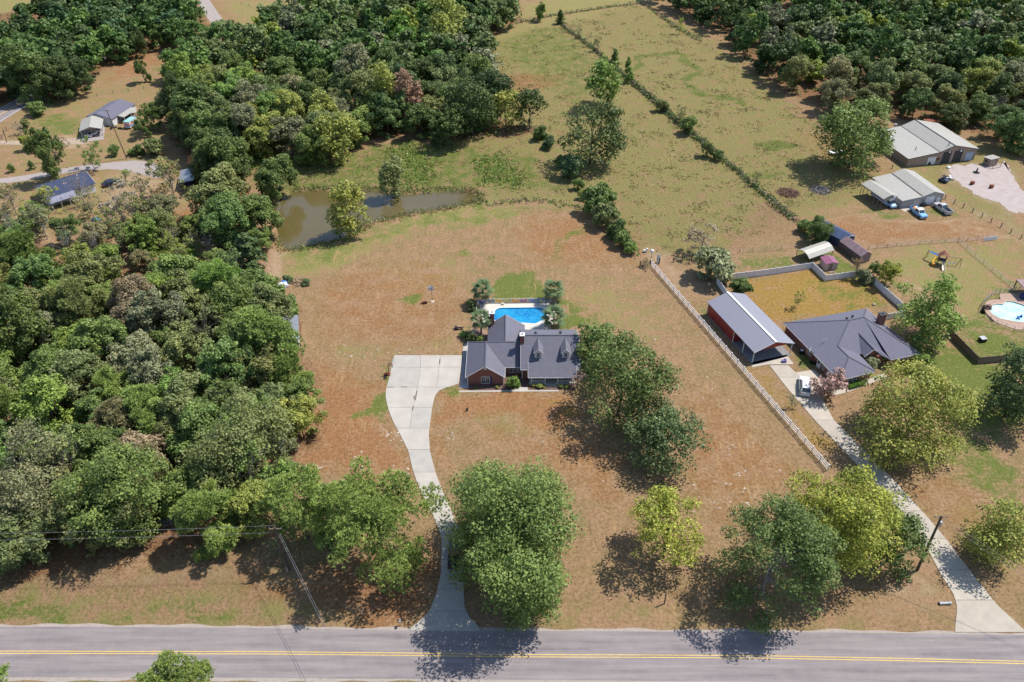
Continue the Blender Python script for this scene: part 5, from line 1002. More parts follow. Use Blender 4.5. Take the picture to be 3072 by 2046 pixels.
q = MB(); q.prism([(9.9,5.2),(13.3,5.2),(13.3,5.5),(9.9,5.5)], 0, 2.7); q.poly([(9.9,5.2,2.7),(13.3,5.2,2.7),(11.6,5.2,4.05)]); gb = q.build('entry_gable', M['brick'], nb)
q = MB(); slope(q, [(11.6,4.9,4.25),(9.6,4.9,2.7),(9.6,6.5,2.75),(11.6,10.6,4.6)]); slope(q, [(11.6,4.9,4.25),(13.6,4.9,2.7),(13.6,6.5,2.9),(11.6,10.6,4.6)]); q.build('gable_roof', M['shingle_nb'], gb)
q = MB()
for a_, b2 in [((0,0),(9,.2)),((0,0),(0,20.9)),((9,.2),(9,6)),((14.5,2.5),(21.8,2.2)),((21.8,2.2),(21.4,20)),((14.5,2.5),(14.5,5))]: q.beam((*a_,E_-.09),(*b2,E_-.09), .06, .18)
for s in (-1, 1): q.beam((11.6,4.86,4.17),(11.6+s*2,4.86,2.62), .06, .16)
q.build('fascia', M['white'], nb)
q = MB()
for a_, b2 in [((5,4.5,4.12),(5,8.4,4.12)),((5,8.4,4.12),(11.1,13.5,6.03)),((11.1,13.5,6.04),(14.8,13.5,6.04)),((14.8,13.5,6.03),(21.8,2.2,2.53)),((14.8,13.5,6.03),(21.4,20,2.53)),((11.1,13.5,6.03),(0,20.9,2.53)),((0,0,2.53),(5,4.5,4.12)),((9,.2,2.53),(5,4.5,4.12)),((11.6,4.9,4.28),(11.6,10.6,4.63))]: q.beam(a_, b2, .25, .05)
q.build('ridge_cap', mat('nb_ridge', (.1,.1,.12), .9, .1), nb)
chimney(nb, (0,0,0), 18.9, 12.6, 2.4, 6.6, 1.5, 1.1, M['trim_dark'], br='brick_dark')
for x, y in ((11.3,14.6),(13.0,14.9)): q = MB(); q.lathe((x,y,5.3), [(.18,-.4),(.18,.4),(.32,.45),(.25,.65)], 9); q.build('roof_vent', M['trim_dark'], nb)
window(nb, (3.9,.56,1.3), 1.9, 1.4, pairs=2); window(nb, (18.0,2.88,1.3), 2.4, 1.4, pairs=3); window(nb, (11.2,5.15,1.2), 1.6, 1.7, pairs=2)
window(nb, (.46,11.2,1.4), 1.4, 1.2, 'x-', pairs=1); q = MB(); q.box((.45,7.4,1.1),(.08,1.1,2.1)); d_ = q.build('door', M['white'], nb); q = MB(); q.box((.39,7.4,1.5),(.05,.6,.8)); q.build('pane', M['glass'], d_); window(nb, (.46,5.9,1.4), .7, 1.3, 'x-')
q = MB(); q.box((.44,3.2,1.1),(.07,2.6,2.1)); q.build('garage_door', M['slabshade'], nb)
q = MB(); q.tube([(3.4,10.8,3.3),(3.4,10.8,4.6)], .03); q.beam((2.6,10.5,4.5),(4.2,11.1,4.5), .04); q.beam((2.9,11.2,4.3),(3.8,10.4,4.3), .04); q.build('antenna', M['steel'], nb)
def hedge_run(label, a, b_, wd, h, col, seed):
    A_, L_, an = frame(G(*a), G(*b_)); rg = np.random.default_rng(seed); n_ = int(L_*wd*420); f = rg.integers(3, size=n_); P = np.stack([rg.uniform(0, L_, n_), rg.uniform(-.5, .5, n_)*wd, np.where(f == 0, h*rg.uniform(.9, 1.03, n_), h*rg.uniform(.1, 1, n_))], 1); s = f == 1; P[s, 1] = np.sign(P[s, 1])*wd/2*rg.uniform(.9, 1.05, s.sum())
    V, F_ = quads(P, unit(rg.normal(size=(n_, 3))+np.array([0,0,.4])), .2, rg); o = link('hedge', np_mesh('hedge', V, F_, M['leaf'], {'tone': np.repeat(np.clip(.5+.2*rg.normal(size=n_), 0, 1), 4)})); tag(o, label, 'hedge'); o.location = A_; o.rotation_euler = (0, 0, an); o.color = (*PAL[col], 1); return o
hedge_run('clipped yellow green hedge below the right wing of the neighbour house', (2055,843), (2105,829), 1.1, .8, 'lime', 1); hedge_run('clipped hedge under the front window of the left wing', (1948,893), (1985,882), 1.1, .8, 'bright', 2)
# --- long metal workshop (upper right) and its yard
ws, L_ = shed('metal_workshop', 'long tan metal workshop with white roof and open bay doors near the right woods', 'workshop', (2083,383.8), (2238,367.5), 20, [(0,2.9),(.43,4.1),(.62,5.9),(1.0,3.9)], M['tanwall'], [M['whiteroof']]*3, .35, True, .12, M['trim_dark'])
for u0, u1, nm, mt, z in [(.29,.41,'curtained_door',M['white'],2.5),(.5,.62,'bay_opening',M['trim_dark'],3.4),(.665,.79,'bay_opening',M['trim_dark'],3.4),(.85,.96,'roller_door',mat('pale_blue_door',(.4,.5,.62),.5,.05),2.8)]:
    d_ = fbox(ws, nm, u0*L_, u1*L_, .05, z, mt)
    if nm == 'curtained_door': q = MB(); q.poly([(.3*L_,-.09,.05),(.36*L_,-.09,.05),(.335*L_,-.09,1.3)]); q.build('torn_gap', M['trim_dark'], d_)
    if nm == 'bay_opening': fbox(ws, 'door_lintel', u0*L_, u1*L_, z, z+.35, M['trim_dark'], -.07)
for u in (.43, .62): q = MB(); q.beam((u*L_,-.35,(4.12 if u < .5 else 5.93)),(u*L_,20.3,(4.12 if u < .5 else 5.93)), .35, .06); q.build('roof_seam', M['trim_dark'], ws)
for u, v, z in ((.2,4,3.5),(.57,1.0,5.4)): q = MB(); q.tube([(u*L_,v,z-.3),(u*L_,v,z+1.0)], .12, 8); q.build('flue_pipe', M['trim_dark'], ws)
q = MB(); q.tube([(.445*L_,-.06,1.6),(.445*L_,-.16,1.6)], .55, 12); q.build('wall_tyre', M['rust'], ws)
for u in (.56,.73): q = MB(); q.lathe((u*L_,-.5,3.9), [(.08,.3),(.45,-.05),(.3,-.15)], 10); q.build('yard_light', M['steel'], ws)
q = MB(); q.lathe((.52*L_,-3.5,0), [(.7,.05),(.6,.45),(.3,.6)], 12); o = q.build('round_cover', M['white']); tag(o, 'round white cover lying in front of the workshop bays', 'cover'); o.location = ws.location; o.rotation_euler = ws.rotation_euler
s2, l2 = shed('pump_house', 'small tan shed with white roof and fenced pen at the workshop corner', 'shed', (2258,376), (2272,383), 3.4, [(0,2.3),(1,2.5)], M['tanwall'], M['whiteroof'], .3, True, .08)
fbox(s2, 'window', .6, 1.3, 1.0, 1.7, M['trim_dark'])
q = MB()
for x, y in ((l2+.1,-.5),(l2+1.8,-.5),(l2+1.8,2.9),(l2+.1,2.9)): q.box((x,y,.9), (.1,.1,1.8))
for z in (.2,1.0,1.7): q.beam((l2+.1,-.5,z),(l2+1.8,-.5,z), .07); q.beam((l2+1.8,-.5,z),(l2+1.8,2.9,z), .07)
q.build('pen_rail', M['wood'], s2)
q, p = MB(), G(2126,296)
q.prism([(0,0),(5.5,.8),(5.5,3.6),(0,3.2)], 2.0, 2.15); q.box((.2,.3,1), (.15,.15,2)); q.box((5.2,1.1,1), (.15,.15,2)); q.prism([(.5,1),(2.5,1.2),(2.5,3.2),(.5,3)], 0, 1.9)
o = q.build('lean_to', M['rust']); tag(o, 'rusty lean-to shelter in the shade of the right woods', 'shed'); o.location = p
def junk(name, label, cat, x, y, seed, parts, mats, rad=1.5):
    rg = random.Random(seed); p = G(x, y); root = thing(name, label, cat, p)
    for i in range(parts):
        q = MB(); q.box((rg.uniform(-rad, rad), rg.uniform(-rad, rad)*.8, rg.uniform(.15, .5)), (rg.uniform(.4, 1.3), rg.uniform(.3, .9), rg.uniform(.2, .8)), rg.uniform(0, 3)); q.build(['scrap_panel','crate','drum'][i % 3], mats[i % len(mats)], root)
    return root
junk('scrap_heap', 'heap of dark and white scrap on the grass behind the workshop oak', 'scrap heap', 2077, 293, 1, 10, [M['black'], M['white'], M['trim_dark'], M['rust']], 2.4)
q = MB()
for s in (-1, 1): q.tube([(s*.55,-.2,.35),(s*.7,-.2,.35)], .35, 10); q.tube([(s*.5,1.1,.3),(s*.65,1.1,.3)], .28, 10)
# utility buggy and scrap by the yard
def buggy(label, a, b_):
    A_, L2, an = frame(G(*a), G(*b_)); root = thing('utility_buggy', label, 'buggy', A_, an); q = MB(); q.prism([(0,-.6),(2.6,-.6),(2.6,.6),(0,.6)], .4, .8); q.prism([(1.9,-.55),(2.6,-.5),(2.6,.5),(1.9,.55)], .8, 1.05); q.build('body', paint('navy_paint', (.06,.1,.2)), root)
    q = MB(); q.box((.9,0,1.0), (.5,1.1,.5)); q.build('seat', M['black'], root); q = MB()
    for x, y in ((.6,.55),(.6,-.55),(1.9,.55),(1.9,-.55)): q.beam((x,y,.8),(x,y*.9,1.8), .05)
    q.box((1.25,0,1.82), (1.5,1.1,.06)); q.build('roll_cage', M['darkmetal'], root)
    for x, y in ((.4,.65),(.4,-.65),(2.1,.65),(2.1,-.65)): q = MB(); q.tube([(x,y-.12,.36),(x,y+.12,.36)], .36, 10); q.build('wheel', M['rubber'], root)
buggy('dark blue open buggy beside the gravel yard', (2160,414), (2172,420))
junk('scrap_heap', 'pale scrap pile behind the dark blue buggy', 'scrap heap', 2181, 411, 3, 5, [M['tarp_white'], M['black']], 1.0)
for x, y, lb in ((2234,424,'dark slanted bin on the gravel yard, nearer the buggy'),(2278,432,'dark slanted bin on the gravel yard, nearer the right edge')):
    q = MB(); q.prism([(-.5,-.4),(.5,-.4),(.5,.4),(-.5,.4)], 0, .9); q.prism([(-.55,-.45),(.55,-.45),(.55,.45),(-.55,.45)], .9, 1.0); o = q.build('yard_bin', M['rust'], None); tag(o, lb, 'bin'); o.location = G(x, y); o.rotation_euler = (0, 0, .4)
q = MB(); q.lathe((0,0,0), [(1.0,0),(1.0,.12),(.25,.2),(.2,1.4),(.1,1.5)], 12); o = q.build('fire_pit', M['darkmetal']); tag(o, 'dark fire pit with short stack in the middle of the gravel yard', 'fire pit'); o.location = G(2244,397)
q = MB(); q.box((0,0,.65), (5.5,2.0,.12)); q.box((3.4,0,.6), (1.6,.1,.1)); q.box((0,1.02,.8), (5.5,.05,.2)); q.box((0,-1.02,.8), (5.5,.05,.2)); tr = thing('flat_trailer', 'white flatbed trailer half hidden left of the grey green oak', 'trailer', G(1924,354), R(8)); q.build('bed', M['white'], tr)
for x in (-.45,.45):
    for y in (-1.1,1.1): q = MB(); q.tube([(x,y-.1,.35),(x,y+.1,.35)], .35, 10); q.build('wheel', M['rubber'], tr)
def brush(label, x, y, wpx, seed, mt, hh=.9, n_=150):
    rg = random.Random(seed); r_ = wpx*SC/FPX*depth(x, y)/2; q = MB()
    for i in range(n_):
        a = rg.uniform(0, 6.28); d = r_*rg.uniform(0, 1)**.6; z = hh*(1-(d/r_)**2)*rg.uniform(.2, 1)+.05; l_ = rg.uniform(.5, 1.2); t = rg.uniform(0, 6.28); c = Vector((d*math.cos(a), d*math.sin(a), z)); e = Vector((math.cos(t), math.sin(t), rg.uniform(-.3, .3)))*l_; q.beam(c-e, c+e, rg.uniform(.06, .14))
    o = q.build('brush_pile', mt); tag(o, label, 'brush pile'); o.location = G(x, y)
brush('reddish brown brush pile in the field, left of the grey one', 1811, 444, 48, 1, mat('red_brush', (.2,.115,.085), .9, .2)); brush('grey brush pile in the field, right of the reddish one', 1886, 438, 40, 2, M['bark_pale'])
brush('tan pile of boards and brush beside the blue and white tarp', 688, 648, 36, 3, M['pine_wood'], .7, 90); brush('pile of pale logs at the bare gap in the lower left woods', 392, 1195, 34, 5, M['bark_pale'], .6, 60)
# --- lower metal building with carport and motorhome
lb, L_ = shed('metal_garage', 'cream metal garage with two roller doors between the field and the post fence', 'garage', (2068.5,478.5), (2163,467), 14.5, [(0,2.5),(.46,3.15),(.72,4.3),(1.0,3.15)], M['greywall'], [M['whiteroof']]*3, .25, True, .1, M['white'])
for u0, u1, z in ((.02,.26,2.1),(.28,.44,2.3),(.58,.78,2.7)): fbox(lb, 'roller_door', u0*L_, u1*L_, .05, z, M['vinyl'] if u0 > .5 else M['greywall'] if u0 < .1 else mat('cream_door', (.55,.5,.46), .5))
fbox(lb, 'door', .85*L_, .93*L_, .05, 2.1, M['white']); window(lb, (.51*L_,-.04,1.7), .9, .8); q = MB(); q.beam((.46*L_,-.25,3.19),(.46*L_,14.7,3.19), .4, .05); q.build('roof_seam', M['trim_dark'], lb)
for u in (.49,.54): fbox(lb, 'workbench' if u < .5 else 'barrel', u*L_, u*L_+.7, .05, .9, M['trim_dark'], -.5, .7)
q = MB(); q.prism([(-.1,-2.2),(L_*.5,-2.2),(L_*.5,-.03),(-.1,-.03)], 0, .06); q.build('door_apron', M['concrete2'], lb)
A_ = G(2022.5,481.5); B_ = np.array([*(A_[:2]+np.array([3.4,1.1])*1.3), 0]); cp, L_ = shed('open_carport', 'tall open carport with white roof sheltering a motorhome left of the cream garage', 'carport', A_, (B_[0], B_[1], 0), 9.2, [(0,3.6),(.5,4.4),(1,3.6)], M['tanwall'], M['whiteroof'], .25, False, .1, M['white'], True)
posts(cp, [(0.05,v) for v in (.1,1.7,3.3,4.9,6.5,8.1,9.1)]+[(L_-.05,v) for v in (.1,4.5,9.1)], 3.55, .12, M['wood'])
q = MB(); q.box((.0,4.6,3.3), (.06,9.2,.6)); q.build('side_panel', M['tanwall'], cp)
# --- vehicles
def wheels(root, pts, r_=.36, wd=.24, rim=M['steel']):
    for x, y in pts:
        q = MB(); q.tube([(x-wd/2,y,r_),(x+wd/2,y,r_)], r_*.62, 12); w_ = q.build('wheel', rim, root); q = MB(); q.lathe((0,0,0), [(r_*.6,-wd/2),(r_*.97,-wd/2),(r_,-wd/4),(r_,wd/4),(r_*.97,wd/2),(r_*.6,wd/2)], 14); t_ = q.build('tyre', M['rubber'], w_); t_.location = (x, y, r_); t_.rotation_euler = (0, R(90), 0)
def loft(q, secs):
    """cross-sections (y, half width low, half width high, z low, z high) joined front to back"""
    i0 = len(q.v)
    for y, a, b_, z0, z1 in secs: q.v += [tuple(np.array(p)-q.o) for p in ((-a,y,z0),(a,y,z0),(a*1.0,y,(z0+z1)*.52),(b_,y,z1),(-b_,y,z1),(-a*1.0,y,(z0+z1)*.52))]
    for k in range(len(secs)-1):
        for j in range(6): a = i0+k*6+j; b_ = i0+k*6+(j+1) % 6; q.f.append((a, b_, b_+6, a+6))
    q.f.append(tuple(i0+j for j in range(6))); q.f.append(tuple(i0+(len(secs)-1)*6+j for j in range(6))[::-1]); return q
def vehicle(kind, name, label, cat, loc, rz, bodymat, roofmat=None, k=1.0, load=None):
    """built nose to +y, origin on the ground under its middle"""
    root = thing(name, label, cat, loc, rz); root.scale = (k, k, k); roofmat = roofmat or bodymat; q = MB()
    if kind == 'suv': loft(q, [(2.4,.82,.78,.35,.75),(2.25,.92,.86,.3,.98),(1.0,.95,.9,.28,1.1),(-2.3,.95,.9,.28,1.12),(-2.42,.88,.84,.35,1.0)]); cab = [(1.15,.86,.84,1.08,1.1),(.35,.88,.74,1.08,1.66),(-1.9,.88,.74,1.1,1.68),(-2.32,.86,.76,1.1,1.2)]; roof = (-.78,2.1,1.68,.72)
    elif kind == 'car': loft(q, [(2.25,.78,.72,.3,.6),(2.1,.88,.8,.25,.75),(.9,.9,.84,.22,.88),(-1.6,.9,.84,.22,.9),(-2.25,.82,.76,.3,.8)]); cab = [(1.1,.8,.78,.86,.88),(.2,.82,.64,.86,1.36),(-.9,.82,.64,.88,1.36),(-1.7,.8,.72,.88,.92)]; roof = (-.35,1.0,1.36,.62)
    else: loft(q, [(2.75,.85,.8,.4,.8),(2.6,.95,.88,.38,1.05),(1.2,.97,.92,.36,1.15),(-.6,.97,.92,.36,1.15),(-.62,.97,.95,.36,.75),(-2.6,.97,.95,.36,.75),(-2.7,.95,.93,.42,.75)]); cab = [(1.3,.86,.84,1.12,1.14),(.75,.88,.74,1.12,1.76),(-.35,.88,.74,1.12,1.76),(-.62,.86,.76,1.12,1.2)]; roof = (.2,1.05,1.76,.72)
    bd = q.build('body', bodymat, root); q = MB(); loft(q, cab); q.build('cabin_glass', M['glass'], root)
    q = MB(); q.box((0, roof[0], roof[2]+.02), (roof[3]*2, roof[1]+.12, .06))
    f_, r2 = cab[1], cab[2]
    for s in (-1, 1): q.beam((s*cab[0][2]*1.0,cab[0][0],cab[0][4]),(s*f_[2],f_[0],f_[4]), .09); q.beam((s*cab[3][2],cab[3][0],cab[3][4]),(s*r2[2],r2[0],r2[4]), .11); q.beam((s*.885,(f_[0]+r2[0])/2,1.1 if kind != 'car' else .86),(s*.745*(1 if kind != 'car' else .88),(f_[0]+r2[0])/2,f_[4]), .07)
    q.build('roof', roofmat, root)
    if kind == 'pickup':
        q = MB()
        for s in (-1, 1): q.box((s*.9,-1.66,.98), (.1,2.1,.5))
        q.box((0,-2.68,.95), (1.9,.08,.5)); q.build('bed_side', bodymat, root); q = MB(); q.box((0,-1.66,.78), (1.68,1.95,.06)); q.build('bed_liner', M['black'], root)
    yb = cab[3][0]
    F0, B0 = (2.42,-2.45) if kind == 'suv' else (2.26,-2.27) if kind == 'car' else (2.76,-2.74)
    q = MB(); q.box((0,F0,.48), (1.75,.14,.2)); q.build('front_bumper', M['steel'] if kind == 'pickup' else bodymat, root); q = MB(); q.box((0,B0,.5), (1.75,.14,.2)); q.build('rear_bumper', M['steel'] if kind == 'pickup' else bodymat, root)
    q = MB(); q.box((0,F0-.03,.74), (1.0,.1,.2)); q.build('grille', M['trim_dark'], root)
    for s in (-1, 1): q = MB(); q.box((s*.68,F0-.06,.76), (.3,.12,.16)); q.build('headlight', M['lamp'], root); q = MB(); q.box((s*.82,B0+.06,.85), (.16,.12,.3)); q.build('taillight', M['lightred'], root); q = MB(); q.box((s*1.02,cab[0][0]-.15,1.15), (.2,.1,.14)); q.build('mirror', bodymat, root)
    ax = (1.5,-1.45) if kind == 'suv' else (1.4,-1.35) if kind == 'car' else (1.75,-1.7); wheels(root, [(s*.86,y) for s in (-1, 1) for y in ax], .36 if kind != 'car' else .33); return root
head = lambda a, b_: math.atan2(*( (lambda d: (d[1], d[0]))(G(*b_)-G(*a)) ))-math.pi/2
W_P = paint('white_paint_gloss', (.8,.8,.8))
sv = vehicle('suv', 'suv', 'white estate car parked on the neighbour drive under the crepe myrtle', 'car', G(1848,893), head((1848,905),(1846,872)), W_P, k=1.16)
q = MB()
for s in (-1, 1): q.beam((s*.6,.2,1.76),(s*.6,-1.7,1.78), .05)
q.build('roof_rail', M['black'], sv)
vehicle('pickup', 'pickup_truck', 'black pickup parked on the driveway under the huge oak', 'truck', G(1046,1278), head((1046,1290),(1048,1240)), paint('black_paint', (.012,.012,.015)), k=1.12)
bp_ = vehicle('pickup', 'pickup_truck', 'light blue old pickup with white cab roof and load in its bed', 'truck', G(2110,493.5), head((2098,484), (2121,503)), paint('light_blue_paint', (.2,.45,.75)), W_P, k=1.08)
q = MB(); q.box((.3,-1.5,1.05), (.7,.9,.5)); q.build('load_box', M['orange'], bp_); q = MB(); q.box((-.4,-1.9,1.0), (.6,.7,.5)); q.build('load_bag', M['tarp_white'], bp_)
vehicle('pickup', 'pickup_truck', 'silver pickup with open bed parked nose to the cream garage', 'truck', G(2165,484.5), head((2180,494), (2152,474)), paint('silver_paint', (.5,.5,.53)), k=1.12)
vehicle('car', 'car', 'white car parked under the far left carport', 'car', G(215,310), head((208,313), (222,304)), W_P, k=1.05)
vehicle('car', 'car', 'dark navy car beside the navy roofed house', 'car', G(257,424), head((247,427), (268,420)), paint('navy_car_paint', (.02,.025,.06)), k=1.15)
# motorhome under the carport
A_, L2, an = frame(G(2040,481), G(2014,466)); mh = thing('motorhome', 'white and blue motorhome under the tall open carport', 'motorhome', (A_[0]+1.2, A_[1]+1.6, 0), cp.rotation_euler[2]+R(180))
q = MB(); q.prism([(-1.15,-7.2),(1.15,-7.2),(1.15,-.6),(-1.15,-.6)], .55, 2.9); q.prism([(-1.1,-.6),(1.1,-.6),(1.05,.35),(-1.05,.35)], 2.1, 2.9); q.build('body', W_P, mh)
q = MB(); loft(q, [(1.75,.85,.8,.45,1.0),(.7,.95,.9,.4,1.25),(-.7,.98,.95,.4,1.3)]); q.build('cab', paint('motorhome_blue', (.35,.55,.8)), mh); q = MB(); loft(q, [(.75,.84,.82,1.22,1.25),(.1,.86,.78,1.22,2.05),(-.6,.86,.8,1.22,2.08)]); q.build('windscreen', M['glass'], mh)
q = MB(); q.box((1.17,-3.9,1.15), (.03,6.4,.3)); q.box((-1.17,-3.9,1.15), (.03,6.4,.3)); q.build('stripe', paint('stripe_blue', (.1,.25,.6)), mh)
for y in (-6,-4.3,-2.2):
    for s in (-1, 1): q = MB(); q.box((s*1.17,y,2.1), (.04,.9,.6)); q.build('window', M['glass'], mh)
wheels(mh, [(s*.95,y) for s in (-1, 1) for y in (.75,-5.2)], .4)
# --- navy shed, plum shed, white canopy
s1, L_ = shed('navy_shed', 'navy gable shed behind the plum coloured one', 'shed', (1934,572), (1960.5,560.5), 9.0, [(0,2.5),(.5,3.5),(1,2.5)], M['blueshed'], M['blueshed'], .2, True, .1, M['white'])
s1, L_ = shed('mauve_shed', 'mauve gable shed with a weathered lattice lean-to beside the white vinyl fence', 'shed', (1975,606), (1998,600.5), 8.0, [(0,2.3),(.5,3.3),(1,2.3)], M['mauve'], mat('mauve_roof', (.26,.18,.2), .8, .15, 1.0), .2, True, .1)
fbox(s1, 'door', .8, 1.9, .05, 2.0, M['wood'], side='L')
A_, L2, an = frame(G(1925,571), G(1972,606)); lt = thing('lattice_fence', 'weathered grey lattice fence along the mauve shed', 'fence', A_, an)
for i in range(9):
    x0 = i*L2/9; q = MB(); q.box((x0,0,.95), (.12,.12,1.9)); q.build('post', M['wood'], lt); q = MB()
    for k in range(5): q.beam((x0,.03,.1+k*.35),(x0+L2/9,.03,.45+k*.35), .05); q.beam((x0,-.03,.45+k*.35),(x0+L2/9,-.03,.1+k*.35), .05)
    q.build('lattice_panel', M['wood'], lt)
s1, L_ = shed('canopy', 'white weathered metal canopy on slim legs beside the plum roofed shed', 'canopy', (1828.2,590.3), (1856.8,608.6), 8.6, [(0,2.0),(.2,2.7),(.5,3.0),(.8,2.6),(1,1.9)], M['vinyl'], M['whiteroof'], .1, False, .07, ends=False)
posts(s1, [(x_, v_) for x_ in (.1, L_-.1) for v_ in (.1, 4.3, 8.5)], 1.95, .1, M['darkmetal'])
s1, L_ = shed('plum_roof_shed', 'little cream shed with plum red roof inside the white vinyl fence corner', 'shed', (1896,622), (1923,620), 3.2, [(0,2.0),(.0001,2.0),(1,2.3)][:1]+[(.5,2.5),(1,2.0)], mat('cream_panel', (.5,.38,.36), .6, .08), M['purple'], .2, True, .08)
fbox(s1, 'door', .28*L_, .55*L_, .05, 1.8, M['wood']); q = MB(); q.box((L_*.4,-1.0,.1), (1.4,.8,.12)); q.build('door_ramp', M['wood'], s1)
# --- vinyl privacy fence, sections between posts
def panel_fence(name, label, pts, hh, mt, sect=2.0, cap=True, pname='fence_panel', postmat=None, pwid=.14):
    P = GP(pts); o = P[0]; root = thing(name, label, 'fence', o); nn_ = 0
    for a, b_ in zip(P, P[1:]):
        d = b_-a; L2 = np.hypot(*d[:2]); k = max(1, round(L2/sect)); an = math.atan2(d[1], d[0])
        for i in range(k):
            c0 = a+d*i/k; c1 = a+d*(i+1)/k; q = MB(o); q.box((c0[0],c0[1],hh/2+.04), (pwid,pwid,hh+.08), an)
            if cap: q.box((c0[0],c0[1],hh+.11), (pwid*1.3,pwid*1.3,.07), an)
            q.build('post', postmat or mt, root); e = d/L2*pwid/2; q = MB(o); q.beam((c0[0]+e[0],c0[1]+e[1],hh/2+.04),(c1[0]-e[0],c1[1]-e[1],hh/2+.04), .05, hh-.1)
            if cap: q.beam((c0[0]+e[0],c0[1]+e[1],hh-.05),(c1[0]-e[0],c1[1]-e[1],hh-.05), .09, .12); q.beam((c0[0]+e[0],c0[1]+e[1],.14),(c1[0]-e[0],c1[1]-e[1],.14), .09, .12)
            q.build(pname, mt, root)
    q = MB(o); q.box((P[-1][0],P[-1][1],hh/2+.04), (pwid,pwid,hh+.08)); q.build('post', postmat or mt, root); return root
panel_fence('vinyl_fence', 'tall white vinyl privacy fence stepping around the orange back lawn', [(1689,712),(1647,652),(1654,646),(1752,634),(1866,617),(1896,646),(1985,634),(2075,714)], 1.75, M['vinyl'], 2.1)
panel_fence('vinyl_fence', 'short white vinyl fence joining the neighbour chimney wall', [(2038,735),(2082,726)], 1.7, M['vinyl'], 2.1)
panel_fence('vinyl_gate_fence', 'white vinyl gate between the red carport and the neighbour house', [(1807,768),(1829,776)], 1.7, M['vinyl'], 1.6)
wf = panel_fence('wood_privacy_fence', 'brown wooden privacy fence enclosing the green back yard at right', [(2178,768),(2245,836),(2354,827),(2440,819)], 1.8, M['wood'], 2.4, False, 'fence_panel', M['woodpost'])
# pickets stand proud on the panels
pk = MB(); pk.box((0,0,0), (.16,.05,1.8)); pkm = pk.mesh('picket', M['wood']); rg = random.Random(4)
P = GP([(2178,768),(2245,836),(2354,827)])
for a, b_ in zip(P, P[1:]):
    d = b_-a; L2 = np.hypot(*d[:2]); an = math.atan2(d[1], d[0]); nn_ = np.array([d[1], -d[0]])/L2
    for t in np.arange(.1, L2, .19): c = a+d*t/L2; link('picket', pkm, wf, (c[0]+nn_[0]*.05-P[0][0], c[1]+nn_[1]*.05-P[0][1], .92+rg.uniform(-.03,.03)), an)
# --- three-rail fence along the lot line
P0, P1 = G(1496,610), G(1902,1082); d = P1-P0; L2 = np.hypot(*d[:2]); k = 30; rf_ = thing('rail_fence', 'long white three rail fence between the two lots', 'fence', P0); an = math.atan2(d[1], d[0])
pp = MB(); pp.box((0,0,.8), (.13,.13,1.5)); pp.box((0,0,1.64), (.22,.22,.08)); ppm = pp.mesh('post', M['vinyl']); rr = MB(); rr.box((L2/k/2,0,0), (L2/k-.17,.08,.14)); rrm = rr.mesh('rail', M['vinyl'])
for i in range(k+1):
    c = d*i/k; link('post', ppm, rf_, (c[0], c[1], 0), an)
    if i < k:
        for z in (.35,.9,1.42): link('rail', rrm, rf_, (c[0], c[1], z), an)
# --- wire fences
def wire_fence(label, pts, sp_, hh=1.2, mt=None, name='wire_fence', wires=(.3,.7,1.1), pr=.09):
    P = GP(pts); o = P[0]; root = thing(name, label, 'fence', o); pm2 = MB(); pm2.tube([(0,0,-.1),(0,0,hh)], pr, 6); pm3 = pm2.mesh('post', mt or M['woodpost']); rg = random.Random(len(pts))
    for a, b_ in zip(P, P[1:]):
        d = b_-a; L2 = np.hypot(*d[:2]); k = max(1, round(L2/sp_))
        for i in range(k): c = a+d*i/k-o; q_ = link('post', pm3, root, (c[0], c[1], 0)); q_.rotation_euler = (rg.uniform(-.06,.06), rg.uniform(-.06,.06), 0)
    for z in wires:
        q = MB(o)
        for a, b_ in zip(P, P[1:]): q.beam((a[0],a[1],z),(b_[0],b_[1],z), .02)
        q.build('wire', M['steel'], root)
wire_fence('overgrown wire fence with dark weeds dividing the long pastures', HED, 4.0)
wire_fence('straight wire fence across the far end of the pastures', [(1187,54),(1272,36),(1380,20),(1472,8)], 5.0); wire_fence('wire fence running down beside the right woods from the far corner', [(1472,8),(1490,17),(1564,70),(1612,97),(1650,125)], 5.0)
wire_fence('row of leaning wooden posts beside the gravel yard', [(2050,388),(2085,412),(2130,437),(2172,458),(2235,488),(2300,523),(2370,562)], 3.0, 1.35, wires=(.4,.8,1.2), pr=.12)
wire_fence('chain link fence across the field below the cream garage', [(1994,573),(2060,566),(2140,560),(2200,556),(2290,548)], 3.2, 1.2, M['darkmetal'], 'chain_link_fence', (.15,.35,.55,.75,.95,1.15), .04)
wire_fence('sagging chain link fence slanting behind the play set', [(2203,556),(2240,590),(2280,622),(2320,656),(2354,690)], 3.0, 1.2, M['darkmetal'], 'chain_link_fence', (.15,.35,.55,.75,.95,1.15), .04)
wire_fence('thin wire fence across the rough ground beside the half bare tree', [(1655,583),(1700,581),(1760,577),(1830,570)], 4.0, 1.3, M['darkmetal'], pr=.05); wire_fence('short wooden rail fence left of the half bare tree', [(1548,603),(1568,598),(1612,594)], 2.6, 1.4, pr=.14)
wire_fence('wire fence crossing the far left field', [(95,262),(150,235),(260,215),(400,195)], 6.0, 1.2, pr=.07); wire_fence('wire fence along the far hay field', [(555,10),(590,20),(650,28),(720,34)], 6.0, 1.2, pr=.07); wire_fence('old wire fence by the far left lane', [(0,330),(15,300),(60,275),(110,262)], 4.0, 1.4, pr=.1)
q = MB(); q.box((0,0,.65), (4.2,.06,1.1)); o = q.build('gate_panel', M['vinyl']); tag(o, 'white gate panel at the right end of the chain link fence', 'gate'); o.location = G(2275,553); o.rotation_euler = (0, 0, R(12))
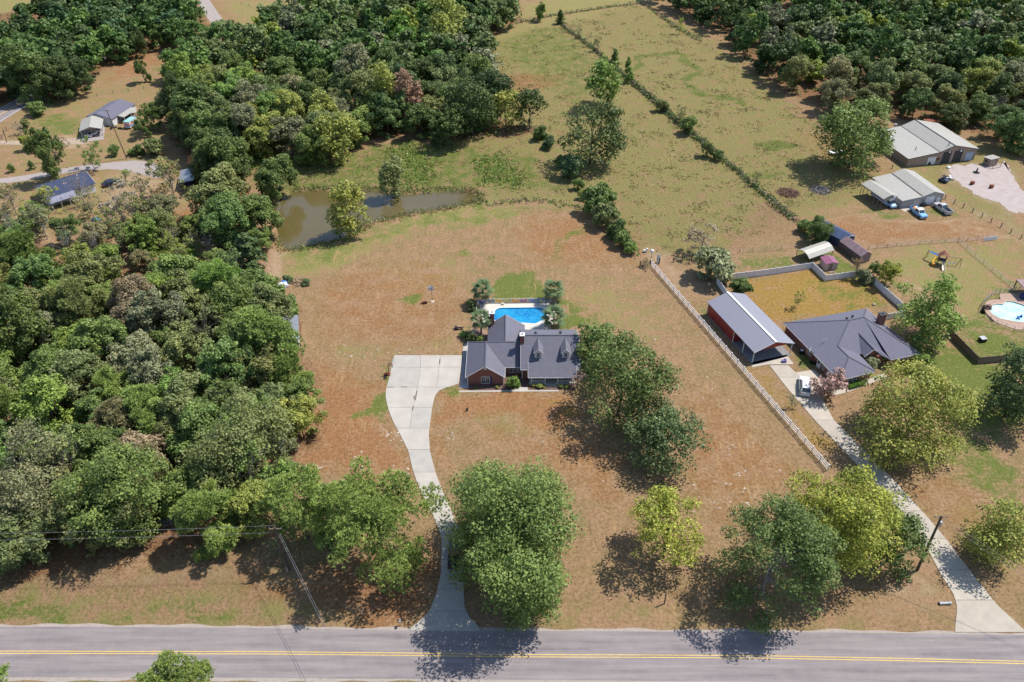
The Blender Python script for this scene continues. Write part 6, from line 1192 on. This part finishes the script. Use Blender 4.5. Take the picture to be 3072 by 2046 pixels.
# gate corner of the rail fence
gt = thing('farm_gate', 'brown weathered gate at the top end of the white rail fence', 'gate', G(1471,612), R(8))
for x in (0, 2.6): q = MB(); q.box((x,0,.75), (.2,.2,1.5)); q.build('post', M['woodpost'], gt)
for z in (.3,.6,.9,1.2): q = MB(); q.box((1.3,0,z), (2.5,.05,.1)); q.build('rail', M['wood'], gt)
T('sparse', 'shrub', 'dry brown bush tangled in the weathered gate', 'bush', 1484, 606, 26, 'rustleaf', .8)
def lamp(label, x, y, ty):
    p = G(x, y); h = hgt(x, y, ty); r_ = thing('globe_lamp', label, 'lamp', p); q = MB(); q.tube([(0,0,0),(0,0,h-.3)], .05, 6); q.build('pole', M['darkmetal'], r_); q = MB(); q.ball((0,0,h), .48, n=12, m=8); q.build('globe', M['white'], r_, True)
lamp('white globe on a thin pole at the top of the rail fence', 1495.5, 606, 577)
q = MB(); q.box((0,0,.5), (.9,.5,.5)); q.box((.5,.1,.9), (.4,.4,.5)); q.box((0,0,.15), (.2,.2,.3)); o = q.build('feeder', M['white']); tag(o, 'white feeder box left of the globe lamp', 'feeder'); o.location = G(1482.5,580)
q = MB(); q.prism([(-.35,-.3),(.35,-.3),(.25,.3),(-.25,.3)], 0, .6); q.poly([(-.4,0,.6),(.4,0,.6),(.1,.1,2.6)]); q.prism([(-.4,-.04),(.4,-.04),(.1,.04),(.05,.04)], .6, 2.4); o = q.build('boat_hull', M['tarp_white']); tag(o, 'white upturned boat leaning on the fence post beside the globe lamp', 'boat'); o.location = G(1512,604)
q = MB(); q.tube([(0,0,0),(0,0,1.7)], .16, 7); o = q.build('corner_post', M['darkmetal']); tag(o, 'stout dark post at the head of the white rail fence', 'post'); o.location = G(1515,607)
# windmill on the lawn
wm_ = thing('garden_windmill', 'white ornamental windmill on a thin pole on the back lawn', 'windmill', G(994,693)); h = hgt(994, 693, 662); q = MB(); q.tube([(0,0,0),(0,0,h)], .05, 6); q.build('pole', M['darkmetal'], wm_); q = MB(); q.lathe((0,0,0), [(.5,0),(.45,.08),(.1,.12)], 10); q.build('base', M['stone'], wm_)
bl = MB(); bl.poly([(-.05,0,.1),(.05,.02,.1),(.28,.12,.85),(-.1,-.02,.95)]); bl.poly([(-.1,-.03,.95),(.28,.11,.85),(.05,.01,.1),(-.05,-.01,.1)]); blm = bl.mesh('blade', M['white'])
for k in range(9): o = link('blade', blm, wm_, (0, -.12, h)); o.rotation_euler = (0, k*2*math.pi/9, 0)
for k in range(7): o = link('blade', blm, wm_, (0, .12, h)); o.rotation_euler = (0, k*2*math.pi/7, 0); o.scale = (.7,.7,.7)
q = MB(); q.tube([(0,-.2,h),(0,.2,h)], .12, 8); q.build('hub', M['tarp_blue'], wm_)
q = MB(); q.prism([(-.6,-.3),(.6,-.3),(.6,.3),(-.6,.3)], 0, .35); q.prism([(-.66,-.36),(.66,-.36),(.66,.36),(-.66,.36)], .35, .42); o = q.build('valve_box', M['rust']); tag(o, 'small dark box lying by the green patch near the windmill', 'box'); o.location = G(976,697); o.rotation_euler = (0, 0, .15)
q = MB(); q.tube([(0,0,0),(.03,.02,.5),(.08,.0,.85)], [.22,.18,.16], 8); q.tube([(0,0,.3),(-.3,.05,.45)], [.1,.05], 6); o = q.build('tree_stump', M['bark']); tag(o, 'small dark stump on the front lawn below the garage', 'stump'); o.location = G(1074,944)
# tarp pile
tp = thing('tarp_pile', 'blue and white tarps heaped at the edge of the lawn', 'tarp pile', G(652,658)); q = MB(); q.ball((0,0,.3), (1.3,1.0,.8), 3, 12, 6, .35); q.build('white_tarp', M['tarp_white'], tp); q = MB(); q.ball((-.1,1.1,.35), (.8,.7,.7), 5, 10, 6, .35); q.build('blue_tarp', M['tarp_blue'], tp)
T('shrub', 'shrub', 'green shrub beside the blue and white tarps', 'bush', 664, 640, 22, 'blue', .7); T('shrub', 'shrub', 'low green shrub right of the tan brush pile', 'bush', 703, 650, 20, 'blue', .6)
o = MB().ball((0,0,.25), (1.4,.9,.55), 7, 10, 6, .4).build('blue_tarp', M['tarp_blue']); tag(o, 'crumpled bright blue tarp below the navy roofed house', 'tarp'); o.location = G(222,506)
# white shed at the wood edge
A_ = G(657,806); s1, L_ = shed('white_shed', 'white metal roofed shed under the lush pine at the left edge of the lawn', 'shed', (630,806), (689,798), 8.5, [(0,3.2),(1,2.6)], M['white'], M['steel'], .25, True, .08, M['white'])
for i in range(3):
    q = MB(); x = L_+.5; y = 2.4+i*2.2
    for a in (0, 1.4): q.beam((x,y+a,0),(x-.35,y+a,2.2), .07)
    for z in (.4,1.1,1.8): q.beam((x-.06-z*.15,y,z),(x-.06-z*.15,y+1.4,z), .06)
    o = q.build('leaning_rack', M['rust']); tag(o, ['rusty rack leaning on the white shed, nearest the road','middle rusty rack leaning on the white shed','rusty rack leaning on the white shed, nearest the tarps'][i], 'rack'); o.location = s1.location; o.rotation_euler = s1.rotation_euler
# basketball goals
def hoop(label, x, y, rz, h=2.9, red=True):
    p = G(x, y); root = thing('basketball_goal', label, 'basketball goal', p, rz); q = MB(); q.beam((0,0,0),(.1,0,h), .13); q.beam((.1,0,h),(1.0,0,h+.3), .1); q.beam((.1,0,h-.5),(1.0,0,h-.05), .08); q.build('pole', M['darkmetal'], root)
    q = MB(); q.box((1.05,0,h+.2), (.05,1.7,1.05)); q.build('backboard', glass_mat('board_glass', (.5,.55,.6)), root); q = MB()
    for z in (h-.3, h+.7): q.box((1.09,0,z), (.04,1.75,.06))
    for y_ in (-.86,.86): q.box((1.09,y_,h+.2), (.04,.06,1.05))
    q.build('board_frame', M['darkmetal'], root); q = MB()
    for k in range(10): a, b_ = k*.628, (k+1)*.628; q.beam((1.34+.23*math.cos(a),.23*math.sin(a),h-.12),(1.34+.23*math.cos(b_),.23*math.sin(b_),h-.12), .03)
    q.build('rim', M['orange'], root); q = MB(); q.box((-.3,0,.14), (1.3,.9,.26)); q.build('base', M['rust'] if red else M['black'], root)
hoop('basketball goal with glass board at the left edge of the driveway', 894, 861, R(2)); hoop('small basketball goal beside the neighbour drive', 1866, 834, R(150), 2.6, False)
q = MB(); q.box((0,0,.35), (.9,.6,.6)); q.box((.2,.1,.75), (.4,.4,.3)); o = q.build('toy_cart', mat('purple_toy', (.25,.2,.5), .5)); tag(o, 'purple and white toy cart beside the small basketball goal', 'toy'); o.location = G(1802,833)
q = MB(); q.lathe((0,0,0), [(.5,0),(.5,.8),(.42,.85)], 12); ac = thing('air_conditioner', 'grey round topped air conditioner by the neighbour side wall', 'air conditioner', G(1842,812)); q.build('case', M['darkmetal'], ac); q = MB(); q.lathe((0,0,.86), [(.4,0),(.4,.05),(.1,.07)], 12); q.build('fan_guard', M['white'], ac)
q = MB(); q.lathe((0,0,0), [(.28,0),(.33,.9),(.36,.95)], 10); o = q.build('trash_can', M['black']); tag(o, 'black trash can by the neighbour garage door', 'trash can'); o.location = G(1873,838)
acb = thing('air_conditioner', 'square grey unit standing on the fenced green yard at right', 'air conditioner', G(2257,784), .2); q = MB(); q.box((0,0,.45), (1.3,1.2,.9)); q.build('case', M['darkmetal'], acb); q = MB(); q.box((0,0,.94), (1.35,1.25,.08)); q.build('top', M['steel'], acb)
for i, (x, y, lb) in enumerate([(1975,716.5,'white stone ornament on the orange lawn behind the neighbour house'),(2009,701,'flat pale slab among weeds on the orange lawn'),(1993,727,'rusty brown tub behind the neighbour roof')]):
    o = MB().ball((0,0,.2), (.5,.35,.3), i, 8, 5, .3).build('garden_stone' if i < 2 else 'tub', M['stone'] if i < 2 else M['rust']); tag(o, lb, 'stone' if i < 2 else 'tub'); o.location = G(x, y)
# --- play set
ps = thing('play_set', 'wooden play set with cabin, yellow tube slide and swing frame', 'play set', G(2162,607), R(-28)); q = MB()
q.box((0,0,1.3), (1.7,1.7,.1)); q.build('deck', M['plumwood'], ps); q = MB()
for x in (-.8,.8):
    for y in (-.8,.8): q = MB(); q.box((x,y,1.3), (.14,.14,2.6)); q.build('post', M['plumwood'], ps)
q = MB(); q.box((0,-.82,1.75), (1.6,.06,.9)); q.box((.82,0,1.9), (.06,1.6,1.1)); q.box((-.82,0,1.75), (.06,1.6,.9)); q.build('wall', M['plumwood'], ps)
q = MB(); slope(q, [(0,-1.1,3.5),(-1.15,-1.1,2.5),(-1.15,1.1,2.5),(0,1.1,3.5)], .08); slope(q, [(0,-1.1,3.5),(1.15,-1.1,2.5),(1.15,1.1,2.5),(0,1.1,3.5)], .08); q.build('roof', M['roofred'], ps)
q = MB(); q.tube([(-.9,-.2,1.6),(-1.7,-.5,1.35),(-2.0,-1.3,.8),(-1.6,-2.0,.5)], .42, 12, False); q.build('tube_slide', M['yellow'], ps); q = MB(); q.tube([(-1.62,-1.95,.52),(-1.5,-2.15,.45)], .47, 12, False); q.build('slide_rim', M['orange'], ps)
q = MB(); q.beam((.3,-.9,1.35),(.9,-3.3,.15), .6, .06); q.beam((.02,-.85,1.5),(.6,-3.3,.3), .05, .25); q.beam((.6,-1.0,1.5),(1.2,-3.3,.3), .05, .25); q.build('slide', M['slide'], ps)
q = MB(); q.beam((-.85,.5,2.3),(-3.6,1.5,2.3), .14); q.beam((-3.6,1.5,2.3),(-3.9,.5,0), .12); q.beam((-3.6,1.5,2.3),(-3.3,2.5,0), .12); q.build('monkey_bar_frame', M['pine_wood'], ps); q = MB(); q.beam((-1.0,.2,2.2),(-3.2,1.0,2.2), .5, .1); q.build('bridge_cover', M['playblue'], ps)
q = MB(); q.beam((.85,.4,2.35),(4.2,1.2,2.35), .14); q.beam((4.2,1.2,2.35),(4.5,.0,0), .12); q.beam((4.2,1.2,2.35),(3.9,2.4,0), .12); q.build('swing_frame', M['pine_wood'], ps)
for x in (1.9,3.0): q = MB(); q.beam((x-.2,.4+(x-.85)*.24,2.3),(x-.2,.4+(x-.85)*.24,.6), .03); q.beam((x+.2,.4+(x-.85)*.24,2.3),(x+.2,.4+(x-.85)*.24,.6), .03); q.box((x,.4+(x-.85)*.24,.6), (.5,.22,.06)); q.build('swing', M['playblue'], ps)
# --- right pool with brick deck, iron fence, patio roof
I2 = ring_deck('brick_pool_deck', POOL2, [(2266,695),(2275,690),(2302,688),(2295,674),(2340,676),(2380,690),(2420,720),(2400,760),(2336,758),(2290,742),(2268,722),(2262,708)], .1, mat('tan_pool_deck', (.4,.28,.22), .85, .1, .8))
m, n, b = new_mat('teal_pool_water'); tc = n.node('ShaderNodeTexCoord').outputs['Object']; n.l.new(n.mix(n.ramp(n.noise(tc, .35, 2), .35, .6), (.3,.58,.58), (.45,.68,.66)), b.inputs['Base Color']); b.inputs['Roughness'].default_value = .07; M['tealwater'] = m
pool('swimming_pool', 'pale teal free form pool with pink deck at the right edge', I2, -.1, M['tealwater'], mat('tan_coping', (.5,.36,.27), .8, .1), M['liner'])
brk = MB(); brk.ball((0,0,.35), (1.0,.8,.6), 2, 9, 6, .5); o = brk.build('pool_rock', mat('brown_rock', (.2,.12,.1), .9, .3, 2.0, .5)); tag(o, 'brown rock feature on the left rim of the teal pool', 'rock'); o.location = G(2270,708)
wire_fence('black iron fence curving round the teal pool', [(2251,720),(2258,700),(2270,686),(2285,677),(2320,672),(2354,665)], 1.6, 1.4, M['black'], 'iron_fence', (.15,.4,.65,.9,1.15,1.35), .05); wire_fence('black iron fence along the near side of the teal pool', [(2262,728),(2290,746),(2330,760),(2370,762)], 1.8, 1.3, M['black'], 'iron_fence', (.15,.5,.85,1.2), .04)
pt = thing('patio_cover', 'dark patio roof with navy seat entering at the right edge by the teal pool', 'patio', G(2350,690)); q = MB(); q.box((3,2.5,2.6), (6,5,.2)); q.build('roof', mat('patio_roof', (.3,.22,.22), .8), pt)
for x, y in ((.2,.2),(.2,4.8)): q = MB(); q.box((x,y,1.25), (.2,.2,2.5)); q.build('post', M['trim_dark'], pt)
q = MB(); q.ball((.8,.4,.7), (1.0,.9,.8), 4, 10, 6, .2); o = q.build('bean_seat', mat('navy_cushion', (.03,.06,.2), .8)); tag(o, 'navy covered seat on the pink pool deck by the patio posts', 'seat'); o.location = G(2346,688)
q = MB(); q.box((0,0,.35), (1.0,.7,.1)); q.box((.4,0,.6), (.1,.7,.5)); q.box((-.3,0,.15), (.08,.6,.3)); o = q.build('pool_lounger', M['playblue']); tag(o, 'blue lounger on the pink deck beside the teal pool', 'lounger'); o.location = G(2342,731)
# --- power poles and wires
def pole(label, bx, by, tx, ty, arms=0, trans=False, r_=.25):
    p = G(bx, by); h = hgt(bx, by, ty); rr_ = ray(tx, ty); t = p[1]/rr_[1]; dx = rr_[0]*t-p[0]; root = thing('utility_pole', label, 'utility pole', p); q = MB(); q.tube([(0,0,-.3),(dx*.5,0,h*.5),(dx,0,h)], [r_,r_*.85,r_*.65], 9); q.build('pole', M['woodpost'], root); tops = []
    for k in range(arms): z = h-.3-k*.9; q = MB(); q.beam((dx-1.0,.0,z),(dx+1.0,0,z), .12); q.build('crossarm', M['wood'], root)
    for s in (-.9,0,.9)[:3 if arms else 1]:
        q = MB(); q.lathe((dx+s,0,h-.25 if arms else h), [(.06,0),(.1,.12),(.05,.25)], 8); q.build('insulator', M['steel'], root)
    if trans: q = MB(); q.lathe((dx+.35,0,h-2.4), [(.05,0),(.3,.05),(.3,1.0),(.1,1.1)], 10); q.build('transformer', M['steel'], root)
    return np.array([p[0]+dx, p[1], h])
t1 = pole('dark power pole leaning left at the edge of the left woods', 665, 1310, 632, 1213, 1); t2 = pole('utility pole with grey transformer beside the neighbour drive', 2108, 1311, 2165, 1186, 1, True); pole('tall slim utility pole above the far gravel lane', 292, 365, 244, 252, 1, False, .16)
pole('old grey pole in the far left lane', 16, 328, 6, 296, 0, False, .12); q = MB(); p = G(144,372); q.tube([(0,0,0),(-3.4,.3,5.5),(-7.0,1.0,10.5)], [.3,.22,.06], 7); q.tube([(-3.4,.3,5.5),(-3.2,.4,8.2)], [.12,.03], 5); q.tube([(-5,.6,7.6),(-6.9,.7,8.4)], [.1,.03], 5); o = q.build('dead_tree', M['bark']); tag(o, 'dead leaning tree trunk beside the gravel lane at far left', 'dead tree'); o.location = p
def cable(label, a, b_, sag, r_=.022, name='power_line'):
    q = MB(a); P = [np.array(a)*(1-t)+np.array(b_)*t-np.array([0,0,sag*4*t*(1-t)]) for t in np.linspace(0, 1, 15)]; q.tube(P, r_, 5); o = q.build(name, M['steel']); o.location = tuple(a); tag(o, label, 'cable', None)
cable('upper overhead wire from the left power pole to the left edge', t1+np.array([0,.3,.15]), G(-120,1228,t1[2]), .3); cable('lower overhead wire from the left power pole to the left edge', t1+np.array([0,-.2,-.9]), G(-120,1243,t1[2]-1), .3)
cable('pale service wire from the left power pole across the road, left strand', t1+np.array([.2,0,-1.2]), G(835,1620,8.0), .5); cable('pale service wire from the left power pole across the road, right strand', t1+np.array([.5,0,-1.2]), G(842,1620,8.0), .6)
cable('thin wire from the right utility pole to the right edge, upper strand', t2, G(2480,1385,9), .4, .02); cable('thin wire from the right utility pole to the right edge, lower strand', t2+np.array([0,0,-.7]), G(2480,1400,8.5), .4, .02)
q = MB(); q.beam((0,0,0),(0,0,1.2), .1); q.box((0,0,1.3), (.25,.5,.3)); o = q.build('mailbox', M['white']); tag(o, 'white pipe end lying on the grass by the neighbour drive mouth', 'pipe'); bpy.data.objects.remove(o)
q = MB(); q.tube([(-1.6,-.05,.22),(0,0,.24)], .25, 10, False); q.tube([(-.1,0,.24),(.25,.02,.24)], .29, 10, False); o = q.build('culvert_pipe', M['steel']); tag(o, 'steel culvert pipe end on the grass by the neighbour drive mouth', 'pipe'); o.location = G(2181,1388)
q = MB(); q.beam((0,0,0),(0,0,1.1), .1); q.box((0,-.05,1.25), (.28,.55,.3)); q.box((.16,.05,1.4), (.03,.05,.2)); o = q.build('mailbox', M['steel']); tag(o, 'grey mailbox on a post in the grass left of the driveway mouth', 'mailbox'); o.location = G(921,1438)
q = MB(); q.box((0,0,.4), (.4,.4,.8)); q.box((0,0,.84), (.46,.46,.08)); o = q.build('meter_box', mat('tan_box', (.4,.33,.25), .6)); tag(o, 'small tan utility box beside the left power pole', 'utility box'); o.location = G(661,1312)
for i, (x, y, lb) in enumerate([(1527,1388,'dark wooden post in the tree shade on the roadside lawn'),(1551,1358,'slim leaning post below the airy yellow green tree')]):
    q = MB(); q.beam((0,0,0),(.1*i,.05,2.6-.4*i), .16-.06*i); 
    if i: q.beam((.1,0,0),(.06,.05,2.2), .05)
    o = q.build('wooden_post', M['woodpost']); tag(o, lb, 'post'); o.location = G(x, y)
# --- far left homestead
hm, L_ = shed('mobile_home', 'long grey roofed mobile home at far left behind its carport', 'mobile home', (213.5,284), (264,291), 1, [(0,2.6),(.45,3.7),(1,2.6)], M['vinyl'], M['shingle'], .25, False, ends=False)
for c in list(hm.children): bpy.data.objects.remove(c)
bpy.data.objects.remove(hm)
A_, B_ = G(213.5,286), G(262,290); C_ = G(314,256); dd = (C_-B_)[:2]; L_d = np.hypot(*dd); vv = dd/L_d; uu = np.array([vv[1], -vv[0]]); Wd = 9.5; A_ = B_[:2]-uu*Wd
hm, L_ = shed('mobile_home', 'long grey roofed mobile home at far left behind its carport', 'mobile home', (*A_,0), (*B_[:2],0), L_d, [(0,2.7),(.45,4.0),(1,2.7)], M['vinyl'], M['shingle_nb'], .3, True, .12, M['blueshed'], True)
for v in (.25,.4,.72,.86): q = MB(); q.box((L_+.03,v*L_d,1.5), (.06,.9,1.0)); q.build('window', M['glass'], hm)
q = MB(); slope(q, [(L_+.1,3,2.6),(L_+2.6,3,2.2),(L_+2.6,11,2.2),(L_+.1,11,2.6)], .08); q.build('porch_roof', M['whiteroof'], hm); posts(hm, [(L_+2.5,3.1),(L_+2.5,7),(L_+2.5,10.9)], 2.2, .1, M['white'], 'porch_post'); q = MB(); q.box((L_+1.4,7,.3), (2.4,8,.5)); q.build('porch_deck', M['wood'], hm)
junk('patio_clutter', 'dark garden clutter in front of the mobile home porch', 'clutter', 268, 295, 8, 7, [M['black'], M['wood'], M['trim_dark']], 1.8)
A2 = G(190,318); B2 = G(238,312); fc, L_ = shed('far_carport', 'white open carport with pale roof in front of the mobile home', 'carport', A2, B2, 9.5, [(0,2.7),(.5,3.7),(1,2.7)], M['tanwall'], M['whiteroof'], .3, False, .1, M['white'], True); posts(fc, [(.1,.1),(L_-.1,.1),(.1,9.4),(L_-.1,9.4),(L_-.1,4.7),(.1,4.7)], 2.6, .13, M['white'])
q = MB(); q.prism([(-.2,-3.5),(L_+.2,-3.5),(L_+.2,9.6),(-.2,9.6)], -.1, .08); q.build('floor_slab', M['gravel'], fc); fbox(fc, 'side_rail', L_-.12, L_-.04, .7, .85, M['white'], 4.7, 9.2)
cm = thing('camper_trailer', 'small camper with teal roof and orange, blue and white stripes', 'camper', G(303,291), head((296,296), (311,286)))
q = MB(); q.prism([(-1.1,-2.2),(1.1,-2.2),(1.1,2.2),(-1.1,2.2)], .5, 2.5); q.build('body', W_P, cm); q = MB(); q.box((0,0,2.55), (2.3,4.5,.1)); q.build('roof', mat('teal_roof', (.3,.55,.55), .5), cm); q = MB(); q.box((0,-2.22,1.7), (2.0,.05,.5)); q.box((-1.12,0,1.7), (.05,4.2,.35)); q.box((1.12,0,1.7), (.05,4.2,.35)); q.build('stripe', mat('coral_stripe', (.8,.25,.15), .5), cm); q = MB(); q.box((0,-2.22,1.05), (2.1,.05,.35)); q.box((1.12,0,1.1), (.05,4.2,.3)); q.build('stripe', M['playblue'], cm)
for s in (-.6,.8): q = MB(); q.box((1.13,s,2.0), (.05,.7,.5)); q.build('window', M['glass'], cm)
wheels(cm, [(-1.0,0),(1.0,0)], .33)
# navy roofed house
Q0, Q1 = G(116,475), G(222,440); dd = (Q1-Q0)[:2]; L_d = np.hypot(*dd); uu = np.array([-dd[1], dd[0]])/L_d
nh, L_ = shed('navy_roof_house', 'white house with a dark navy roof behind bare trees at left', 'house', Q1, (*(Q1[:2]+uu*9.5),0), L_d, [(0,2.9),(.5,4.6),(1,2.9)], M['vinyl'], mat('navy_shingle', (.045,.06,.12), .8, .15, 1.0), .4, True, .14, M['white'], True)
q = MB(); slope(q, [(-.3,L_d*.45,2.75),(-3.2,L_d*.45,2.2),(-3.2,L_d+.3,2.2),(-.3,L_d+.3,2.75)], .1); q.build('porch_roof', mat('porch_grey_roof', (.25,.25,.32), .8, .1), nh); posts(nh, [(-3.0,v*L_d) for v in (.46,.64,.82,1.0)], 2.15, .12, M['white'], 'porch_post'); window(nh, (4.6,-.04,1.5), 1.2, 1.2)
s1, L_ = shed('metal_awning', 'pale roofed open shed with dark underside at the belt of trees', 'shed', (418,437), (448,434), 8.0, [(0,2.6),(1,3.0)], M['blueshed'], M['steel'], .4, False, .1, ends=False); posts(s1, [(.1,.1),(L_-.1,.1),(.1,7.9),(L_-.1,7.9)], 2.55, .12, M['darkmetal']); q = MB(); q.prism([(.6,3),(L_-.6,3),(L_-.6,7.5),(.6,7.5)], 0, 2.2); q.build('store_wall', M['blueshed'], s1)
s1, L_ = shed('orange_shed', 'small shed with rusty orange roof at the edge of the tree belt', 'shed', (437,393), (454,391), 5.0, [(0,2.6),(1,3.2)], M['blueshed'], mat('orange_rust_roof', (.55,.2,.06), .8, .2, 1.5), .3, True, .08)
# house at the very top
s1, L_ = shed('far_house', 'brick house with blue grey hipped roof at the top edge behind the pond woods', 'house', (850,18), (905,14), 14, [(0,2.8),(.5,6.0),(1,2.8)], M['brick'], mat('pale_blue_roof', (.3,.33,.42), .8, .1), .5, True, .14, M['white'])
o = MB().ball((0,0,.8), (2.2,1.6,1.2), 9, 10, 6, .2).build('tank_cover', M['tarp_blue']); tag(o, 'pale blue covered tank behind the trees at top', 'tank'); o.location = G(692,56)
# pale stones and scraps of dry litter in the lawns
rg = np.random.default_rng(31); V, F_ = [], []
for pts, n_ in [([(880,985),(925,995),(925,1015),(880,1012)], 40), ([(820,1040),(850,1030),(850,1070),(800,1080)], 36), ([(900,1068),(940,1075),(940,1095),(890,1080)], 26), ([(1025,990),(1050,995),(1045,1020),(1030,1015)], 14), ([(1100,950),(1700,900),(1850,1080),(1750,1180),(1450,1130),(1150,1040)], 110), ([(1560,1120),(1720,1080),(1760,1180),(1600,1200)], 50), ([(780,790),(1000,800),(900,830),(760,830)], 60), ([(1420,760),(1600,760),(1750,950),(1600,950)], 50), ([(690,1065),(750,1060),(740,1080),(700,1082)], 14), ([(1980,880),(2010,600),(2300,640),(2200,700)], 40), ([(1770,590),(1870,575),(1850,610),(1770,620)], 20)]:
    for c in fill(pts, n_, rg):
        k = rg.integers(5, 8); r_ = rg.uniform(.06, .26)*rg.uniform(.5, 1.3); i = len(V); a0 = rg.uniform(0, 6)
        ring = [(c[0]+r_*rg.uniform(.6, 1.3)*math.cos(a0+6.283*j/k), c[1]+r_*rg.uniform(.5, 1)*math.sin(a0+6.283*j/k)) for j in range(k)]
        V += [(x, y, .0) for x, y in ring] + [(c[0], c[1], .07+r_*.25)]; F_ += [(i+j, i+(j+1) % k, i+k) for j in range(k)]
me = bpy.data.meshes.new('pale_stones'); me.from_pydata(V, [], F_); me.materials.append(M['stone']); tag(link('pale_stones', me), kind='stuff')
print('objects', len(bpy.data.objects), 'tris', sum(len(m_.polygons)*2 for m_ in bpy.data.meshes))
